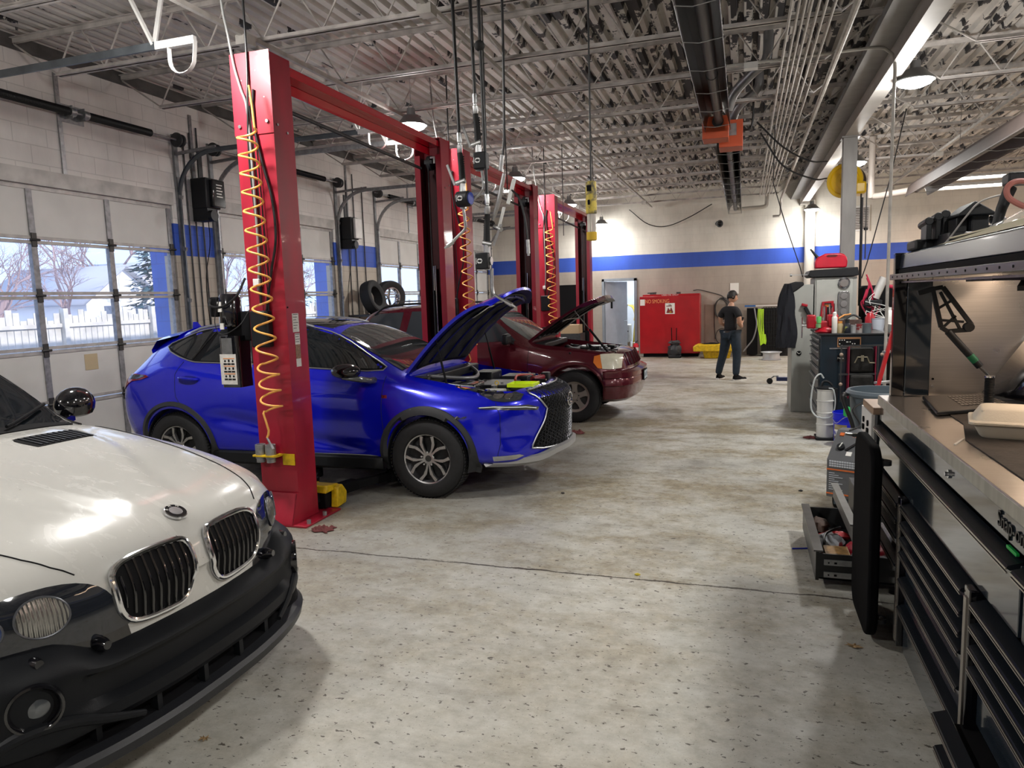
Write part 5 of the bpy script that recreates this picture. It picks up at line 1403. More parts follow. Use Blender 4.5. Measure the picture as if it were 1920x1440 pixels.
body = mesh_obj(me, 'body_shell', [blue, M_['matte_black']], car, 28)
FF = (V(LX+2, LY, 0), V(0,1,0), V(0,0,1), V(-1,0,0)); TF = (V(LX, LY, 3), V(1,0,0), V(0,1,0), V(0,0,-1))
sil = mat('satin_silver', (.50,.51,.53), .3, .9)
for s in (1, -1):
 fr = side_frame(s, LY, LX)
 dlo = [(-4.14,1.375),(-3.95,1.47),(-3.72,1.545),(-3.3,1.585),(-2.85,1.59),(-2.45,1.555),(-2.10,1.465),(-1.72,1.27),(-1.57,1.15),(-2.2,1.17),(-3.0,1.215),(-3.5,1.228),(-3.75,1.25)]
 if s < 0: pass
 P = smooth2(dlo, 3)
 for nm, Q in (('front_window', [(-2.72,1.21),(-2.72,1.575),(-2.45,1.548),(-2.10,1.458),(-1.74,1.268),(-1.60,1.163),(-2.2,1.183)]), ('rear_window', [(-3.60,1.245),(-3.50,1.55),(-3.3,1.572),(-2.80,1.578),(-2.80,1.215),(-3.0,1.228)]), ('quarter_window', [(-4.10,1.372),(-3.92,1.462),(-3.60,1.545),(-3.70,1.255),(-3.76,1.265)])):
  decal_mb(T, Q, fr, .005, .05).build(nm, gd, car)
 decal_mb(T, P, fr, .002, .05).build('window_surround', M_['matte_black'], car)
 mo = []
 for p in densify(P, .035):
  h2, n2 = on_body(T, fr[0]+fr[1]*p[0]+fr[2]*p[1], fr[3]); mo.append(h2+n2*.005)
 MB().tube(mo, .0065, 6, closed=True).build('chrome_moulding', sil, car)
 b = MB(); seam(T, [(-3.70,1.26),(-3.62,1.40),(-3.55,1.52)], fr, .010, .006, b); b.build('pillar_strip', M_['gloss_black'], car)
 # mirror
 c0 = V(LX-1.80, LY-s*1.03, 1.17)
 b = MB(); b.sphere(c0, .14, 20, (1.05, .80, .52))
 for v in b.v:
  if v.x < c0.x-.11: v.x = c0.x-.11
 b.build('mirror', M_['gloss_black'], car)
 b = MB(); b.tube([V(LX-1.62, LY-s*.84, 1.07), V(LX-1.62, LY-s*.93, 1.075), V(LX-1.68, LY-s*1.03, 1.10), V(LX-1.80, LY-s*1.10, 1.115)], [.03,.028,.028,.012], 10); b.build('mirror_base', mat('grey_gloss', (.16,.165,.17), .15, .7), car)
 # door handles
 for hx in (-2.62, -3.68):
  h2, n2 = on_body(T, (LX+hx, LY-3*s, 1.075), (0, s, 0))
  P = catmull([h2+V(-.11,s*.0,.008), h2+V(-.09,-s*.032,.012), h2+V(0,-s*.04,.006), h2+V(.10,-s*.03,-.002), h2+V(.12,0,-.004)], 4)
  MB().tube(P, .013, 8).build('door_handle', blue, car)
  decal_mb(T, [(hx+.12*cos(2*pi*k/16), 1.06+.045*sin(2*pi*k/16)) for k in range(16)], fr, .001, .04).build('handle_cup_shade', mat('handle_shadow', (.002,.004,.20), .3), car)  # flat darker blue patch paints the shade behind the handle
 # arch cladding, sill
 for h in HUB:
  arch_flare(T, LX+h, .372, .400, .475, s, LY, .020, -18, 198).build('arch_cladding', mat('cladding', (.022,.023,.026), .5, bump=.1, bscale=300), car)
 b = MB(); rows = []
 for k in range(19):
  x = LX-1.56-1.9*k/18; h2, n2 = on_body(T, (x, LY-3*s, .34), (0,s,0)); rows.append([V(x, h2.y-s*.004, .365), V(x, h2.y-s*.030, .335), V(x, h2.y-s*.02, .25), V(x, h2.y+s*.06, .21)])
 b.grid(rows); b.build('sill', M_['black_plastic'], car, solid=.01)
 b = MB(); b.tube([r[0]+V(0,-s*.006,0) for r in rows], .006, 6); b.build('sill_trim', sil, car)
 # tail lamp wrapping the rear corner
 Q = [(-4.60,1.06),(-4.56,1.10),(-4.42,1.112),(-4.24,1.105),(-4.20,1.09),(-4.30,1.06),(-4.42,1.045),(-4.52,.98),(-4.56,.955)]
 tl = decal_mb(T, Q, fr, .010, .03).build('tail_lamp', mat('tail_red', (.22,.008,.012), .08, coat=1), car)
 decal_mb(T, [(-4.46,1.06),(-4.46,1.10),(-4.30,1.105),(-4.24,1.095),(-4.34,1.065)], fr, .014, .03, .003).build('lamp_smoke', M_['gloss_black'], tl)
 # front lamps
 hp = [(-.86,1.005),(-.66,.955),(-.50,.885),(-.40,.868),(-.28,.875),(-.27,.915),(-.40,.955),(-.62,1.0),(-.84,1.02)]
 hl = decal_mb(T, [(a, z) for a, z in hp], fr, .010, .025).build('headlamp', mat('lamp_dark', (.03,.032,.035), .06, coat=1), car)
 for a, z, r in ((-.62,.958,.020),(-.54,.938,.026),(-.46,.918,.026),(-.38,.908,.020)):
  decal_mb(T, [(a+r*1.6*cos(2*pi*k/16), z+r*sin(2*pi*k/16)) for k in range(16)], fr, .016, .012, .003).build('projector', M_['chrome'], hl)
 decal_mb(T, [(-.84,1.012),(-.66,.990),(-.60,.975),(-.64,.972),(-.84,1.0)], fr, .007, .03).build('amber_marker', mat('amber', (.70,.22,.02), .2), hl)
 dr = decal_mb(T, [(s_*a, z) if 0 else (a, z) for a, z in [(-.62,.832),(-.50,.842),(-.22,.832),(-.15,.80),(-.16,.775),(-.24,.790),(-.48,.812),(-.60,.820)]], fr, .007, .03)
 dr = dr.build('day_running_lamp', mat('drl_dark', (.10,.105,.115), .15, .6, coat=1), car)
 b = MB(); seam(T, [(-.60,.829),(-.48,.832),(-.24,.815),(-.17,.795)], fr, .004, .009, b); b.build('led_strip', mat('led_white', (.8,.85,.9), .2), dr)
 # bumper cut line, fog lamp, fender badge, door seams
 b = MB()
 seam(T, [(-.475,.34),(-.43,.50),(-.425,.76),(-.47,.87)], fr, .003, .0015, b); seam(T, [(-1.52,1.10),(-1.53,.80),(-1.50,.36)], fr, .003, .0015, b)
 seam(T, [(-2.74,1.19),(-2.75,.8),(-2.70,.38)], fr, .003, .0015, b); seam(T, [(-3.80,1.24),(-3.86,1.12),(-3.83,.90),(-3.72,.76)], fr, .003, .0015, b); b.build('panel_gaps', mat('gap_blue', (.001,.002,.06), .6), car)
 fg = [(s*-1*.80,.395),(s*-1*.52,.36),(s*-1*.55,.335),(s*-1*.80,.33)]
 decal_mb(T, [(-.50,.395),(-.30,.392),(-.27,.375),(-.33,.352),(-.50,.350)], fr, .008, .03).build('fog_lamp', mat('fog_chrome', (.55,.57,.6), .15, .9), car)
 h2, n2 = on_body(T, (LX-1.50, LY-3*s, .925), (0, s, 0)); b = MB(); b.obox(h2-V(0,s*.003,0), (.055,.004,.030)); bd_ = b.build('fender_badge', M_['chrome'], car)
 text('F', 'letter', M_['matte_black'], bd_, h2-V(0,s*.0055,0), .028, (pi/2, 0, 0 if s > 0 else pi), .0004)
# windscreen, rear glass, roof
decal_mb(T, [(-1.42,-.66),(-1.385,-.34),(-1.375,0),(-1.385,.34),(-1.42,.66),(-1.80,.625),(-2.12,.55),(-2.17,.3),(-2.18,0),(-2.17,-.3),(-2.12,-.55),(-1.80,-.625)], TF, .005, .05).build('windscreen', mat('screen_glass', (.035,.04,.042), .04, coat=.6, spec=.7), car)
decal_mb(T, [(-2.25,-.48),(-2.25,.48),(-3.7,.46),(-3.7,-.46)], TF, .003, .08).build('glass_roof', M_['glass_dark'], car)
for s in (1, -1):
 P = []
 for k in range(13):
  x = -2.42-1.5*k/12; h2, n2 = on_body(T, (LX+x, LY+s*.535, 3), (0,0,-1)); P.append(h2+V(0,0,.005+.035*sin(pi*k/12)**.4))
 MB().tube(P, .014, 8).build('roof_rail', sil, car)
b = MB(); b.prism([(LX-4.20,1.50),(LX-4.32,1.62),(LX-4.36,1.62),(LX-4.38,1.48)], 'y', LY-.012, LY+.012); b.build('fin_antenna', blue, car)
# spoiler
rows = []
for k in range(13):
 y = -.56+1.12*k/12; e = 1-abs(y/.6)**4*.25; rows.append([V(LX-4.05, LY+y, 1.585-.10*abs(y/.6)**2.5), V(LX-4.36, LY+y, 1.525-.10*abs(y/.6)**2.5), V(LX-4.46+.10*(1-e), LY+y, 1.445-.12*abs(y/.6)**2.5), V(LX-4.42, LY+y, 1.38-.14*abs(y/.6)**2), V(LX-4.2, LY+y, 1.40-.14*abs(y/.6)**2)])
MB().grid(rows, True).build('spoiler', blue, car)
# spindle grille: chrome outline, black mesh
sp = [(0,.948),(.30,.945),(.50,.935),(.535,.915),(.47,.82),(.435,.775),(.455,.70),(.56,.46),(.565,.43),(.45,.412),(0,.398)]
full = sp+[(-a, b_) for a, b_ in sp[-2:0:-1]]
g = decal_mb(T, full, FF, .004, .05).build('spindle_grille', M_['matte_black'], car)
P = []
for p in densify(full, .03):
 h2, n2 = on_body(T, FF[0]+FF[1]*p[0]+FF[2]*p[1], FF[3]); P.append(h2+n2*.012)
MB().tube(P, .008, 8, closed=True).build('chrome_outline', sil, g)
b = MB()
def hw(z):
 pr = [(.94,.52),(.775,.43),(.70,.45),(.43,.56),(.39,.4)]
 for (z0, w0), (z1, w1) in zip(pr, pr[1:]):
  if z1 <= z <= z0: return w0+(w1-w0)*(z0-z)/(z0-z1)
 return 0
def put(y, z):
 h2, n2 = on_body(T, FF[0]+V(0, y, z), FF[3]); return h2+n2*.012
for r in range(21):
 z = .935-.026*r; w0 = hw(z)-.015; n_ = int(2*w0/.03); pts = []
 for k in range(n_+1):
  y = -w0+2*w0*k/n_; pts.append(put(y, z+(.011 if k % 2 else -.011)))
 b.tube(pts, .0042, 4)
for r in range(20):
 z = .922-.026*r; w0 = hw(z)-.02; 
 for k in range(int(w0/.03)+1):
  for s in (1, -1): b.bar(put(s*k*.03*1.0, z+.012), put(s*(k*.03), z-.012), .005, .005)
b.build('mesh_insert', mat('mesh_gloss', (.05,.052,.058), .25, .6), g, angle=0)
eh, en = on_body(T, (LX+2, LY, .80), (-1,0,0)); qe = en.to_track_quat('Z', 'Y').to_matrix()
b = MB(); b.tube([eh+en*.022+V(0, .085*cos(a), 0)+V(-.0,0,.062*sin(a)) for a in [2*pi*k/28 for k in range(28)]], .007, 8, closed=True)
b.tube([eh+en*.024+V(0,.02,.05), eh+en*.024+V(0,-.015,-.01), eh+en*.024+V(0,-.02,-.035), eh+en*.024+V(0,.045,-.035)], .006, 8)
b.build('oval_emblem', M_['chrome'], g)
# silver skid lip
lipp = catmull([V(-.55,-.76,.345), V(-.33,-.64,.335), V(-.16,-.50,.345), V(-.05,-.34,.385), V(-.005,-.15,.392), V(.0,0,.392), V(-.005,.15,.392), V(-.05,.34,.385), V(-.16,.50,.345), V(-.33,.64,.335), V(-.55,.76,.345)], 5)
rows = [[V(LX, LY, 0)+p+V(.0,0,.025), V(LX, LY, 0)+p+V(.030,0,.012), V(LX, LY, 0)+p+V(.028,0,-.035), V(LX, LY, 0)+p+V(-.04,0,-.065), V(LX, LY, 0)+p+V(-.08,0,-.0)] for p in lipp]
MB().grid(rows, True).build('skid_lip', mat('skid_silver', (.46,.465,.48), .38, .75), car)
# wheels
def spoke_rim(c, M, r, kind):
 dish = MB(); dish.lathe([(0,.045),(.05,.05),(.10,.035),(.19,.05),(r-.012,.085),(r,.095),(r+.004,.09),(r,-.10),(0,-.10)], c, 48, M)
 face = MB()
 if kind == 'lex':
  for q in range(5):
   a = 2*pi*q/5+radians(90+36)
   for e in (-1, 1):
    # each arm leaves the hub and bends sideways to the rim
    pr = [(.040, e*.16), (.105, e*.17), (.150, e*.22), (r-.012, e*.38)]
    for (r0, a0), (r1, a1) in zip(pr, pr[1:]):
     w0 = .009+.002*(r0 > .1); w1 = .009+.006*(r1 > .12)
     P0 = V(r0*cos(a+a0), r0*sin(a+a0), 0); P1 = V(r1*cos(a+a1), r1*sin(a+a1), 0); d = (P1-P0).normalized(); n2 = V(-d.y, d.x, 0)
     z0 = .072+.02*(r0/r); z1 = .072+.02*(r1/r)
     vs = [P0-n2*w0+V(0,0,z0), P0+n2*w0+V(0,0,z0), P1+n2*w1+V(0,0,z1), P1-n2*w1+V(0,0,z1)]
     vs += [v-V(0,0,.028) for v in vs]
     face.add([c+M @ v for v in vs], [(0,1,2,3),(7,6,5,4),(0,4,5,1),(1,5,6,2),(2,6,7,3),(3,7,4,0)])
  face.lathe([(r-.008,.092),(r+.006,.100),(r+.010,.096),(r+.004,.085)], c, 48, M, closed=True)
  face.lathe([(0,.07),(.048,.075),(.055,.07),(.055,.05),(0,.05)], c, 28, M)
 else:
  # cast disc with five oval windows
  n = 60
  rows = []
  face.lathe([(0,.085),(.045,.085),(.05,.078),(.075,.076),(.075,.05),(0,.05)], c, 28, M)
  face.lathe([(r-.03,.080),(r+.004,.098),(r+.008,.09),(r-.03,.06)], c, 48, M, closed=True)
  for q in range(5):
   a = 2*pi*q/5+radians(90)
   for e in (-1, 1):
    pr = [(.06, e*.38, .030), (.12, e*.30, .022), (r-.02, e*.44, .032)]
   pr = [(.055, .0, .042), (.11, 0, .034), (.155, 0, .038), (r-.018, 0, .062)]
   for (r0, a0, w0), (r1, a1, w1) in zip(pr, pr[1:]):
    P0 = V(r0*cos(a), r0*sin(a), 0); P1 = V(r1*cos(a), r1*sin(a), 0); n2 = V(-sin(a), cos(a), 0)
    z0 = .078; z1 = .080
    vs = [P0-n2*w0+V(0,0,z0), P0+n2*w0+V(0,0,z0), P1+n2*w1+V(0,0,z1), P1-n2*w1+V(0,0,z1)]; vs += [v-V(0,0,.03) for v in vs]
    face.add([c+M @ v for v in vs], [(0,1,2,3),(7,6,5,4),(0,4,5,1),(1,5,6,2),(2,6,7,3),(3,7,4,0)])
 lug = MB()
 for q in range(5):
  a = 2*pi*q/5+radians(90 if kind == 'lex' else 54+72)
  if kind != 'lex': a = 2*pi*q/5+radians(90)
  p = c+M @ V(.062*cos(a), .062*sin(a), .07); lug.cyl(p, p+M @ V(0,0,.02), .009, n=8)
 return dish, face, lug
rimdark = mat('rim_black', (.02,.02,.022), .3, .5); rimsil = mat('rim_machined', (.55,.55,.56), .25, .95)
def put_wheels(car, X, Y, hubs, zc, r, kind, dk, sv, track=.795, rimr=.225, wd=.235):
 for s in (1, -1):
  for h in hubs:
   o_, c_, Mw = wheel((X+h, Y-s*track, zc), s, 0, r, wd, rimr)
   w_ = o_['tyre'].build('wheel', M_['rubber'], car)
   if s > 0: o_['tread'].build('tread', mat('tread', (.016,.016,.017), .8), w_, angle=0, fix=False)
   d_, f_, l_ = spoke_rim(c_, Mw, rimr, kind)
   d_.build('rim_barrel', dk, w_); f_.build('rim_face', sv, w_); l_.build('lug_nuts', M_['chrome'] if kind == 'lex' else M_['dark_steel'], w_)
   cp = MB(); cp.lathe([(0,.078),(.028,.078),(.03,.072),(0,.07)], c_, 20, Mw); cp.build('centre_cap', M_['gloss_black'], w_)
put_wheels(car, LX, LY, HUB, WR, WR, 'lex', rimdark, rimsil)
# ---------------- engine bay
eb = thing('engine', (LX-.8, LY, .72), None, None); eb.parent = car; eb.location = V(LX-.8, LY, .72)-world_of(car)
blk = M_['black_plastic']
def ebx(name, x0, x1, y0, y1, z0, z1, m=None, bev=.012, rot=None):
 return MB().box(LX+x0, LX+x1, LY+y0, LY+y1, z0, z1).build(name, m or blk, eb, bevel=bev)
R2 = random.Random(3)
ebx('engine_cover', -.95,-.55,-.22,.25,.80,.955); ebx('air_box', -.80,-.50,.32,.62,.80,.98); ebx('battery', -1.10,-.88,.30,.62,.80,1.02)
ebx('fuse_box', -1.0,-.72,-.62,-.36,.84,1.01, M_['gloss_black']); ebx('coolant_tank', -.68,-.48,-.60,-.42,.80,.95, mat('tank_milky', (.25,.25,.22), .4)); ebx('radiator_shroud', -.42,-.28,-.50,.50,.80,.925)
ebx('cowl_tray', -1.32,-1.16,-.66,.66,1.0,1.085)
MB().box(LX-.45, LX-.25, LY-.42, LY+.42, .93, .945).build('slam_panel', M_['matte_black'], eb, bevel=.005)
b = MB()
for k in range(16):
 p = [V(LX-R2.uniform(.4,1.15), LY+R2.uniform(-.6,.6), R2.uniform(.86,.99)) for _ in range(4)]
 q = p[0]; P = [q]
 for _ in range(3): q = q+V(R2.uniform(-.16,.16), R2.uniform(-.18,.18), R2.uniform(-.03,.03)); P.append(q)
 b.tube(catmull(P, 4), R2.uniform(.007,.020), 8)
b.build('hoses', M_['hose'], eb)
b = MB()
for k in range(16):
 x, y = LX-R2.uniform(.42,1.12), LY+R2.uniform(-.6,.6); z = R2.uniform(.88,.96); b.cyl((x,y,z),(x,y,z+.03),R2.uniform(.012,.03),n=12)
b.tube(catmull([V(LX-1.15,LY-.62,1.03), V(LX-.9,LY-.64,1.0), V(LX-.72,LY-.60,.985)],5), .018, 8)
b.build('metal_fittings', M_['steel'], eb)
b = MB(); b.tube(catmull([V(LX-1.25,LY+.55,1.08), V(LX-1.0,LY+.2,1.02), V(LX-.9,LY-.3,1.03), V(LX-1.2,LY-.6,1.08)],6), .02, 8); b.build('strut_brace', mat('brace_grey', (.14,.14,.15), .4, .5), eb)
b = MB(); b.tube([V(LX-.62+.018*cos(2*pi*k/14), LY-.30, .985+.018*sin(2*pi*k/14)) for k in range(14)], .004, 6, closed=True); b.cyl((LX-.62,LY-.30,.967),(LX-.62,LY-.30,.90),.004,n=6); b.build('dipstick', M_['yellow'], eb)
MB().tube(catmull([V(LX-.55,LY+.05,.97), V(LX-.6,LY+.3,.99), V(LX-.5,LY+.5,.97)],5), .012, 8).build('red_cable', mat('cable_red', (.35,.03,.01), .5), eb)
# raised hood
HL = 1.22
hp0 = V(LX-1.37, LY, 1.125); ang = radians(39.5)
def hpt(u, v, off):
 """u 0 hinge..1 tip, v -1..1"""
 w0 = .71-.03*u; 
 round_ = (1-.16*abs(v)**2.6) if u > .5 else 1
 L = HL*(u if u < .5 else .5+(u-.5)*(2*round_-1) if False else u*(1-.17*u**3*abs(v)**2.4))
 wy = w0*v*(1-.10*u**4)
 camber = .075*sin(pi*min(1,u)*.95)*(1-.1*v*v)+.018*(1-v*v)-.06*u**6
 x = L; z = camber+off
 return hp0+V(x*cos(ang)-z*sin(ang), wy, x*sin(ang)+z*cos(ang))
NU, NV = 24, 22
hood = thing('hood', (LX-1.37, LY, 1.125), None, None); hood.parent = car; hood.location = hp0-world_of(car)
rows = [[hpt(i/NU, -1+2*k/NV, 0) for k in range(NV+1)] for i in range(NU+1)]
und = [[hpt(.01+.98*i/NU, (-1+2*k/NV)*.985, -.028) for k in range(NV+1)] for i in range(NU+1)]
b = MB(); b.grid(rows); 
for i in range(NU):
 for k in (0, NV): b.add([rows[i][k], rows[i+1][k], und[i+1][k], und[i][k]], [(0,1,2,3)])
for k in range(NV):
 for i in (0, NU): b.add([rows[i][k], rows[i][k+1], und[i][k+1], und[i][k]], [(0,1,2,3)])
b.build('outer_skin', blue, hood, angle=50)
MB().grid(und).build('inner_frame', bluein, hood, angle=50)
lin = [[hpt(.06+.86*i/NU, (-1+2*k/NV)*.86*(1-.15*(i/NU)), -.040-.012*sin(i*1.1)*sin(k*.9)*(0 < i < NU)) for k in range(NV+1)] for i in range(NU+1)]
MB().grid(lin).build('insulation_pad', mat('hood_pad', (.006,.007,.013), .75, bump=.3, bscale=25), hood, angle=60, solid=.01)
b = MB()
for v0 in (-.55, 0, .5): b.tube([hpt(.1+.8*k/10, v0*(1-.2*k/10), -.05) for k in range(11)], .012, 6)
b.tube([hpt(.88, -.7+1.4*k/10, -.05) for k in range(11)], .015, 6); b.build('pad_ridge', bluein, hood)
b = MB()
for (u0, u1, v0, v1) in ((.60,.76,-.52,-.44),(.74,.77,-.52,-.30),(.79,.83,-.44,-.34),(.79,.86,-.30,-.24),(.80,.83,-.24,-.14)):
 b.add([hpt(u0,v0,-.062), hpt(u1,v0,-.062), hpt(u1,v1,-.062), hpt(u0,v1,-.062)], [(0,1,2,3)])
b.build('caution_labels', M_['paper'], hood, solid=.002)
# hood gas props
for s in (1, -1):
 a, e = V(LX-.98, LY+s*.66, 1.02), hpt(.34, s*.93, -.03)
 MB().cyl(a, a+(e-a)*.6, .011, n=8).cyl(a+(e-a)*.6, e, .006, n=8).build('gas_strut', M_['matte_black'], hood)
# ------------------------------------------------------------ MAROON SUV
car = thing('car', (JX-2.3, JY, 0), 'dark maroon SUV with hood propped open and clouded headlamp, in the second lift', 'car')
mar = mat('maroon_car_paint', (.085,.006,.014), .25, .3, coat=.8)
me = JEEP_ME; me.materials.append(mar); me.materials.append(M_['matte_black'])
HUBJ = (-.84, -3.50)
for v in me.vertices:
 x = v.co.x-JX; y = v.co.y-JY; z = v.co.z; s = 1 if y > 0 else -1
 if abs(y) > .75 and .3 < z < 1.0:
  v.co.y += s*.020*sum(exp(-((sqrt((x-h)**2+(z-.38)**2)-.50)/.06)**2) for h in HUBJ)
  v.co.y -= s*.010*exp(-((z-.62)/.02)**2)
cut = [(MB().cyl((JX+h, JY-s*1.2, .39), (JX+h, JY-s*.58, .39), .43, n=48), 1) for s in (1,-1) for h in HUBJ]
cut.append((MB().prism([(JX-1.50, JY-.70), (JX-.42, JY-.70), (JX-.32,JY-.5), (JX-.30,JY+.5), (JX-.42, JY+.70), (JX-1.50, JY+.70)], 'z', .70, 1.6), 1))
me = boolean(me, cut); blacken(me, JX, JY, HUBJ, .39, .43, (-1.5, -.30, .70)); T = bvh_of(me)
mesh_obj(me, 'body_shell', [mar, M_['matte_black']], car, 28)
FF = (V(JX+2, JY, 0), V(0,1,0), V(0,0,1), V(-1,0,0)); TF = (V(JX, JY, 3), V(1,0,0), V(0,1,0), V(0,0,-1))
jg = mat('jeep_glass', (.03,.035,.04), .04, coat=.5)
for s in (1, -1):
 fr = side_frame(s, JY, JX)
 for nm, Q in (('front_window', [(-1.72,1.16),(-1.95,1.36),(-2.25,1.58),(-2.68,1.62),(-2.68,1.13)]), ('rear_window', [(-2.78,1.13),(-2.78,1.62),(-3.42,1.615),(-3.50,1.13)]), ('cargo_window', [(-3.62,1.14),(-3.56,1.61),(-4.12,1.59),(-4.22,1.35),(-4.26,1.16)])):
  decal_mb(T, Q, fr, .005, .06).build(nm, jg, car)
 b = MB()
 for P in ([(-1.50,1.08),(-1.52,.75),(-1.46,.36)], [(-2.73,1.10),(-2.73,.38)], [(-3.52,1.1),(-3.45,.85)]): seam(T, P, fr, .003, .0015, b)
 seam(T, [(-1.42,.63),(-2.9,.63)], fr, .003, .001, b)
 b.build('panel_gaps', M_['matte_black'], car)
 for hx in (-2.52, -3.32):
  h2, n2 = on_body(T, (JX+hx, JY-3*s, .98), (0, s, 0)); MB().obox(h2-V(0,s*.02,0), (.17,.04,.035)).build('door_handle', mar, car, bevel=.012)
 c0 = V(JX-1.78, JY-s*1.03, 1.20); MB().obox(c0, (.10,.20,.15)).build('mirror', M_['black_plastic'], car, bevel=.035, seg=3)
 MB().bar(V(JX-1.76, JY-s*.84, 1.14), c0+V(0,s*.06,-.03), .07, .05).build('mirror_arm', M_['black_plastic'], car)
 # lamps
 hl = decal_mb(T, [(-.48,.955),(-.32,.955),(-.20,.935),(-.20,.765),(-.34,.755),(-.44,.762)], fr, .012, .03).build('headlamp', mat('cloudy_lens', (.62,.60,.48), .25, coat=.6, var=.15, scale=12), car)
 decal_mb(T, [(-.56,.935),(-.46,.955),(-.44,.765),(-.50,.775),(-.565,.85)], fr, .010, .03).build('turn_signal', mat('amber_lens', (.62,.17,.03), .2, coat=.5), hl)
 decal_mb(T, [(-.34,.50),(-.22,.50),(-.20,.44),(-.30,.42),(-.35,.45)], fr, .006, .02).build('fog_lamp', mat('fog_pale', (.25,.22,.22), .15, .5), car)
 arch_flare(T, JX+HUBJ[0], .39, .43, .47, s, JY, .012, -5, 185).build('arch_lip', mar, car)
 arch_flare(T, JX+HUBJ[1], .39, .43, .47, s, JY, .012, -5, 185).build('arch_lip', mar, car)
 b = MB(); rows = [[V(JX-1.32-1.75*k/8, JY-s*.915, .42), V(JX-1.32-1.75*k/8, JY-s*.93, .36), V(JX-1.32-1.75*k/8, JY-s*.88, .27)] for k in range(9)]; b.grid(rows).build('sill', mar, car, solid=.02)
 P = []
 for k in range(11):
  x = -2.5-1.6*k/10; h2, n2 = on_body(T, (JX+x, JY+s*.57, 3), (0,0,-1)); P.append(h2+V(0,0,.06*(0 < k < 10)))
 MB().tube(catmull(P, 3), .016, 8).build('roof_rail', M_['black_plastic'], car)
b = MB()
for x in (-2.9, -3.7): b.bar(V(JX+x, JY-.57, 1.775), V(JX+x, JY+.57, 1.775), .05, .02)
b.build('roof_crossbar', M_['black_plastic'], car)
decal_mb(T, [(-1.55,-.66),(-1.50,0),(-1.55,.66),(-1.9,.63),(-2.18,.58),(-2.22,0),(-2.18,-.58),(-1.9,-.63)], TF, .005, .05).build('windscreen', mat('screen_clear', (.10,.115,.115), .05, coat=.7), car)
# seven slot grille
gr = decal_mb(T, [(-.60,.955),(.60,.955),(.58,.76),(-.58,.76)], FF, .006, .05).build('slotted_grille', mar, car)
b = MB()
for k in range(7):
 y = -.48+.16*k; P0, n0 = on_body(T, (JX+2, JY+y, .94), (-1,0,0)); P1, n1 = on_body(T, (JX+2, JY+y, .78), (-1,0,0)); b.bar(P0+n0*.008, P1+n1*.008, .10, .012)
each(b, 'grille_slot', M_['matte_black'], gr)
b = MB()
for k in range(7):
 for e in (-1, 1):
  y = -.48+.16*k+e*.055; P0, n0 = on_body(T, (JX+2, JY+y, .945), (-1,0,0)); P1, n1 = on_body(T, (JX+2, JY+y, .775), (-1,0,0)); b.bar(P0+n0*.016, P1+n1*.016, .012, .03)
each(b, 'slot_frame', mar, gr)
# bumper
planj = catmull([V(.02,0,0), V(.012,.3,0), V(-.02,.55,0), V(-.09,.76,0), V(-.22,.90,0), V(-.42,.955,0)], 5)
full = [V(p.x, -p.y, 0) for p in planj[:0:-1]]+planj
rows = []
for i, p in enumerate(full):
 d = (full[min(i+1, len(full)-1)]-full[max(i-1, 0)]).normalized(); nrm = V(d.y, -d.x, 0)
 rows.append([V(JX, JY, z)+p+nrm*o for o, z in ((-.16,.745),(-.08,.735),(-.04,.72),(.0,.70),(.005,.64),(-.006,.63),(.0,.62),(.004,.53),(-.02,.515),(-.03,.44),(-.06,.34),(-.12,.30))])
bo = MB().grid(rows).build('front_bumper', mar, car, angle=30, solid=.005)
b = MB(); b.box(JX+.03, JX+.045, JY-.20-.0, JY+.13, .53, .68); b.build('plate_frame', M_['matte_black'], bo)
MB().box(JX+.045, JX+.049, JY-.18, JY+.11, .545, .665).build('number_plate', mat('plate_pale', (.45,.55,.60), .4, var=.15, scale=30), bo)
text('CAE 218', 'lettering', mat('plate_ink', (.04,.06,.12), .5), bo, (JX+.0495, JY-.035, .605), .075, (pi/2, 0, pi/2), .0005)
put_wheels(car, JX, JY, HUBJ, .368, .368, 'jeep', mat('jeep_rim_dark', (.03,.027,.025), .5), mat('jeep_rim', (.36,.33,.29), .45, .6), track=.80, rimr=.215, wd=.24)
# engine bay and hood
eb = thing('engine', (JX-.9, JY, .75), None, None); eb.parent = car; eb.location = V(JX-.9, JY, .75)-world_of(car)
R3 = random.Random(9)
for nm, bx_ in (('air_cleaner', (-.95,-.60,-.20,.15,.88,1.03)), ('washer_bottle', (-.62,-.42,-.66,-.45,.84,.99)), ('battery', (-.75,-.50,.38,.62,.84,1.0)), ('fuse_box', (-1.1,-.85,-.64,-.40,.86,1.04)), ('cowl_tray', (-1.48,-1.30,-.68,.68,1.04,1.12)), ('radiator_support', (-.42,-.34,-.62,.62,.88,.985))):
 MB().box(JX+bx_[0], JX+bx_[1], JY+bx_[2], JY+bx_[3], bx_[4], bx_[5]).build(nm, M_['black_plastic'], eb, bevel=.015)
b = MB()
for k in range(14):
 q = V(JX-R3.uniform(.45,1.2), JY+R3.uniform(-.6,.6), R3.uniform(.93,1.04)); P = [q]
 for _ in range(3): q = q+V(R3.uniform(-.16,.16), R3.uniform(-.18,.18), R3.uniform(-.03,.03)); P.append(q)
 b.tube(catmull(P, 4), R3.uniform(.008,.02), 8)
b.build('hoses', M_['hose'], eb)
b = MB()
for k in range(12):
 x, y = JX-R3.uniform(.42,1.2), JY+R3.uniform(-.6,.6); z = R3.uniform(.95,1.0); b.cyl((x,y,z),(x,y,z+.03),R3.uniform(.012,.03),n=12)
b.build('metal_fittings', M_['steel'], eb)
jp0 = V(JX-1.56, JY, 1.15); ja = radians(32); JL = 1.22
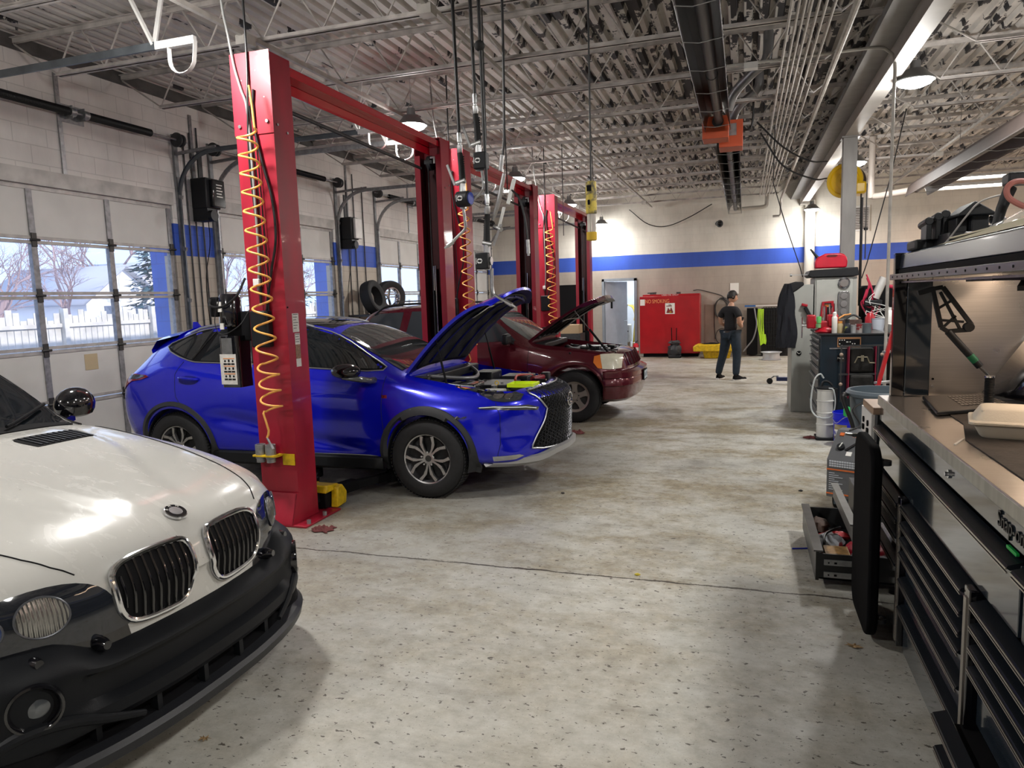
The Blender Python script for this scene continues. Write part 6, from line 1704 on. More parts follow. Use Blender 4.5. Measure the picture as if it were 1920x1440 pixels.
def jpt(u, v, off):
 L = JL*u*(1-.05*u**3*abs(v)**2.4); camber = .03*sin(pi*u)+.03*(1-v*v)-.05*u**8
 z = camber+off; return jp0+V(L*cos(ja)-z*sin(ja), .70*v, L*sin(ja)+z*cos(ja))
hood = thing('hood', jp0, None, None); hood.parent = car; hood.location = jp0-world_of(car)
rows = [[jpt(i/16, -1+2*k/16, 0) for k in range(17)] for i in range(17)]; und = [[jpt(i/16, (-1+2*k/16)*.99, -.035-.02*(i > 12)) for k in range(17)] for i in range(17)]
b = MB(); b.grid(rows)
for i in range(16):
 for k in (0, 16): b.add([rows[i][k], rows[i+1][k], und[i+1][k], und[i][k]], [(0,1,2,3)])
for k in range(16):
 for i in (0, 16): b.add([rows[i][k], rows[i][k+1], und[i][k+1], und[i][k]], [(0,1,2,3)])
b.build('outer_skin', mar, hood, angle=50)
MB().grid(und).build('inner_frame', mat('hood_under', (.015,.012,.012), .35), hood, angle=50)
b = MB()
for v0 in (-.6,-.2,.2,.6): b.tube([jpt(.08+.8*k/8, v0, -.05) for k in range(9)], .018, 6)
for u0 in (.1,.45,.9): b.tube([jpt(u0, -.8+1.6*k/8, -.055) for k in range(9)], .02, 6)
b.build('stiffening_ribs', mat('rib_dark', (.02,.016,.016), .3), hood)
a, e = V(JX-.40, JY-.63, .97), jpt(.66, -.86, -.03)
MB().cyl(a, a+(e-a)*.55, .016, n=10).build('gas_strut', M_['matte_black'], hood)
MB().cyl(a+(e-a)*.55, e, .008, n=8).build('strut_rod', M_['chrome'], hood)
# ---------------- tools left on the blue car
t = thing('parts_tray', (LX-.37, LY-.22, .95), 'bright yellow green parts tray on the front edge of the blue car engine bay', 'tray')
tm = mat('tray_lime', (.62,.80,.02), .35)
b = MB(); x0, x1, y0, y1, z0 = LX-.50, LX-.26, LY-.33, LY-.12, .947
b.box(x0, x1, y0, y1, z0, z0+.004)
for (a, c, d, e) in ((x0-.008,x0,y0-.008,y1+.008),(x1,x1+.008,y0-.008,y1+.008),(x0,x1,y0-.008,y0),(x0,x1,y1,y1+.008)): b.box(a, c, d, e, z0, z0+.035)
b.build('tray', tm, t, bevel=.003)
b = MB()
for k in range(8): b.cyl((x0+.03+.025*k, y0+.05+.03*(k % 3), z0+.004), (x0+.03+.025*k, y0+.05+.03*(k % 3), z0+.014), .007, n=6)
b.build('loose_bolts', M_['dark_steel'], t)
t = thing('cordless_ratchet', (LX-.30, LY+.10, .95), 'dark red and black cordless tool lying at the grille top of the blue car', 'power tool')
b = MB(); b.tube([V(LX-.36,LY+.02,.985), V(LX-.33,LY+.12,.985), V(LX-.30,LY+.20,.99)], [.028,.03,.024], 12); b.build('grip', mat('tool_red', (.18,.01,.02), .4), t)
MB().box(LX-.33, LX-.25, LY+.20, LY+.30, .95, 1.03).build('battery_pack', M_['black_plastic'], t, bevel=.01)
MB().cyl((LX-.36,LY+.02,.985),(LX-.20,LY-.06,.99),.008,n=8).build('drive_shaft', M_['chrome'], t)
# ------------------------------------------------------------ big tool cabinet on the right
navy = mat('cabinet_navy', (.018,.026,.036), .12, coat=.8, spec=.6)
sst = NT('brushed_steel'); c_ = sst.coord((1,60,60)); nn_ = sst.noise(c_, 3, 4); 
sst.set(Base_Color=sst.mix(nn_, (.40,.38,.36), (.58,.56,.54)), Metallic=.95, Roughness=sst.ramp(sst.noise(sst.coord((3,3,3)), 1.5, 3), [(.3, .26), (.7, .34)])); sst = sst.m
steelband = mat('steel_band', (.55,.55,.50), .32, .9, var=.2, scale=4, stretch=(1,6,1))
hblk = mat('handle_black', (.012,.016,.022), .25, .4)
lipm = mat('handle_lip', (.50,.46,.42), .25, .95)
FX = .725; YA, YZ = -.9, 4.345
t = thing('tool_cabinet', (1.05, 1.8, 0), 'long dark navy roller tool cabinet with stainless worktop filling the right foreground', 'tool cabinet')
MB().box(FX+.035, 1.42, YA, YZ, .10, 1.125).build('carcass', navy, t, bevel=.004)
b = MB(); b.box(.716, 1.44, YA, YZ+.005, 1.165, 1.18); b.build('worktop', sst, t, bevel=.003)
b = MB(); b.box(.714, .728, YA, YZ+.006, 1.128, 1.177); b.box(.716, 1.44, YZ-.006, YZ+.008, 1.128, 1.177); b.build('worktop_edge', steelband, t, bevel=.003)
MB().box(FX+.002, FX+.035, YA, YZ, 1.045, 1.128).build('top_fascia', navy, t)
MB().box(FX+.10, 1.30, YA, YZ-.1, .03, .10).build('toe_kick', M_['matte_black'], t)
def drawer(y0, y1, z0, z1, pull=0, wide=False):
 """drawer front with a full width channel handle along its top edge"""
 x = FX-pull
 f = MB().box(x, x+.02, y0+.004, y1-.004, z0+.004, z1).build('drawer', navy, t, bevel=.003)
 hw_ = .045
 b = MB(); b.prism([(x-.034, z1-.012), (x-.030, z1-.004), (x+.012, z1+.010), (x+.012, z1-.004), (x-.024, z1-.018)], 'y', y0+.006, y1-.006)
 b.build('handle_channel', hblk, f)
 b = MB(); b.box(x-.036, x-.0325, y0+.006, y1-.006, z1-.0150, z1-.0095); b.box(x-.0345, x-.030, y0+.006, y1-.006, z1-.0265, z1-.0225); b.build('bright_lip', lipm, f)
 return f
# full width top drawer, then three banks
drawer(2.19, 4.335, .80, 1.012); drawer(-.85, 2.17, .80, 1.012)
for zt, zb in ((.762,.690),(.683,.605),(.598,.470),(.462,.06)): drawer(3.66, 4.325, zb, zt)
zs = [(.778,.706),(.699,.634),(.627,.566),(.559,.436),(.430,.300),(.294,.06)]
for zt, zb in zs: drawer(2.60, 3.58, zb, zt)
for zt, zb in ((.778,.712),(.706,.640),(.634,.568),(.562,.36)): drawer(-.85, 2.50, zb, zt)
dr = drawer(-.85, 2.60, .22, .335, .07); drawer(-.85, 2.60, .06, .215, .06)
b = MB(); b.box(FX-.065, FX+.02, -.8, 2.55, .24, .325); b.build('drawer_tray', M_['matte_black'], dr)
MB().box(FX-.045, FX-.03, 1.95, 2.3, .322, .332).build('red_tool', mat('red_tool', (.35,.02,.03), .4), dr, bevel=.004)
b = MB()
for y in (3.62, 2.555):
 z1, z0 = .765, .10
 b.box(FX-.030, FX-.026, y-.008, y+.020, z0, z1)
each(b, 'divider_strip', lipm, t)
b = MB()
for y in (3.62, 2.555):
 b.box(FX-.026, FX+.03, y-.03, y+.03, .08, .80)
each(b, 'divider_post', M_['gloss_black'], t, bevel=.004)
b = MB(); b.cyl((FX-.004, 2.93, 1.085), (FX+.004, 2.93, 1.085), .016, n=20); b.cyl((FX-.014, 2.93, 1.085), (FX, 2.93, 1.085), .008, n=14); b.build('lock', M_['chrome'], t)
text('Snap-on', 'lettering', mat('badge_dark', (.006,.007,.009), .3), t, (FX+.001, 2.28, 1.088), .070, (pi/2, 0, -pi/2), .004, sx=.95)
b = MB(); b.prism(rounded_rect(2.22, 2.30, 1.026, 1.036, .004), 'x', FX-.004, FX+.004); b.build('green_tag', mat('green_tag', (.01,.35,.06), .3), t)
# hutch: far end posts, stainless back wall, canopy
t = thing('cabinet_hutch', (1.1, 2.2, 1.18), 'glossy dark hutch with stainless end panel and overhead canopy standing on the tool cabinet', 'hutch')
MB().box(.772, .835, YZ-.03, YZ+.02, 1.18, 1.955).build('corner_post', M_['gloss_black'], t, bevel=.004)
MB().box(.835, .955, YZ-.035, YZ+.0, 1.18, 1.90).build('side_rail', navy, t, bevel=.004)
MB().box(.955, 1.9, YZ-.015, YZ-.0, 1.18, 1.90).build('steel_panel', sst, t)
b = MB(); b.cyl((.975,YZ-.02,1.275),(.975,YZ-.014,1.275),.006,n=10); b.build('rivet_hole', M_['matte_black'], t)
b = MB(); b.cyl((.975,YZ-.022,1.235),(.975,YZ-.014,1.235),.007,n=12); b.build('bolt', M_['steel'], t)
b = MB(); b.prism([(.795,1.868),(.80,1.945),(.83,1.955),(1.44,1.975),(1.44,1.868)], 'y', -.6, YZ-.02); b.build('canopy', mat('canopy_navy', (.012,.018,.028), .28, coat=.08, spec=.28), t, bevel=.006)
b = MB(); b.box(.752, .775, -.6, YZ-.005, 1.812, 1.842); b.box(.775, 1.0, -.6, YZ-.005, 1.836, 1.842); b.build('canopy_lip', mat('lip_grey', (.16,.165,.17), .22, .8), t, bevel=.002)
b = MB()
for k in range(30): b.cyl((.7515, YZ-.08-.12*k, 1.827), (.7505, YZ-.08-.12*k, 1.827), .005, n=6)
b.build('lip_dimples', M_['matte_black'], t)
b = MB(); b.box(.79, 1.44, -.6, YZ-.02, 1.842, 1.868); b.build('canopy_gap', M_['matte_black'], t)
b = MB(); b.box(.80, .815, 2.0, YZ-.05, 1.795, 1.803); b.box(1.0, 1.25, 3.3, 3.9, 1.79, 1.81); b.build('lid_track', M_['steel'], t)
b = MB(); b.bar((1.13,3.5,1.80),(1.06,3.35,1.755),.04,.02); b.bar((.98,3.4,1.80),(1.10,2.6,1.79),.03,.02); b.build('pivot_arm', M_['black_plastic'], t)
# lid lever bracket and gas strut
yk = 3.9
b = MB()
out_ = [(.862,1.765),(.905,1.770),(1.040,1.590),(1.045,1.560),(1.025,1.545),(.930,1.545),(.905,1.565)]
def framebars(P, w): 
 for i in range(len(P)): 
  a, e = P[i], P[(i+1) % len(P)]; b.bar(V(a[0], yk, a[1]), V(e[0], yk, e[1]), w, w)
framebars([(.862,1.760),(.905,1.768),(1.032,1.585),(1.030,1.562),(.932,1.556),(.905,1.575)], .020)
b.bar((.895,yk,1.745),(.985,yk,1.565),.012,.014); b.bar((.918,yk,1.58),(.965,yk,1.63),.012,.012); b.bar((.88,yk,1.66),(.94,yk,1.70),.010,.012); b.bar((.90,yk,1.61),(1.0,yk,1.60),.010,.012)
b.cyl((1.02,yk-.02,1.575),(1.02,yk+.02,1.575),.022); b.bar((.80,yk,1.742),(.87,yk,1.762),.024,.024)
b.build('lever_bracket', M_['black_plastic'], t, bevel=.002)
b = MB(); b.cyl((.935,yk,1.555),(1.075,yk,1.385),.017,n=12); b.build('gas_strut', M_['black_plastic'], t)
b = MB(); b.cyl((1.03,yk-.004,1.44),(1.055,yk-.004,1.41),.0178,n=12); b.build('green_band', mat('strut_green', (.01,.12,.05), .4), t)
b = MB(); b.cyl((1.075,yk,1.385),(1.12,yk,1.335),.007,n=8); b.build('strut_rod', M_['chrome'], t)
b = MB(); b.box(1.30, 1.36, 1.6, 4.1, 1.845, 1.866); b.build('hutch_light', mat('hutch_light', (1,.9,.8), .4, emit=(1,.74,.52), estr=5), t)
L = bpy.data.lights.new('hutch_glow', 'AREA'); L.shape = 'RECTANGLE'; L.size = .05; L.size_y = 2.4; L.energy = 14; L.color = (1,.72,.50)
lo = bpy.data.objects.new('hutch_glow', L); COL.objects.link(lo); lo.location = (1.33, 2.85, 1.835)
# things on the worktop
MB().prism([(.93,-.5),(.80,1.5),(.815,2.5),(.818,3.10),(.90,3.45),(.915,4.15),(1.40,4.2),(1.40,-.5)], 'z', 1.1805, 1.1845).build('work_mat', mat('mat_brown', (.055,.046,.04), .8, var=.4, scale=12, bump=.3, bscale=90), label='worn dark brown rubber mat lying on the stainless worktop', cat='mat', at=(1.1,2,1.1805))
t = thing('laptop', (1.0, 3.9, 1.185), 'black laptop open on the worktop, screen against the steel panel corner', 'laptop')
b = MB(); P = [(.892,4.15),(1.17,4.29),(1.34,3.94),(1.13,3.74),(.92,3.62)]; P = [(.895,4.17),(1.20,4.29),(1.22,3.86),(.842,3.64)]
b.prism([P[0],P[1],P[2],P[3]], 'z', 1.186, 1.204); b.build('base', M_['black_plastic'], t, bevel=.004)
b = MB()
for r in range(5):
 for c in range(11):
  u0 = .38+.055*c; v0 = .12+.135*r
  def L(u, v): 
   a = V(*P[0],0)*(1-u)+V(*P[1],0)*u; d = V(*P[3],0)*(1-u)+V(*P[2],0)*u; q = a*(1-v)+d*v; return (q.x, q.y)
  if u0 > .95: continue
  b.prism([L(u0,v0),L(u0+.045,v0),L(u0+.045,v0+.11),L(u0,v0+.11)], 'z', 1.204, 1.2065)
b.build('keys', mat('key_dark', (.03,.028,.026), .35), t)
b = MB(); b.add([(1.20,4.29,1.205),(1.325,3.92,1.205),(1.52,3.99,1.50),(1.40,4.31,1.50)], [(0,1,2,3)]); b.build('screen', M_['gloss_black'], t, solid=.012)
t = thing('tablet_case', (1.35, 3.7, 1.19), 'dark navy diagnostic tablet standing on the worktop at the frame edge', 'tablet')
b = MB(); b.add([(1.22,3.62,1.19),(1.55,3.80,1.19),(1.60,3.72,1.42),(1.30,3.52,1.42)], [(0,1,2,3)]); b.build('shell', mat('case_navy', (.012,.016,.035), .3), t, solid=.03)
# flexible lamp stem
t = thing('flexible_stem', (1.13, 3.76, 1.185), 'black ribbed flexible stem standing on the worktop behind the food box', 'flex stem')
b = MB(); pr = []
for k in range(22): pr += [(.022, .012+k*.0066), (.0185, .0155+k*.0066)]
b.lathe([(0,0),(.03,0),(.03,.01)]+pr+[(.0,.16)], (1.09,3.80,1.187), 20); b.build('ribbed_tube', M_['black_plastic'], t)
MB().cyl((1.09,3.80,1.345),(1.09,3.80,1.352),.022).build('ferrule', M_['chrome'], t)
# takeaway food box
t = thing('food_container', (1.08, 3.25, 1.185), 'cream moulded pulp takeaway box closed on the worktop', 'food box')
pulp = mat('pulp_cream', (.72,.66,.55), .75, bump=.15, bscale=200)
Mz = Matrix.Rotation(radians(-14), 3, 'Z'); cc = V(.985, 3.20, 1.185)
def shell(zs_):
 b = MB(); rows = []
 for z, w, r in zs_:
  rows.append([cc+Mz @ V(x, y, 0)+V(0,0,z) for x, y in rounded_rect(-w, w, -w, w, r, 5)])
 b.grid(rows, True)
 for row_, rev in ((rows[0], True), (rows[-1], False)):
  b.add(row_, [tuple(range(len(row_)))])
 return b
shell([(0,.085,.03),(.008,.093,.03),(.052,.114,.03),(.057,.130,.02),(.060,.130,.02)]).build('tray', pulp, t)
shell([(.062,.130,.02),(.066,.128,.02),(.070,.114,.03),(.108,.092,.03),(.114,.082,.03)]).build('lid', pulp, t)
b = MB()
for q in range(4):
 a = pi/2*q+pi/4; b.obox(cc+Mz @ V(.098*cos(a)*1.1, .098*sin(a)*1.1, .090), (.03,.012,.04), Mz @ Matrix.Rotation(a, 3, 'Z'))
b.build('corner_ribs', pulp, t, bevel=.004)
MB().bar((.756,2.996,1.183),(.815,3.115,1.183),.006,.004).build('steel_scribe', M_['paper'], label='thin pale stick lying across the edge of the stainless worktop', cat='stick')
# on top of the canopy
t = thing('socket_rack', (.95, 3.9, 1.96), 'black plastic tool holder with chunky clips on top of the hutch canopy, left end', 'tool rack')
b = MB(); b.box(.82, 1.02, 4.10, 4.30, 1.958, 2.01); b.build('base', mat('rack_grey', (.03,.032,.033), .55), t, bevel=.012)
b = MB(); b.box(.90, 1.15, 3.8, 4.15, 1.965, 2.02); b.box(.95,1.0,3.9,4.1,2.02,2.10); b.prism([(.935,2.10),(1.00,2.155),(1.08,2.10),(1.08,2.09),(.935,2.09)], 'y', 3.8, 4.05); b.box(1.0,1.07,3.85,4.05,2.0,2.10); b.build('holder_block', M_['black_plastic'], t, bevel=.01)
b = MB()
for (x, z) in ((.86,2.09),(.90,2.11),(.93,2.12)): b.cyl((x,4.0,z),(x,4.16,z-.01),.02); b.box(x-.012,x+.012,4.0,4.12,2.0,z)
b.build('clips', M_['black_plastic'], t, bevel=.004)
t = thing('chrome_ball_tool', (1.13, 3.9, 2.0), 'round chrome tool behind the wire on the hutch canopy', 'tool')
MB().sphere((1.115,3.9,2.075),.034,16).build('bulb', M_['chrome'], t); MB().box(1.08,1.14,3.86,3.94,1.985,2.05).build('stand', M_['white_plastic'], t, bevel=.006)
MB().tube(catmull([(.86,3.8,1.955),(.885,3.78,1.975),(.95,3.75,2.08),(1.0,3.75,2.14),(1.075,3.75,2.165),(1.08,3.75,2.15),(1.085,3.75,2.11)],6),.004,6).build('loose_wire', mat('wire_grey', (.35,.33,.31), .4), label='thin grey wire looping over the front edge of the hutch canopy', cat='wire')
t = thing('plastic_wrap_tray', (1.05, 2.9, 1.96), 'tray of tools under crumpled clear plastic sheet on top of the hutch canopy', 'tray')
rr = random.Random(4); rows = []
for i in range(28):
 u = i/27; row_ = []
 for k in range(12):
  v = k/11; row_.append(V(.815+.7*v, 3.50-2.2*u, 1.957+.145*min(1, v*3.2)*min(1, .15+u*4)+rr.uniform(-.006,.006)))
 rows.append(row_)
MB().grid(rows).build('clear_sheet', mat('film', (.55,.53,.50), .08, alpha=.45, spec=1), t, angle=0)
b = MB()
for k in range(14): 
 y = 3.5-.14*k; b.cyl((.88+rr.uniform(0,.1), y, 1.985), (1.02+rr.uniform(0,.2), y-rr.uniform(-.1,.2), 1.985), rr.uniform(.006,.014), n=8)
b.build('tools_inside', M_['steel'], t)
MB().box(.83, 1.4, 1.3, 3.5, 1.972, 1.978).add([(.806,3.6,1.952),(.806,1.3,1.952),(.812,1.3,1.985),(.812,2.6,1.975)], [(0,1,2,3)]).build('paper_liner', mat('liner_cream', (.62,.58,.42), .6), t)
t = thing('impact_gun', (1.05, 2.6, 2.08), 'black pistol gripped air tool with dusty red hose on top of the hutch', 'air tool')
b = MB(); b.tube([V(.912,3.2,1.985), V(.928,3.2,2.06), V(.955,3.2,2.14)], [.017,.019,.023], 12); b.box(.94,1.20,3.18,3.26,2.145,2.19); b.box(1.02,1.05,3.2,3.24,2.05,2.145); b.build('grip_body', M_['black_plastic'], t, bevel=.008)
MB().tube(catmull([(1.08,3.12,2.03),(1.0,3.12,2.045),(.935,3.13,2.085),(.922,3.13,2.125),(.955,3.14,2.15),(1.02,3.15,2.14),(1.12,3.15,2.11)],8),.0105,8).build('red_hose', mat('hose_red_dusty', (.36,.13,.11), .5), t)
# creeper leaning upright on the cabinet end
t = thing('mechanic_creeper', (.60, 3.96, 0), 'black padded creeper stood on end against the tool cabinet corner', 'creeper')
MB().prism(rounded_rect(3.70, 4.25, .03, 1.01, .12, 8), 'x', .590, .64).build('board', mat('creeper_vinyl', (.004,.004,.005), .8, spec=.08, var=.4, scale=14), t, bevel=.014, seg=3)
b = MB()
for z in (.12, .92):
 for y in (3.76, 4.15): b.cyl((.655, y, z), (.655, y, z+.022), .032, n=18); b.box(.625,.65,y-.015,y+.015,z-.01,z+.03)
b.build('caster_wheels', M_['dark_steel'], t)
# neighbouring side cabinet with open bottom drawer
t = thing('side_cabinet', (1.05, 4.9, 0), 'lower black side cabinet with wooden top beyond the big tool cabinet, bottom drawer pulled out', 'cabinet')
MB().box(.72, 1.40, 4.40, 5.42, .06, .44).box(.72, 1.40, 4.40, 4.74, .44, 1.06).build('carcass', mat('side_black', (.014,.016,.018), .35), t, bevel=.004)
MB().box(.70, 1.40, 4.40, 4.76, 1.06, 1.10).build('wood_top', mat('wood_top', (.33,.22,.15), .5, var=.3, scale=6, stretch=(1,.2,8)), t, bevel=.003)
b = MB(); b.box(.700, .72, 4.45, 4.80, .90, 1.055); pl_ = b.build('socket_panel', M_['white_paint'], t, bevel=.002)
b = MB()
for y in (4.55, 4.70): b.cyl((.692, y, .985), (.70, y, .985), .018); b.box(.690,.70,y-.02,y+.02,.925,.955)
b.build('power_outlets', M_['matte_black'], pl_)
b = MB(); b.bar((.64,4.72,.88),(.70,4.72,.88),.02,.02); b.cyl((.60,4.72,.885),(.70,4.72,.875),.009); b.build('chrome_hook', M_['chrome'], t)
# upper drawer slightly open
b = MB(); b.box(.615, .635, 4.42, 5.38, .30, .40); b.box(.60, .645, 4.42, 5.38, .395, .405); b.build('upper_drawer', mat('drawer_edge', (.20,.20,.19), .4, .5, var=.3), t)
# open drawer
d = MB()
x0, x1, y0, y1, z0, z1 = .42, .72, 4.42, 5.40, .05, .225
d.box(x0, x0+.018, y0, y1, z0, z1); d.box(x0+.018, x1, y0, y0+.012, z0+.01, z1-.01); d.box(x0+.018, x1, y1-.012, y1, z0+.01, z1-.01); d.box(x0+.018, x1, y0, y1, z0+.01, z0+.018)
od = d.build('open_drawer', mat('drawer_dark', (.03,.031,.032), .35, .4), t)
MB().box(x0-.012, x0+.04, y0, y1, z1, z1+.010).build('drawer_pull', mat('pull_grey', (.17,.17,.165), .35, .7, var=.3), od)
b = MB()
for z in (.075, .15): b.box(x0+.045, x1-.1, y0-.010, y0, z, z+.032)
b.build('drawer_slides', M_['galv'], od)
b = MB()
for z in (.075, .15):
 b.cyl((x0+.07, y0-.013, z+.016), (x0+.07, y0-.009, z+.016), .005, n=8); b.box(x0+.10, x0+.115, y0-.012, y0-.009, z+.010, z+.022)
b.build('slide_slots', M_['matte_black'], od)
# contents
def lump(c, r, sc, seed, amp=.25, n=18):
 rr = random.Random(seed); ph = [rr.uniform(0, 6) for _ in range(6)]; b = MB(); b.sphere((0,0,0), 1, n, (1,1,1))
 out = []
 for v in b.v:
  k = 1+amp*(.5*sin(v.x*5+ph[0])*sin(v.y*6+ph[1])+.4*sin(v.z*7+ph[2]+v.x*4)+.3*sin(v.y*11+ph[3])*sin(v.x*9+ph[4]))
  out.append(Vector(c)+V(v.x*sc[0], v.y*sc[1], v.z*sc[2])*r*k)
 b.v = out; return b
cont = [('glove_bag', (.53,4.78,.165), (.09,.10,.055), mat('clear_bag', (.66,.70,.76), .15, var=.35, scale=22, coat=.5), 'crumpled clear plastic bag in the open drawer'),
  ('work_glove', (.50,5.14,.15), (.07,.10,.05), mat('leather_brown', (.09,.05,.035), .7, var=.4, scale=14), 'brown leather glove at the back of the open drawer'),
  ('red_case', (.60,5.02,.17), (.10,.035,.03), mat('case_red', (.32,.01,.015), .35), 'long dark red tool case in the open drawer'),
  ('red_pouch', (.66,4.68,.15), (.045,.06,.05), mat('pouch_red', (.40,.01,.03), .35, var=.3, scale=20), 'red plastic pouch in the open drawer'),
  ('small_clear_bag', (.66,4.53,.15), (.045,.06,.04), mat('clear_bag2', (.60,.60,.64), .15, var=.4, scale=25, coat=.5), 'small clear bag at the near end of the open drawer')]
for k, (nm, c, sc, m_, lb) in enumerate(cont):
 lump((c[0], c[1], z0+.05+sc[2]*1.2), 1, sc, k+3).build(nm, m_, label=lb, cat=nm.split('_')[-1])
t = thing('sandpaper_stack', (.52,4.52,.10), 'stack of orange and brown printed packets in the open drawer', 'packet')
for k in range(5): MB().box(.46+.004*k, .60+.003*k, 4.445+.004*(k % 2), 4.60, .112+.020*k, .128+.020*k).build('packet', mat('packet_%s' % k, ((.55,.32,.12),(.50,.40,.25))[k % 2], .6, var=.5, scale=30), t)
MB().tube(catmull([(.49,4.60,.10),(.485,4.62,.20),(.50,4.72,.235),(.56,4.85,.23),(.62,5.0,.20)],6),.008,8).build('black_hose', M_['hose'], label='short black hose arching over the bags in the open drawer', cat='hose')
# battery charger on its cart
t = thing('battery_charger', (.73, 5.9, 0), 'grey wheeled battery charger with orange stripes and sloped control panel', 'battery charger')
gy = mat('charger_grey', (.105,.108,.115), .42, bump=.08, bscale=300); gl = mat('charger_side', (.17,.20,.25), .35)
yc0, yc1 = 5.72, 6.15
Mc = Matrix.Rotation(radians(-24), 4, 'Z'); C0 = Matrix.Translation(V(.84, 5.97, 0)) @ Mc @ Matrix.Translation(V(-.74, -5.92, 0))
def ch(b): return b.xform(C0)
# front face is the -y side, panel slopes back above it
prof = [(5.74,.17),(5.74,.47),(5.98,.66),(6.10,.66),(6.10,.17)]
ch(MB().prism(prof, 'x', .58, .90)).build('case', gy, t, bevel=.006)
ch(MB().box(.900,.905,5.76,6.08,.19,.50)).build('side_panel', gl, t)
b = MB()
for k in range(6): b.box(.905,.907,5.86,5.98,.40+.02*k-.04,.408+.02*k-.04)
ch(b).build('vent_slots', M_['matte_black'], t)
orm = mat('charger_orange', (.60,.14,.03), .5)
b = MB(); b.box(.582,.898,5.735,5.741,.385,.395); b.box(.582,.898,5.735,5.741,.195,.205); ch(b).build('orange_stripe', orm, t)
b = MB()
for q, (x0_, x1_, z_) in enumerate(((.60,.80,.455),(.60,.85,.437),(.60,.84,.419))): 
 xx = x0_
 while xx < x1_: b.box(xx, xx+.014, 5.735, 5.7405, z_-.006, z_+.006); xx += .018
for q in range(9): b.box(.60, .64+.03*(q % 3), 5.736, 5.7405, .36-.016*q, .364-.016*q)
for q in range(3): b.box(.83, .88, 5.736, 5.7405, .36-.03*q, .366-.03*q)
ch(b).build('panel_print', mat('print_white', (.55,.58,.62), .5), t)
sl = V(0, .24, .19).normalized(); nsl = V(0, -sl.z, sl.y)
def onp(x, u, h=0): return V(x, 5.74, .47)+sl*u+nsl*h
b = MB(); b.cyl(onp(.655,.12), onp(.655,.12,.025), .028, n=20); b.cyl(onp(.80,.13), onp(.80,.13,.025), .028, n=20); b.bar(onp(.69,.10,.002), onp(.76,.19,.002), .035, .006); ch(b).build('control_knobs', M_['black_plastic'], t)
b = MB(); b.bar(onp(.65,.105,.03), onp(.662,.15,.03), .006, .006); b.bar(onp(.725,.045,.003), onp(.725,.085,.003), .04, .006); ch(b).build('meter_window', M_['paper'], t)
b = MB(); b.bar(onp(.63,.24,.004), onp(.63,.27,.004), .03, .012); ch(b).build('rocker_switch', orm, t)
text('PRO-LOGIX', 'lettering', mat('text_orange', (.7,.2,.08), .5), t, C0 @ onp(.80,.245,.003), .034, (radians(38), 0, radians(-24)), .0004)
b = MB(); b.box(.62,.86,5.80,6.08,.10,.17); b.bar((.60,6.08,.10),(.60,6.08,1.05),.02,.02); b.box(.66,.70,5.78,5.82,0,.17); b.build('cart_frame', M_['matte_black'], t) if 0 else ch(MB().box(.62,.86,5.80,6.08,.10,.17).box(.66,.72,5.78,5.84,0,.10)).build('cart_frame', mat('leg_blue', (.05,.07,.09), .5), t)
ch(MB().cyl((.56,6.05,.10),(.60,6.05,.10),.10).cyl((.88,6.05,.10),(.92,6.05,.10),.10)).build('cart_wheel', M_['rubber'], t)
MB().tube(catmull([(.80,6.05,.66),(.88,6.1,.70),(.84,6.2,.80),(.92,6.25,.86)],6),.008,8).build('charger_lead', M_['hose'], t)
# ------------------------------------------------------------ clutter behind the tool cabinet
t = thing('trash_bin', (1.17, 6.9, 0), 'large round grey blue bin standing behind the side cabinet', 'bin')
bgm = mat('bin_slate', (.10,.13,.155), .45, bump=.1, bscale=150)
MB().lathe([(.0,.02),(.215,.02),(.225,.05),(.270,.84),(.265,.84),(.21,.05),(0,.05)], (1.17,6.85,0), 40).build('body', bgm, t)
MB().lathe([(.268,.83),(.300,.835),(.305,.86),(.29,.885),(.268,.885)], (1.17,6.85,0), 40, closed=True).build('rim', bgm, t)
MB().tube(catmull([(.865,6.80,.84),(.83,6.7,.86),(.83,6.68,.80),(.90,6.66,.60),(.93,6.66,.40)],6),.018,8).build('loose_hose', M_['hose'], label='black hose hanging over the rim of the slate bin', cat='hose')
t = thing('fluid_evacuator', (.93, 9.0, 0), 'white cylindrical oil extractor tank with black lid and clear hose on the floor', 'oil extractor')
wt = mat('evac_white', (.62,.62,.59), .4, var=.08)
MB().lathe([(0,.03),(.092,.03),(.092,.17),(.097,.175),(.097,.185),(.090,.19),(.090,.31),(.097,.315),(.097,.325),(.089,.33),(.089,.45),(.097,.455),(.097,.465),(.089,.47),(.089,.58),(.10,.59),(.10,.60),(0,.60)], (.925,9.05,0), 28).build('tank', wt, t)
b = MB(); b.lathe([(0,.60),(.105,.60),(.105,.615),(.06,.63),(0,.63)], (.925,9.05,0), 24); b.tube(catmull([(.88,9.05,.62),(.90,9.05,.68),(.95,9.05,.685),(1.0,9.05,.64)],5),.014,8); b.build('lid_pump', M_['black_plastic'], t)
b = MB(); b.prism(rounded_rect(.82,1.09,8.92,9.2,.03), 'z', 0, .03); b.box(1.03,1.06,9.05,9.10,.03,.6); b.build('base', M_['black_plastic'], t)
MB().tube(catmull([(.90,9.02,.73),(.86,9.0,.78),(.80,8.98,.72),(.765,8.97,.52),(.77,8.96,.36),(.83,8.94,.28),(.86,8.93,.28)],7),.010,8).tube(catmull([(.95,8.95,.62),(1.0,8.93,.60),(1.02,8.92,.45),(.99,8.92,.30),(.90,8.92,.27),(.85,8.93,.28)],7),.007,8).build('clear_hose', mat('hose_pale', (.50,.54,.54), .3), t)
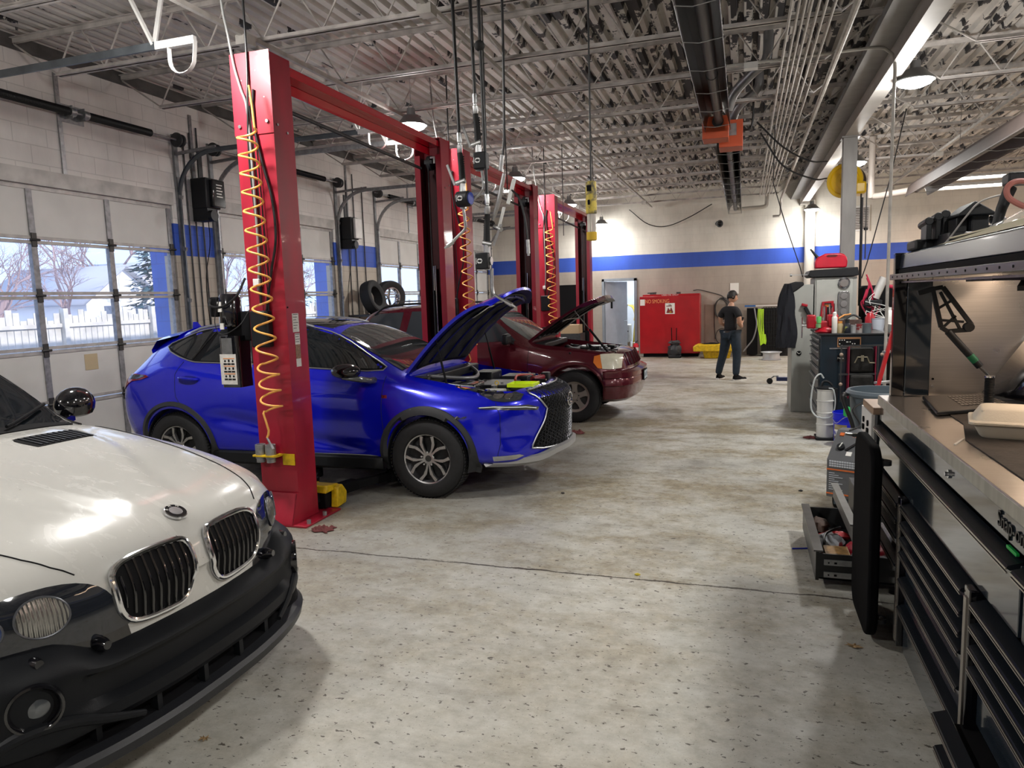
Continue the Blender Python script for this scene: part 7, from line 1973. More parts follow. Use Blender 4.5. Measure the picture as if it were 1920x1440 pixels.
# bucket
t = thing('plastic_bucket', (1.12, 8.75, 0), 'bright blue five gallon bucket beside the white oil extractor', 'bucket')
bl = mat('bucket_blue', (.006,.015,.62), .35)
MB().lathe([(0,.01),(.135,.01),(.15,.36),(.158,.362),(.158,.375),(.150,.378),(.150,.30),(.158,.298),(.158,.29),(.150,.288),(.12,.03),(0,.03)], (1.13,8.75,0), 36).build('pail', bl, t)
b = MB()
ct = V(1.13,8.75,0)
def ring_patch(a0, a1, z0, z1, r, n=10): 
 rows = [[ct+V(r*cos(radians(a0+(a1-a0)*k/n)), r*sin(radians(a0+(a1-a0)*k/n)), z) for k in range(n+1)] for z in (z0, z1)]; return MB().grid(rows)
ring_patch(198, 262, .075, .245, .1455).build('gold_label', mat('label_gold', (.25,.20,.09), .4), t, solid=.001)
ring_patch(200, 260, .105, .185, .147).build('white_band', M_['paper'], t, solid=.001)
for k, chh in enumerate('NAPA'):
 a = radians(207+k*14.5); p = ct+V(.1495*cos(a), .1495*sin(a), .145); text(chh, 'letter', mat('napa_blue', (.01,.03,.45), .4), t, p, .060, (pi/2, 0, a+pi/2), .0008, sx=.8)
MB().tube(catmull([(.97,8.72,.30),(1.0,8.6,.27),(1.06,8.52,.34),(1.12,8.5,.37)],5),.003,6).build('bail_wire', M_['steel'], t)
t = thing('green_tool_case', (1.15, 8.6, .33), 'bright green plastic tool lying across the blue bucket', 'tool')
b = MB(); b.add([V(*p) for p in ((1.06,8.55,.36),(1.30,8.5,.27),(1.32,8.62,.29),(1.10,8.72,.38),(1.06,8.55,.44),(1.30,8.5,.36),(1.32,8.62,.38),(1.10,8.72,.46))], [(0,3,2,1),(4,5,6,7),(0,1,5,4),(1,2,6,5),(2,3,7,6),(3,0,4,7)]); b.build('body', mat('tool_green', (.02,.33,.08), .4), t, bevel=.01)
b = MB(); b.bar((1.14,8.55,.428),(1.22,8.55,.40),.015,.02); b.build('slot', M_['matte_black'], t)
# dark teal roller toolbox
t = thing('roller_toolbox', (1.2, 10.0, 0), 'tall dark teal roller toolbox crowded with tools and bottles on top', 'tool cabinet')
tl_ = mat('toolbox_teal', (.008,.020,.032), .3, coat=.3, var=.2)
MB().box(.90, 1.62, 9.47, 10.65, .14, 1.20).build('carcass', tl_, t, bevel=.006)
MB().box(.88, 1.64, 9.45, 10.67, 1.20, 1.225).build('top_tray', M_['black_plastic'], t, bevel=.006)
z = 1.16
for h in (.07,.07,.10,.10,.13,.16,.20,.16):
 f = MB().box(.885, .90, 9.52, 10.60, z-h+.012, z).build('drawer', mat('drawer_steel', (.11,.12,.125), .35, .6, var=.4, scale=6), t, bevel=.002)
 MB().box(.865, .885, 9.54, 10.58, z-.018, z-.004).build('drawer_handle', M_['galv'], f); z -= h+.006
b = MB()
for x in (1.0, 1.52):
 for y in (9.6, 10.5): b.cyl((x-.03,y,.07),(x+.03,y,.07),.07); b.box(x-.035,x+.035,y-.03,y+.03,.08,.14)
b.build('casters', M_['rubber'], t)
lb = MB().box(1.09, 1.35, 9.464, 9.469, 1.06, 1.18).build('instruction_plate', mat('plate_orange', (.45,.22,.10), .5), t)
b = MB(); b.box(1.10, 1.34, 9.461, 9.464, 1.078, 1.158); b.build('plate_black', M_['matte_black'], lb)
b = MB()
for k in range(10): b.cyl((1.115+.026*(k % 4)+.09*(k//4 % 2), 9.459, 1.145-.022*(k//3)), (1.115+.026*(k % 4)+.09*(k//4 % 2), 9.461, 1.145-.022*(k//3)), .007, n=8)
b.build('plate_icons', M_['paper'], lb)
b = MB(); b.bar((1.0,9.44,1.045),(1.35,9.44,1.05),.01,.012); b.build('towel_bar', M_['steel'], t)
MB().box(1.09,1.17,9.460,9.469,.885,.96).build('dark_badge', M_['gloss_black'], t)
text('Matco', 'lettering', M_['paper'], t, (1.13,9.4585,.925), .028, (pi/2,0,0), .0004)
# hung rack with tool bag on the near side
t = thing('tool_bag', (1.35, 9.38, .45), 'dirty black canvas tool backpack hung on the side of the dark toolbox', 'bag')
bgm2 = mat('canvas_black', (.022,.021,.019), .85, var=.5, scale=12, bump=.5, bscale=30)
MB().box(1.22,1.48,9.30,9.46,.45,.74).build('lower_pocket', bgm2, t, bevel=.035, seg=3)
MB().box(1.22,1.48,9.34,9.46,.76,1.06).build('upper_pocket', bgm2, t, bevel=.03, seg=3)
b = MB(); b.tube([(1.27,9.33,.88),(1.30,9.31,.95),(1.40,9.31,.95),(1.43,9.33,.88),(1.49,9.33,.88)],.008,8); b.box(1.335,1.365,9.30,9.33,.90,.97); b.build('buckle_wire', mat('khaki', (.25,.22,.15), .6), t)
b = MB(); b.box(1.20,1.21,9.31,9.46,.45,1.08); b.box(1.49,1.50,9.31,9.46,.45,1.08); b.build('red_piping', mat('piping_red', (.25,.01,.04), .5), t)
t = thing('wall_rack', (1.33, 9.42, .8), 'black steel hanging rack frame with two rails around the tool bag', 'rack')
b = MB(); b.bar((1.10,9.33,1.08),(1.62,9.33,1.09),.02,.02); b.bar((1.10,9.33,.74),(1.60,9.33,.75),.02,.02); b.bar((1.12,9.33,.40),(1.12,9.33,1.08),.015,.015); b.bar((1.52,9.33,.40),(1.52,9.33,1.08),.015,.015); b.build('frame', M_['dark_steel'], t)
b = MB(); 
for (x,z) in ((1.12,.98),(1.12,.62),(1.56,.98)): b.sphere((x,9.32,z),.022,12)
b.build('hooks', mat('brass', (.35,.26,.20), .5), t)
# vise
t = thing('bench_vise', (.95, 9.75, 1.225), 'red bench vise clamped on the left end of the dark toolbox', 'vise')
rd = mat('vise_red', (.42,.008,.02), .35, var=.3, scale=14)
b = MB(); b.lathe([(0,0),(.14,0),(.14,.03),(.10,.04),(.09,.07),(0,.07)], (.99,9.75,1.225), 24); b.box(.80,1.12,9.68,9.82,1.28,1.37); b.box(.76,.86,9.66,9.84,1.28,1.45); b.box(1.0,1.12,9.66,9.84,1.30,1.45); b.build('body', rd, t, bevel=.015)
b = MB(); b.cyl((.70,9.75,1.32),(.78,9.75,1.32),.02); b.cyl((.705,9.75,1.0+.16),(.705,9.75,1.42),.008); b.build('screw_handle', M_['chrome'], t)
# things on the toolbox top
zt = 1.225
def bottle(name, x, y, prof, m_, label, cat, cap=None, z=zt):
 t = thing(name, (x, y, z), label, cat); MB().lathe([(r, h) for r, h in prof], (x, y, z), 20).build('body', m_, t)
 if cap: MB().lathe([(r, h) for r, h in cap[0]], (x, y, z), 16).build('cap', cap[1], t)
bottle('spray_can', 1.065, 9.58, [(0,0),(.032,0),(.033,.005),(.033,.19),(.028,.20),(.02,.21),(0,.21)], mat('can_white', (.68,.66,.62), .35, var=.1), 'white spray can standing at the front of the toolbox top', 'can', ([(0,.205),(.022,.205),(.022,.25),(.012,.262),(0,.262)], M_['white_plastic']))
bottle('amber_bottle', 1.13, 9.60, [(0,0),(.034,0),(.034,.10),(.025,.12),(0,.125)], mat('jar_tan', (.38,.30,.16), .4), 'tan jar beside the white spray can', 'jar', ([(0,.12),(.026,.12),(.026,.145),(0,.145)], mat('cap_orange', (.62,.26,.05), .4)))
bottle('additive_bottle', 1.205, 9.56, [(0,0),(.040,0),(.042,.01),(.042,.10),(.030,.125),(0,.13)], mat('bottle_dark', (.012,.014,.022), .3, col2=(.25,.28,.05), scale=18, lo=.35, hi=.4), 'dark bottle with yellow label in the middle of the toolbox top', 'bottle', ([(0,.125),(.026,.125),(.026,.17),(0,.17)], M_['black_plastic']))
bottle('parts_tub', 1.275, 9.60, [(0,0),(.038,0),(.044,.09),(.046,.095),(.040,.095),(.036,.01),(0,.01)], mat('tub_clear', (.45,.46,.47), .3), 'small clear tub right of the dark bottle', 'tub')
bottle('parts_tub', 1.345, 9.60, [(0,0),(.038,0),(.046,.10),(.048,.105),(.042,.105),(.036,.01),(0,.01)], mat('tub_red_label', (.50,.47,.45), .3, col2=(.40,.05,.06), scale=14, lo=.42, hi=.46), 'small tub with red label, second right of the dark bottle', 'tub')
bottle('parts_tub', 1.43, 9.60, [(0,0),(.050,0),(.058,.11),(.060,.115),(.054,.115),(.048,.01),(0,.01)], mat('tub_grey', (.15,.18,.20), .3), 'wider grey tub at the right end of the toolbox top', 'tub')
t = thing('tool_crate', (1.0, 9.95, zt), 'red tray full of upright screwdrivers and pliers at the back of the toolbox top', 'tool tray')
MB().box(.95,1.15,9.90,10.05,zt,zt+.14).build('tray', rd, t, bevel=.006)
rr = random.Random(12)
for k in range(9):
 x = .965+.021*k; y = 9.93+.09*rr.random(); hh = rr.uniform(.16,.24)
 MB().cyl((x,y,zt+.12),(x+rr.uniform(-.01,.01),y,zt+.12+hh),rr.uniform(.004,.012),n=8).build('hand_tool', (M_['chrome'], M_['steel'], rd, M_['black_plastic'])[k % 4], t)
t = thing('green_can', (.905, 9.62, zt), 'two bright green cans stacked beside the vise', 'can')
MB().lathe([(0,.06),(.028,.06),(.028,.13),(.024,.14),(0,.14)], (.885,9.56,zt+.07), 16).build('body', mat('can_green', (.10,.45,.12), .4), t)
MB().lathe([(0,.0),(.03,.0),(.03,.05),(.0,.06)], (.88,9.56,zt+.07), 16).build('lower_can', mat('can_green2', (.18,.36,.16), .4), t)
t = thing('orange_hammer', (1.18, 9.85, zt), 'orange handled hammer leaning among the tools on the toolbox top', 'hammer')
MB().tube([(1.12,9.8,zt+.16),(1.2,9.82,zt+.21),(1.28,9.84,zt+.22)],.012,8).build('handle', mat('hammer_orange', (.62,.28,.08), .4), t); MB().tube(catmull([(1.2,9.8,zt+.15),(1.3,9.8,zt+.21),(1.38,9.8,zt+.17)],4),.012,8).build('claw', M_['dark_steel'], t)
MB().box(1.05,1.4,9.78,9.92,zt,zt+.15).build('clutter_box', mat('clutter_brown', (.10,.06,.05), .7, var=.5, scale=20), label='low brown box behind the bottles on the toolbox top', cat='box')
# tall light grey cabinet / machine
gc = mat('grey_cabinet', (.36,.37,.345), .45, var=.15, scale=3, stretch=(1,1,.4))
t = thing('grey_machine_cabinet', (1.15, 11.4, 0), 'tall pale grey steel cabinet with old vehicle lamps fixed on its side', 'cabinet')
MB().box(.955, 1.50, 11.0, 11.75, 0, 1.93).build('carcass', gc, t, bevel=.006)
MB().box(.975, 1.44, 10.985, 11.0, 1.25, 1.90).build('side_panel', mat('grey_panel', (.42,.43,.40), .45, var=.1), t, bevel=.003)
b = MB(); b.lathe([(0,.03),(.055,.03),(.07,.0),(.078,.02),(.078,.0),(.0,.0)], (1.33,10.98,1.845), 28, Matrix.Rotation(pi/2, 3, 'X')); rnd_ = b.build('round_lamp', M_['chrome'], t)
MB().lathe([(0,.035),(.05,.034),(.05,.02),(0,.02)], (1.33,10.98,1.845), 24, Matrix.Rotation(pi/2, 3, 'X')).build('lens', mat('lens_grey', (.30,.28,.27), .15, .4), rnd_)
rk = MB().prism(rounded_rect(1.255, 1.405, 1.37, 1.73, .03), 'y', 10.955, 10.985).build('lamp_cluster', mat('cluster_chrome', (.30,.30,.30), .25, .8), t, bevel=.006)
for z in (1.66, 1.55, 1.44): MB().lathe([(0,.012),(.042,.010),(.048,.0),(0,.0)], (1.33,10.955,z), 20, Matrix.Rotation(pi/2, 3, 'X')).build('round_lens', mat('lens_grey2', (.26,.25,.25), .2, .3), rk)
b = MB(); b.prism([(1.03,1.37),(1.05,1.59),(1.20,1.60),(1.20,1.37),(1.17,1.37),(1.17,1.57),(1.08,1.57),(1.07,1.37)], 'y', 10.94, 10.985); b.build('red_frame', rd, t)
b = MB(); b.prism([(1.08,1.55),(1.15,1.55),(1.13,1.48)], 'y', 10.97, 10.985); b.build('orange_triangle', mat('tri_orange', (.75,.25,.04), .5), t)
b = MB(); b.tube([(1.12,10.95,1.38),(1.14,10.94,1.48),(1.17,10.95,1.53)],.018,8); b.build('black_spanner', M_['black_plastic'], t)
t = thing('grey_locker', (.8, 11.4, 0), 'shorter pale grey steel locker at the aisle edge with a dark jacket hung on it', 'locker')
MB().box(.66, .94, 11.0, 11.9, 0, 1.84).build('body', gc, t, bevel=.006)
MB().cyl((.76,10.99,.86),(.76,11.0,.86),.034,n=24).build('round_sticker', M_['matte_black'], t)
b = MB(); b.tube([(.735,10.985,.875),(.76,10.985,.85),(.785,10.985,.87)],.004,6); b.build('sticker_mark', M_['paper'], t)
t = thing('magnetic_tray_gun', (.85, 10.95, 1.5), 'black and red air tool clipped on the grey locker side', 'air tool')
b = MB(); b.bar((.83,10.95,1.52),(.92,10.95,1.34),.07,.05); b.build('body', M_['black_plastic'], t, bevel=.01); b = MB(); b.bar((.78,10.95,1.56),(.86,10.95,1.54),.05,.04); b.build('red_head', rd, t, bevel=.01)
# jacket
t = thing('jacket', (.6, 11.2, .95), 'dark navy work jacket draped over the corner of the grey locker', 'jacket')
rows = []
for i in range(20):
 z = 1.86-.92*i/19; w = .06+.11*min(1, i/7)+.012*sin(i*.5); row_ = []
 for k in range(24):
  a = 2*pi*k/24; f = 1+.12*sin(k*2.1+i*.4)+.06*sin(k*3.7)
  row_.append(V(.60+w*cos(a)*f*.8, 11.05+.10*sin(a)*f, z))
 rows.append(row_)
b = MB(); b.grid(rows, True); b.add(rows[0], [tuple(range(24))]); b.add(rows[-1], [tuple(range(24))])
b.build('body', mat('jacket_navy', (.008,.009,.014), .85, bump=.4, bscale=20), t)
b = MB(); b.prism([(.53,1.70),(.54,1.84),(.70,1.885),(.80,1.88),(.82,1.84),(.72,1.76),(.62,1.70)], 'y', 10.98, 11.2); b.build('collar', mat('jacket_collar', (.012,.012,.014), .8), t, bevel=.02)
# black tray and fuel can on top
t = thing('drip_tray', (1.15, 11.2, 1.93), 'black plastic pan lying on top of the tall grey cabinet', 'pan')
MB().prism([(.90,1.935),(.86,1.96),(.885,2.035),(1.50,2.06),(1.52,1.95),(1.48,1.935)], 'y', 10.95, 11.7).build('pan', M_['black_plastic'], t, bevel=.01)
b = MB(); b.bar((.64,11.1,1.98),(.87,11.1,1.98),.012,.012); b.cyl((.63,11.1,1.98),(.655,11.1,1.98),.02); b.build('tie_rod', M_['galv'], label='thin rod sticking out to the left from under the black pan', cat='rod')
t = thing('fuel_can', (1.15, 11.2, 2.06), 'red plastic fuel can with black spout on top of the grey cabinet', 'fuel can')
fr_ = mat('fuel_red', (.55,.008,.03), .32, var=.15, scale=10)
b = MB(); P = [(.96,2.06),(.955,2.15),(.985,2.215),(1.06,2.25),(1.09,2.265),(1.28,2.265),(1.33,2.25),(1.37,2.20),(1.38,2.14),(1.37,2.06)]
hole = [(1.10,2.225),(1.12,2.245),(1.23,2.245),(1.25,2.225),(1.22,2.212),(1.12,2.212)]
b.prism(P, 'y', 11.05, 11.25); can = b.build('can', fr_, t, bevel=.02, seg=3)
MB().prism(hole, 'y', 11.045, 11.255).build('handle_opening', mat('handle_hole', (.10,.002,.006), .6), can)
MB().tube([(1.01,11.15,2.20),(.97,11.15,2.25),(.90,11.15,2.34)],[.028,.018,.012],12).build('spout', M_['black_plastic'], t)
# red hose tangle and air cylinder right of the cabinet
t = thing('hose_bundle', (1.75, 10.9, .9), 'black box frame stuffed with red hoses and a silver cylinder, right of the grey cabinet', 'hose bundle')
MB().box(1.62,2.25,11.3,11.7,.9,1.80).build('backing', M_['matte_black'], t, bevel=.04)
rr = random.Random(21); redh = mat('hose_red', (.45,.02,.06), .4)
b = MB()
for k in range(6): b.tube(catmull([V(1.58+rr.uniform(0,.12), 10.9, 1.95-.05*k), V(1.62+rr.uniform(-.05,.1), 10.9, 1.75-.05*k), V(1.58+rr.uniform(-.03,.2), 10.95, 1.55), V(1.66+rr.uniform(-.08,.1), 10.9, 1.35)],6), .010, 8)
b.tube(catmull([(1.9,11,1.78),(2.05,11,1.74),(2.18,11,1.62),(2.2,11,1.48)],6),.024,8); b.build('red_hoses', redh, t)
b = MB()
for k in range(7): b.tube(catmull([V(1.55+rr.uniform(0,.3), 10.85, 1.7-.06*k), V(1.7+rr.uniform(-.1,.2), 10.85, 1.6-.05*k), V(1.65+rr.uniform(-.1,.2), 10.9, 1.45)],6), .005, 6)
b.build('white_wires', M_['white_plastic'], t)
MB().cyl((1.72,10.95,1.62),(1.83,10.95,1.90),.055,n=18).build('silver_cylinder', mat('silver_cyl', (.6,.6,.58), .3, .3), t)
b = MB(); b.box(1.58,1.80,10.85,11.0,1.52,1.60); b.build('clamp_block', M_['black_plastic'], t, bevel=.01)
# dark bench at right with white box, bottle, tub
t = thing('dark_bench_cabinet', (1.9, 9.2, 0), 'low black cabinet right of the dark toolbox holding white boxes', 'cabinet')
MB().box(1.66, 2.5, 8.6, 10.6, .05, 1.22).build('carcass', M_['gloss_black'], t, bevel=.006)
b = MB(); b.bar((1.64,8.7,1.15),(1.64,10.5,1.15),.03,.03); b.build('rail', M_['galv'], t)
t = thing('white_case', (1.75, 9.0, 1.22), 'long off white box with a printed label on the low black cabinet', 'box')
MB().box(1.66,1.90,8.75,9.75,1.22,1.33).build('box', mat('case_offwhite', (.48,.48,.45), .5), t, bevel=.006)
b = MB(); b.box(1.67,1.74,8.742,8.75,1.24,1.31); b.build('label', mat('label_lilac', (.55,.48,.55), .5), t)
bottle('white_bottle', 1.78, 10.2, [(0,0),(.05,0),(.052,.01),(.052,.20),(.03,.25),(0,.26)], M_['white_plastic'], 'white plastic bottle on the low black cabinet', 'bottle', ([(0,.25),(.02,.25),(.02,.29),(0,.29)], M_['white_plastic']), 1.22)
bottle('wipes_tub', 1.69, 10.45, [(0,0),(.07,0),(.085,.14),(.09,.145),(0,.145)], mat('tub_white', (.55,.60,.68), .4), 'white and blue round tub beside the red canister', 'tub', None, 1.22)
bottle('red_canister', 1.60, 10.5, [(0,0),(.06,0),(.062,.15),(.04,.19),(.03,.21),(0,.21)], rd, 'small red canister with metal clamp, left of the white tub', 'canister', None, 1.225)
t = thing('step_ladder_leg', (1.3, 7.6, 0), 'red fibreglass step ladder leaning behind the bin', 'ladder')
b = MB(); b.bar((1.14,7.6,.35),(1.36,7.6,1.35),.06,.03); b.bar((1.36,7.75,.35),(1.5,7.7,1.35),.06,.03); b.bar((1.02,7.6,0),(1.14,7.6,.36),.06,.03); b.bar((1.27,7.78,0),(1.36,7.75,.36),.06,.03)
ll = b.build('rails', mat('ladder_red', (.50,.015,.02), .4), t)
b = MB(); b.bar((1.18,7.58,.62),(1.23,7.58,.82),.05,.006); b.build('label', M_['steel'], ll)
b = MB()
for k in range(4): b.bar((1.10+.065*k,7.6,.25+.3*k),(1.33+.045*k,7.76,.25+.3*k),.06,.02)
b.build('steps', M_['galv'], t)
# engine hoist foot, long cables
t = thing('hoist_leg', (.65, 14.3, 0), 'blue floor crane leg with black caster poking past the grey locker', 'floor crane')
MB().box(.60,1.6,14.25,14.35,.06,.13).build('leg', mat('hoist_blue', (.015,.025,.10), .4), t, bevel=.005)
b = MB(); b.cyl((.48,14.27,.055),(.48,14.33,.055),.055); b.build('caster', M_['rubber'], t); b = MB(); b.bar((.48,14.30,.09),(.56,14.30,.15),.05,.02); b.bar((.54,14.3,.15),(.62,14.3,.15),.05,.015); b.bar((.61,14.3,.13),(.61,14.3,.16),.05,.02); b.build('caster_fork', M_['galv'], t)
MB().tube([(.40,11.1,4.1),(.385,11.1,3.3),(.56,11.1,2.7),(.76,11.1,2.1),(.80,11.1,1.95)],.008,6).build('hanging_cable', M_['hose'], label='black cable hanging to the grey locker from the ceiling', cat='cable')
MB().tube([(2.02,10.9,4.1),(1.85,10.9,3.2),(1.6,10.9,2.1),(1.54,10.9,1.9)],.008,6).build('hanging_cable', M_['hose'], label='black cable slanting down from ceiling to the red hose bundle', cat='cable')
b = MB(); b.cyl((1.66,11.9,3.1),(1.66,11.9,1.5),.02,n=8); b.cyl((1.72,11.9,3.3),(1.72,11.9,2.2),.008,n=6); b.cyl((1.72,11.9,2.62),(1.72,11.9,2.66),.03)
b.build('hose_drop', M_['hose'], label='black hose drop with stopper running down beside the steel column', cat='hose')
MB().tube(catmull([(.15,10.8,4.1),(.5,10.9,3.75),(.85,11.0,3.55),(1.1,11.2,3.55)],6),.012,6).tube(catmull([(.2,10.8,3.95),(.5,10.9,3.5),(.9,11.0,3.3),(1.1,11.2,3.32)],6),.012,6).build('reel_feed_hoses', M_['hose'], label='two black feed hoses sagging from the ceiling to the yellow reel', cat='hose')
# ------------------------------------------------------------ along the back wall
YW = YB
t = thing('used_oil_tank', (-1.95, 20.5, 0), 'large red rectangular used oil tank lettered NO SMOKING against the back wall', 'tank')
rt = mat('tank_red', (.40,.004,.010), .35, var=.2, scale=3, coat=.3)
MB().box(-2.785, -1.15, 20.2, 20.95, .10, 1.70).build('tank', rt, t, bevel=.012)
b = MB(); b.box(-2.70,-1.2,20.3,20.9,0,.10); b.build('skid', M_['matte_black'], t)
MB().box(-2.72,-1.16,20.35,20.95,1.70,1.75).build('top_channel', rt, t, bevel=.006)
b = MB(); b.cyl((-2.45,20.5,1.75),(-2.45,20.5,1.80),.09); b.bar((-2.6,20.5,1.79),(-2.35,20.5,1.80),.05,.03); b.cyl((-1.75,20.6,1.75),(-1.75,20.6,1.80),.06); b.build('fill_cap', M_['dark_steel'], t)
text('NO SMOKING', 'lettering', mat('letter_orange', (.80,.30,.12), .5), t, (-2.30,20.196,1.555), .150, (pi/2,0,0), .002, sx=.70)
text('USED OIL ONLY', 'lettering', M_['paper'], t, (-1.96,20.345,1.722), .058, (pi/2,0,0), .001, sx=1.1)
MB().box(-2.77,-2.64,20.194,20.199,1.45,1.62).build('small_sticker', M_['paper'], t)
st = MB().box(-2.08,-1.82,20.194,20.199,1.20,1.50).build('warning_sticker', M_['paper'], t)
b = MB(); b.prism([(-2.05,1.23),(-2.0,1.38),(-1.95,1.30),(-1.92,1.40),(-1.86,1.25),(-1.88,1.22)], 'y', 20.19, 20.194); b.box(-2.05,-1.9,20.19,20.194,1.41,1.43); b.build('sticker_print', mat('print_dark_red', (.20,.02,.02), .5), st)
text('OIL', 'lettering', M_['matte_black'], st, (-1.95,20.190,1.45), .055, (pi/2,0,0), .0006)
b = MB(); b.prism([(-1.98,1.24),(-1.94,1.28),(-1.90,1.24)], 'y', 20.185, 20.19); b.build('sticker_yellow', M_['yellow'], st)
# extinguisher
t = thing('fire_extinguisher', (-2.9, 20.2, 0), 'red fire extinguisher standing at the left foot of the red tank', 'extinguisher')
MB().lathe([(0,0),(.075,0),(.08,.01),(.08,.33),(.06,.38),(.02,.40),(0,.40)], (-2.90,20.2,0), 20).build('cylinder', mat('ext_red', (.60,.01,.03), .3), t)
MB().lathe([(.081,.19),(.081,.28)], (-2.90,20.2,0), 20).build('label_band', M_['paper'], t, solid=.001, fix=False)
b = MB(); b.bar((-2.93,20.2,.42),(-2.84,20.2,.47),.02,.02); b.cyl((-2.9,20.2,.4),(-2.9,20.2,.44),.015); b.build('valve', M_['black_plastic'], t)
MB().tube(catmull([(-2.92,20.18,.42),(-3.0,20.15,.40),(-3.02,20.15,.30)],5),.010,8).build('nozzle_hose', M_['white_plastic'], t)
# mop bag on a dolly
t = thing('trash_dolly', (-1.8, 19.95, 0), 'small dark dolly with a black bag and two upright handles before the red tank', 'dolly')
lump((-1.80,19.95,.20), 1, (.19,.13,.20), 77, .2).build('bag', mat('bag_black', (.02,.022,.026), .35, bump=.6, bscale=18), t)
MB().box(-1.97,-1.63,19.84,20.06,.0,.08).build('base', M_['black_plastic'], t, bevel=.02)
b = MB(); b.cyl((-1.88,19.98,.3),(-1.89,19.98,.83),.012,n=8); b.cyl((-1.76,19.98,.3),(-1.755,19.98,.82),.012,n=8); b.build('handles', M_['matte_black'], t)
lump((-1.80,19.92,.42), 1, (.16,.10,.06), 78, .35).build('straps', mat('strap_dark', (.035,.03,.032), .8), t)
# yellow spill pallet
t = thing('spill_container', (-.9, 19.9, 0), 'bright yellow plastic spill container behind the person', 'container')
b = MB(); b.add([V(*p) for p in ((-1.0,19.75,.0),(-.35,19.75,.0),(-.35,20.12,.0),(-1.0,20.12,.0),(-1.05,19.7,.22),(-.3,19.7,.22),(-.3,20.15,.22),(-1.05,20.15,.22))], [(0,3,2,1),(4,5,6,7),(0,1,5,4),(1,2,6,5),(2,3,7,6),(3,0,4,7)])
b.build('base', M_['yellow'], t, bevel=.01)
b = MB(); b.prism([(-1.28,.20),(-1.29,.33),(-1.18,.38),(-.35,.38),(-.28,.33),(-.28,.20)], 'y', 19.55, 20.17); b.build('tub', M_['yellow'], t, bevel=.02)
lump((-.85,19.9,.36), 1, (.22,.16,.05), 79, .4).build('oily_rags', M_['matte_black'], t)
# hose loops hung on the wall
b = MB(); b.tube(catmull([(-1.37,20.9,1.83),(-1.2,20.9,1.84),(-.9,20.9,1.76),(-.6,20.9,1.66),(-.47,20.9,1.5),(-.45,20.9,1.35)],6),.014,6)
for k in range(4): b.tube([V(-.62+(.17+.012*k)*cos(a)+.02*k, 20.9+.015*k, 1.30+(.26+.015*k)*sin(a)) for a in [2*pi*q/28 for q in range(28)]], .012, 6, closed=True)
b.tube(catmull([(-.79,20.93,1.4),(-.79,20.93,.9),(-.76,20.9,.45)],6),.012,6); b.tube([V(-.58+.17*cos(a), 20.92, .52+.22*sin(a)) for a in [2*pi*q/24 for q in range(24)]], .010, 6, closed=True)
b.build('wall_hose', mat('hose_greyblack', (.03,.03,.03), .5), label='black hose coiled in loops on the wall right of the red tank', cat='hose')
MB().box(-.37,-.14,YW-.01,YW,1.70,2.0).build('wall_notice', M_['paper'], label='blank white notice sheet on the wall above the person', cat='sheet')
# black racks with neon hose
t = thing('black_locker', (.25, 20.6, 0), 'tall narrow black cabinet on the back wall right of the person', 'cabinet')
MB().box(.08,.36,20.3,20.9,.05,1.30).build('body', M_['matte_black'], t, bevel=.01)
t = thing('creeper_grid', (.75, 20.6, 0), 'black plastic lattice panels standing on edge at the back wall', 'panel')
b = MB()
for k in range(10): b.box(.50+.066*k,.513+.066*k,20.35,20.38,.06,1.33)
for k in range(13): b.box(.50,1.11,20.352,20.378,.06+.105*k,.075+.105*k)
b.build('lattice', M_['black_plastic'], t, angle=0)
MB().box(.46,1.14,20.4,20.7,.0,1.30).build('backing', mat('backing_dark', (.02,.019,.018), .7), t)
t = thing('wall_hook_rail', (.5, 20.3, 1.34), 'white and blue hook rail with tools above the black racks', 'rail')
MB().box(.02,.30,20.25,20.30,1.34,1.39).build('blue_part', mat('rail_blue', (.03,.12,.35), .4), t); MB().box(.30,.95,20.25,20.30,1.35,1.38).build('white_part', M_['white_plastic'], t)
nm_ = mat('neon_hose', (.50,.85,.04), .4)
b = MB()
for k in range(7):
 x = .37+.022*k; b.tube(catmull([V(x,20.28,1.28),V(x-.01+.02*(k % 2),20.25,.9),V(x+.04,20.24,.55-.03*k),V(x+.07,20.25,.30+.02*k),V(x+.05,20.27,.6)],6),.012,6)
b.build('neon_air_hose', nm_, label='bundle of neon yellow green air hose hanging by the black racks', cat='hose')
MB().tube(catmull([(.27,20.25,1.30),(.30,20.22,1.1),(.33,20.2,.85),(.25,20.2,.5),(.1,20.2,.28),(.0,20.2,.15)],6),.018,8).build('grey_hose', mat('hose_grey', (.22,.23,.24), .4), label='grey hose hanging from the rail left of the neon hose', cat='hose')
# bare rim on the floor
t = thing('wheel_rim', (.68, 19.3, 0), 'bare silver steel wheel rim lying flat on the floor near the back wall', 'wheel rim')
MB().lathe([(.24,0),(.25,.01),(.21,.03),(.20,.14),(.21,.17),(.255,.19),(.26,.20),(.245,.20),(.19,.165),(.185,.03)], (.68,19.35,0), 32, closed=True).lathe([(.05,.15),(.19,.14),(.19,.15),(.05,.16)], (.68,19.35,0), 28, closed=True).build('rim', mat('rim_pale', (.55,.57,.60), .35, .5), t)
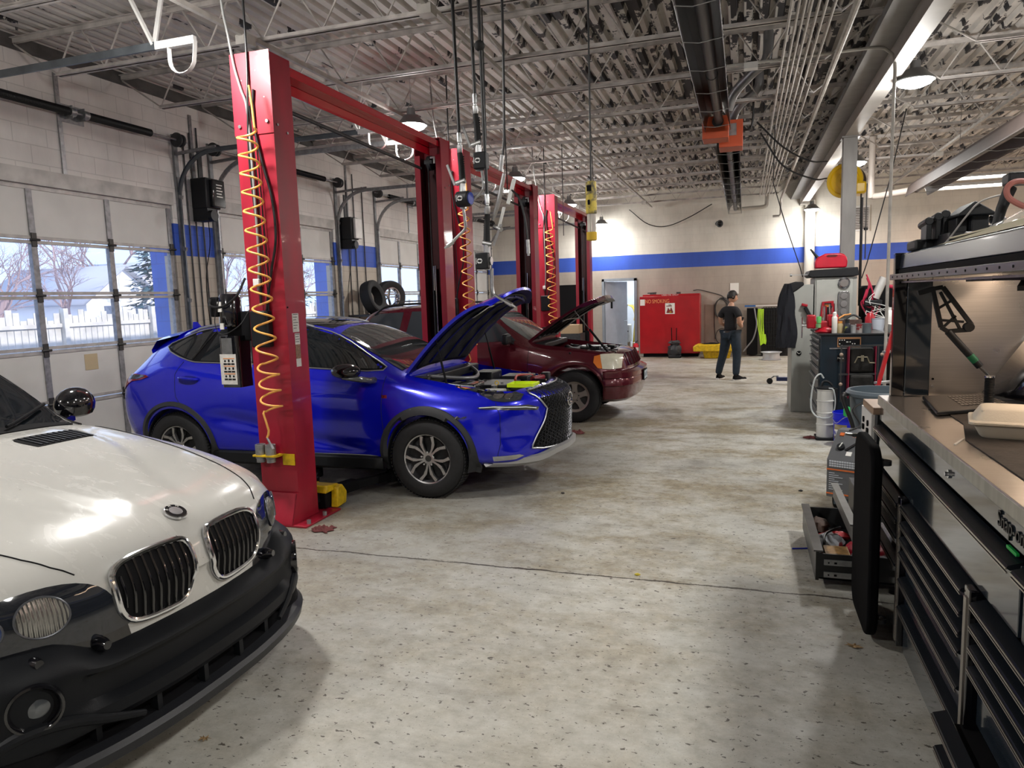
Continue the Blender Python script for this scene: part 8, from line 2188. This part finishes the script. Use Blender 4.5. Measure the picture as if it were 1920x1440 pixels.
# speaker, vent, cable
t = thing('horn_speaker', (-.68, 20.85, 3.62), 'small dark horn speaker on the back wall below the ceiling', 'speaker')
Ms = (V(.55,-1,-.1)).to_track_quat('Z', 'Y').to_matrix()
MB().lathe([(0,-.10),(.05,-.10),(.05,-.02),(.09,.06),(.10,.07),(.07,.06),(.03,-.01),(0,-.01)], (-.68,20.72,3.63), 20, Ms).build('horn', M_['dark_steel'], t); MB().bar((-.74,20.99,3.72),(-.70,20.75,3.66),.02,.02).build('bracket', M_['dark_steel'], t)
MB().tube(catmull([(-3.14,20.8,4.18),(-2.62,20.8,3.75),(-2.1,20.8,3.655),(-1.5,20.8,3.85),(-.86,20.8,4.18)],8),.014,6).build('sagging_cable', M_['hose'], label='black cable sagging in an arc across the upper back wall', cat='cable')
t = thing('wall_vent', (2.93, YW, 3.2), 'brown louvred vent on the upper back wall right of the steel column', 'vent')
MB().box(2.55,3.12,YW-.02,YW,3.25,3.90).build('frame', M_['white_paint'], t)
b = MB()
for k in range(13): b.box(2.72,3.08,YW-.035,YW-.02,3.30+.043*k,3.325+.043*k)
b.build('louvres', mat('vent_brown', (.10,.08,.07), .5), t, angle=0)
# dark tool storage left of door, box on it
t = thing('black_storage', (-4.9, 20.6, 0), 'tall black storage cabinet behind the farthest red lift post', 'cabinet')
MB().box(-5.45,-4.45,20.2,20.9,.0,2.10).build('body', M_['matte_black'], t, bevel=.01)
b = MB(); b.lathe([(0,0),(.10,.0),(.03,.12),(0,.12)], (-4.70,20.0,1.2), 18, Matrix.Rotation(pi/2,3,'X')); b.box(-4.82,-4.6,20.0,20.2,1.1,1.3); b.build('red_funnel', mat('funnel_red', (.6,.02,.02), .4), label='red funnel hanging on the black storage cabinet', cat='funnel')
t = thing('cardboard_box', (-3.9, 16.3, 0), 'cardboard box on a stand seen over the maroon car engine bay', 'box')
MB().box(-4.05,-3.6,16.0,16.4,.92,1.12).build('box', mat('cardboard', (.42,.30,.18), .8), t); MB().box(-4.1,-3.55,15.95,16.45,0,.92).build('stand', M_['dark_steel'], t)
# inside the utility room
t = thing('air_dryer', (-3.6, 22.3, 0), 'pale grey machine on a wooden base inside the far doorway', 'machine')
MB().box(-3.85,-3.36,22.1,22.5,.30,.85).build('case', M_['white_paint'], t, bevel=.03); b = MB(); b.box(-3.83,-3.40,22.09,22.1,.62,.66); b.build('nameplate', M_['dark_steel'], t)
MB().box(-3.85,-3.40,22.1,22.5,.0,.30).build('wooden_base', mat('crate_wood', (.25,.16,.09), .7), t)
MB().tube(catmull([(-3.55,22.3,.85),(-3.52,22.3,1.1),(-3.50,22.6,1.45)],5),.012,6).build('pipe', M_['hose'], t)
b = MB()
for k in range(6): b.tube(catmull([V(-3.5+.05*k,22.7,1.45),V(-3.35+.03*k,22.65,1.35-.03*k),V(-3.28+.02*k,22.6,1.15-.05*k),V(-3.30+.02*k,22.6,.95)],5),.014,6)
b.build('yellow_air_hose', mat('hose_yellow', (.72,.58,.12), .45), label='yellow air hose coiled on the wall inside the far doorway', cat='hose')
t = thing('yellow_step_ladder', (-3.2, 22.5, 0), 'yellow folded step ladder leaning inside the far doorway', 'ladder')
b = MB(); b.bar((-3.30,22.4,0),(-3.16,22.6,2.0),.07,.03); b.bar((-3.12,22.6,0),(-3.08,22.75,2.0),.07,.03)
for k in range(5): b.bar((-3.28+.025*k,22.43+.03*k,.3+.33*k),(-3.12+.01*k,22.62,.3+.33*k),.05,.02)
b.build('frame', mat('ladder_yellow', (.75,.60,.05), .4), t)
# ------------------------------------------------------------ person
def skin(name, joints, edges, m_, parent, sub=2, root=0):
 me = bpy.data.meshes.new(name); me.from_pydata([j[0] for j in joints], edges, []); me.materials.append(m_)
 o = bpy.data.objects.new(name, me); COL.objects.link(o)
 sk = o.modifiers.new('skin', 'SKIN'); sk.use_smooth_shade = True; sk.branch_smoothing = .6
 lay = me.skin_vertices[0].data if me.skin_vertices else None
 for k, j in enumerate(joints):
  r = j[1] if isinstance(j[1], tuple) else (j[1], j[1]); me.skin_vertices[0].data[k].radius = r; me.skin_vertices[0].data[k].use_root = (k == root)
 s = o.modifiers.new('sub', 'SUBSURF'); s.levels = s.render_levels = sub
 m2 = bake(o); m2.shade_smooth(); o = bpy.data.objects.new(name, m2); COL.objects.link(o); o.parent = parent; return o
skinm = mat('skin_tone', (.42,.23,.15), .5); tee = mat('tshirt_black', (.008,.008,.010), .85, bump=.3, bscale=30); jean = mat('jeans_dark', (.012,.024,.040), .8, var=.35, scale=18)
P = thing('person', (-.25, 14.92, 0), 'person in black t-shirt and dark jeans standing with back turned, looking down at a phone', 'person')
P.rotation_euler = (0, 0, radians(-38))
# local frame: facing +y, right hand +x
J = [((0,0,.98), (.125,.10)), ((0,.0,1.14), (.115,.085)), ((0,-.01,1.32), (.155,.10)), ((0,-.01,1.41), (.10,.075)), ((0,.015,1.50), (.056,.056)), ((0,.035,1.565), (.055,.058)),
  ((.165,-.01,1.405), .056), ((.225,-.03,1.29), .050), ((.235,-.02,1.14), .043), ((.16,.13,1.07), .036), ((.075,.24,1.12), .027),
  ((-.165,-.01,1.405), .056), ((-.225,-.03,1.29), .050), ((-.235,-.02,1.14), .043), ((-.16,.13,1.07), .036), ((-.06,.24,1.12), .027),
  ((.095,0,.92), .095), ((.13,.02,.70), .082), ((.14,.03,.50), .062), ((.15,.0,.30), .055), ((.16,-.03,.09), .040),
  ((-.095,0,.92), .095), ((-.15,.02,.70), .082), ((-.19,.01,.50), .062), ((-.22,-.04,.30), .055), ((-.24,-.08,.09), .040)]
E_ = [(0,1),(1,2),(2,3),(3,4),(4,5),(3,6),(6,7),(7,8),(8,9),(9,10),(3,11),(11,12),(12,13),(13,14),(14,15),(0,16),(16,17),(17,18),(18,19),(19,20),(0,21),(21,22),(22,23),(23,24),(24,25)]
body = skin('body', J, E_, skinm, P)
# shirt and jeans: slightly larger shells over the same joints
def up(idx, g, cut=None): return [(J[i][0], tuple(r+g for r in (J[i][1] if isinstance(J[i][1], tuple) else (J[i][1],)*2))) for i in idx]
sh = up([0,1,2,3,6,7,11,12], .014); sh[0] = ((0,0,.925), (.158,.125)); sh[5] = ((.228,-.03,1.22), (.068,.066)); sh[7] = ((-.228,-.03,1.22), (.068,.066)); sh[1] = (sh[1][0], (.140,.105)); sh[2] = (sh[2][0], (.172,.115)); sh.append(((0,.0,1.475), (.085,.078))); sh[3] = ((0,-.01,1.42), (.155,.108)); sh[4] = ((.165,-.01,1.425), (.088,.085)); sh[6] = ((-.165,-.01,1.425), (.088,.085)); sh[5] = ((.228,-.03,1.24), (.078,.074)); sh[7] = ((-.228,-.03,1.24), (.078,.074))
skin('tshirt', sh, [(0,1),(1,2),(2,3),(3,4),(4,5),(3,6),(6,7),(3,8)], tee, P)
js = up([0,16,17,18,19,20,21,22,23,24,25], .026); js[0] = ((0,0,.96), (.142,.110))
skin('jeans', js, [(0,1),(1,2),(2,3),(3,4),(4,5),(0,6),(6,7),(7,8),(8,9),(9,10)], jean, P)
# head with face, ears and hair, tilted down towards the phone
Hm = Matrix.Translation((0,.05,1.66)) @ Matrix.Rotation(radians(-22), 4, 'X') @ Matrix.Rotation(radians(-38), 4, 'Z')
b = MB(); b.sphere((0,0,0), 1, 28, (.074,.094,.112))
for v in b.v:
 if v.z < -.02 and v.y < .02: v.y *= .82
 if v.z < -.03: v.x *= 1-.5*min(1, (-.03-v.z)/.12)
 if v.y > .05 and v.z < -.05: v.y += .006
 d_ = (v-V(0,.095,-.012)); v.y += .024*exp(-(d_.x/.011)**2-((d_.z)/.022)**2)*(v.y > .05)
 for sx in (-1, 1): v.y -= .008*exp(-((v.x-sx*.03)/.014)**2-((v.z-.012)/.010)**2)*(v.y > .05)
 v.y += .006*exp(-(v.x/.022)**2-((v.z+.055)/.008)**2)*(v.y > .05)
b.v = [Hm @ v for v in b.v]; b.build('head', skinm, P, local=True, angle=60)
b = MB()
for sx in (-1, 1): b.sphere((sx*.075,-.005,-.008), .026, 10, (.35,.7,1))
b.v = [Hm @ v for v in b.v]; b.build('ear', skinm, P, local=True)
b = MB()
for sx in (-1, 1): b.sphere((sx*.029,.083,.012), .010, 8, (1.2,.6,.7))
b.v = [Hm @ v for v in b.v]; b.build('eye', mat('eye_dark', (.02,.015,.012), .3), P, local=True)
b = MB(); b.tube([(-.020,.093,-.052),(0,.097,-.051),(.020,.093,-.052)],.0035,6); b.v = [Hm @ v for v in b.v]; b.build('mouth', mat('lip_tone', (.35,.13,.11), .5), P, local=True)
b = MB(); b.sphere((0,-.008,.018), 1, 28, (.084,.102,.116)); rr = random.Random(5)
keep = MB(); 
for v in b.v: 
 v += V(rr.uniform(-.003,.003), rr.uniform(-.003,.003), rr.uniform(-.002,.005))
fs = []
for f in b.f:
 c_ = sum((b.v[i] for i in f), V(0,0,0))/len(f)
 if c_.z > .055 or (c_.y < .03 and c_.z > -.045) or (c_.y < -.02 and c_.z > -.06): fs.append(f)
b.f = fs; b.m = [0]*len(fs); b.v = [Hm @ v for v in b.v]; b.build('hair', mat('hair_black', (.010,.008,.007), .55, bump=.5, bscale=120), P, local=True, fix=False, solid=.006)
# hands with five fingers each, closed on the phone
def hand(side):
 s = side; w = V(s*.068,.245,1.12)
 jj = [((s*.075,.235,1.12), .024), ((s*.058,.275,1.145), (.034,.018)), ((s*.045,.305,1.165), (.036,.015))]; ee = [(0,1),(1,2)]
 for k, ln in enumerate((.030,.035,.032,.025)):
  base = V(s*(.062-.018*k*.9), .318-.003*k, 1.175-.004*k); i0 = len(jj)
  jj += [(tuple(base), .0085), (tuple(base+V(-s*.012, ln*.6, .012)), .008), (tuple(base+V(-s*.026, ln*.7, .002)), .0072)]; ee += [(2,i0),(i0,i0+1),(i0+1,i0+2)]
 i0 = len(jj); jj += [((s*.040,.268,1.165), .010), ((s*.022,.285,1.185), .009), ((s*.008,.305,1.192), .008)]; ee += [(1,i0),(i0,i0+1),(i0+1,i0+2)]
 skin('hand', jj, ee, skinm, P, 2, 0)
hand(1); hand(-1)
b = MB(); Mp = Matrix.Rotation(radians(40), 3, 'X'); b.obox((0,.325,1.195), (.075,.15,.009), Mp); ph = b.build('phone', M_['gloss_black'], None, local=False)
ph.location = P.matrix_world @ ph.location if False else ph.location
Rz = Matrix.Rotation(radians(-38), 4, 'Z'); ph.data.transform(Matrix.Translation(-ph.location)) if False else None
pl = ph.location.copy(); ph.location = Matrix.Translation((-.25,14.92,0)) @ Rz @ pl; ph.rotation_euler = (0,0,radians(-38)); tag(ph, 'dark phone held in front of the person at the far end of the aisle', 'phone')
# belt and shoes
b = MB(); b.lathe([(.158,.955),(.160,.99),(.150,.99),(.150,.955)], (0,0,0), 28, Matrix.Diagonal((1,.80,1)), closed=True); b.build('belt', mat('belt_brown', (.05,.035,.03), .5), P, local=True)
b = MB(); b.obox((-.05,-.128,.972), (.035,.008,.022)); b.build('belt_tag', M_['steel'], P, local=True)
for (x, y, rz) in ((.165,.02,-.35), (-.245,-.03,.25)):
 Mr = Matrix.Translation((x, y, 0)) @ Matrix.Rotation(rz, 4, 'Z')
 rows = []
 for i in range(15):
  u = i/14; yy = -.10+.29*u; w = .040+.014*sin(pi*min(1, u*1.15)); hh = .095-.055*smooth01((u-.30)/.5)
  if i in (0, 14): w *= .5; hh *= .7
  rows.append([Mr @ V(w*cos(a), yy, .022+max(0, hh*sin(a))) for a in [pi*k/10 for k in range(11)]])
 b = MB(); b.grid(rows); sh_ = b.build('shoe', M_['matte_black'], P, local=True)
 so_ = [(Mr @ V(*p, 0)) for p in [(-.030,-.10),(-.052,.0),(-.056,.10),(-.03,.19),(0,.205),(.03,.19),(.056,.10),(.052,.0),(.030,-.10)]]
 b = MB(); b.prism([(p.x, p.y) for p in so_], 'z', 0, .026); b.build('sole', M_['white_plastic'], P, local=True)
 MB().add([Mr @ V(0,0,0)]*3, []) if 0 else None
# ------------------------------------------------------------ litter and rags on the floor
ragm = mat('rag_red', (.13,.035,.035), .9, bump=.5, bscale=40)
def rag(x, y, s, seed, label):
 rr = random.Random(seed); n = 22; ph = [rr.uniform(0, 6) for _ in range(5)]; rows = []
 for i in range(n):
  row_ = []
  for k in range(n):
   u, v = i/(n-1)*2-1, k/(n-1)*2-1; e = max(abs(u), abs(v)); h = (.5+.5*sin(u*6+ph[0])*sin(v*7+ph[1])+.3*sin(u*13+v*9+ph[2]))
   row_.append(V(x+s*u*(1+.2*sin(v*5+ph[3])), y+s*.75*v*(1+.2*sin(u*6+ph[4])), .006+max(0, s*.36*h*(1-e**3))))
  rows.append(row_)
 MB().grid(rows).build('shop_rag', ragm, label=label, cat='rag', solid=.003)
rag(-3.16, 4.70, .085, 1, 'crumpled dark red rag on the floor before the nearest lift post')
rag(-2.07, 8.93, .10, 2, 'flat red rag on the floor between the blue and the maroon cars')
rag(.77, 9.05, .07, 3, 'crumpled red rag on the floor by the white oil extractor')
leafm = mat('leaf_brown', (.33,.22,.11), .8)
def leaf(x, y, s, seed, label, m_=leafm):
 rr = random.Random(seed); P = []
 for k in range(14):
  a = 2*pi*k/14; r = s*(1 if k % 2 else .55)*rr.uniform(.7,1.15); P.append(V(x+r*cos(a), y+r*.6*sin(a), .004+.012*rr.random()))
 b = MB(); b.add([V(x, y, .010)]+P, [(0, k+1, (k+1) % 14+1) for k in range(14)]); b.build('dry_leaf', m_, label=label, cat='leaf', solid=.001, angle=0)
leaf(-2.11, 2.2, .03, 1, 'small dry brown leaf on the floor at the bottom left by the white car bumper')
leaf(-2.34, 2.72, .035, 2, 'dry leaf on the floor tucked beside the white car lower lip')
leaf(.535, 3.70, .045, 3, 'torn yellowish leaf on the floor by the foot of the black creeper')
MB().cyl((.33,5.07,.006),(.43,5.10,.006),.005,n=8).build('blue_pen', mat('pen_blue', (.01,.02,.35), .4), label='blue pen lying on the floor left of the open drawer', cat='pen')
for k, (x, y, c, lb) in enumerate(((-1.55,6.1,(.05,.045,.04),'dark scrap on the floor in the middle of the aisle'), (.49,6.6,(.02,.02,.02),'small black cap on the floor left of the battery charger'), (-.63,4.36,(.55,.45,.05),'tiny yellow scrap beside the floor joint'), (-.43,1.85,(.35,.03,.03),'tiny red scrap on the floor at the bottom of the view'))):
 lump((x, y, .008), 1, (.018,.012,.008), 40+k, .3, 10).build('floor_scrap', mat('scrap', c, .7), label=lb, cat='scrap')
# ceiling mounted misc: cable on ceiling left, wall thermostat
# ------------------------------------------------------------ sky, sun, view
w = bpy.data.worlds.new('sky'); scene.world = w; w.use_nodes = True
wn = w.node_tree; bg = wn.nodes['Background']
bg.inputs[0].default_value = (.50,.66,1.0,1); bg.inputs[1].default_value = 2.1
S = bpy.data.lights.new('sun', 'SUN'); S.energy = 4.5; S.angle = radians(.6); S.color = (1,.96,.9)
so = bpy.data.objects.new('sun', S); COL.objects.link(so); so.location = (20, 0, 30)
so.rotation_euler = (V(1,.15,.60)).to_track_quat('Z','Y').to_euler()
for a, e in DOORS[1:4]:
 L = bpy.data.lights.new('window_portal', 'AREA'); L.shape = 'RECTANGLE'; L.size = 1.2; L.size_y = e-a; L.energy = 1
 L.cycles.is_portal = True
 lo = bpy.data.objects.new('window_portal', L); COL.objects.link(lo); lo.location = (XL-.25, (a+e)/2, 1.95)
 lo.rotation_euler = (0, -pi/2, 0)
vs = scene.view_settings; scene.display_settings.display_device = 'sRGB'
vs.view_transform = 'Standard'; vs.look = 'None'; vs.gamma = 1; vs.use_curve_mapping = False; vs.exposure = -.12
scene.cycles.use_denoising = True; scene.cycles.adaptive_threshold = .025; scene.cycles.max_bounces = 6; scene.cycles.diffuse_bounces = 4; scene.cycles.glossy_bounces = 4
scene.cycles.transmission_bounces = 6; scene.cycles.sample_clamp_indirect = 6; scene.cycles.caustics_reflective = False; scene.cycles.caustics_refractive = False
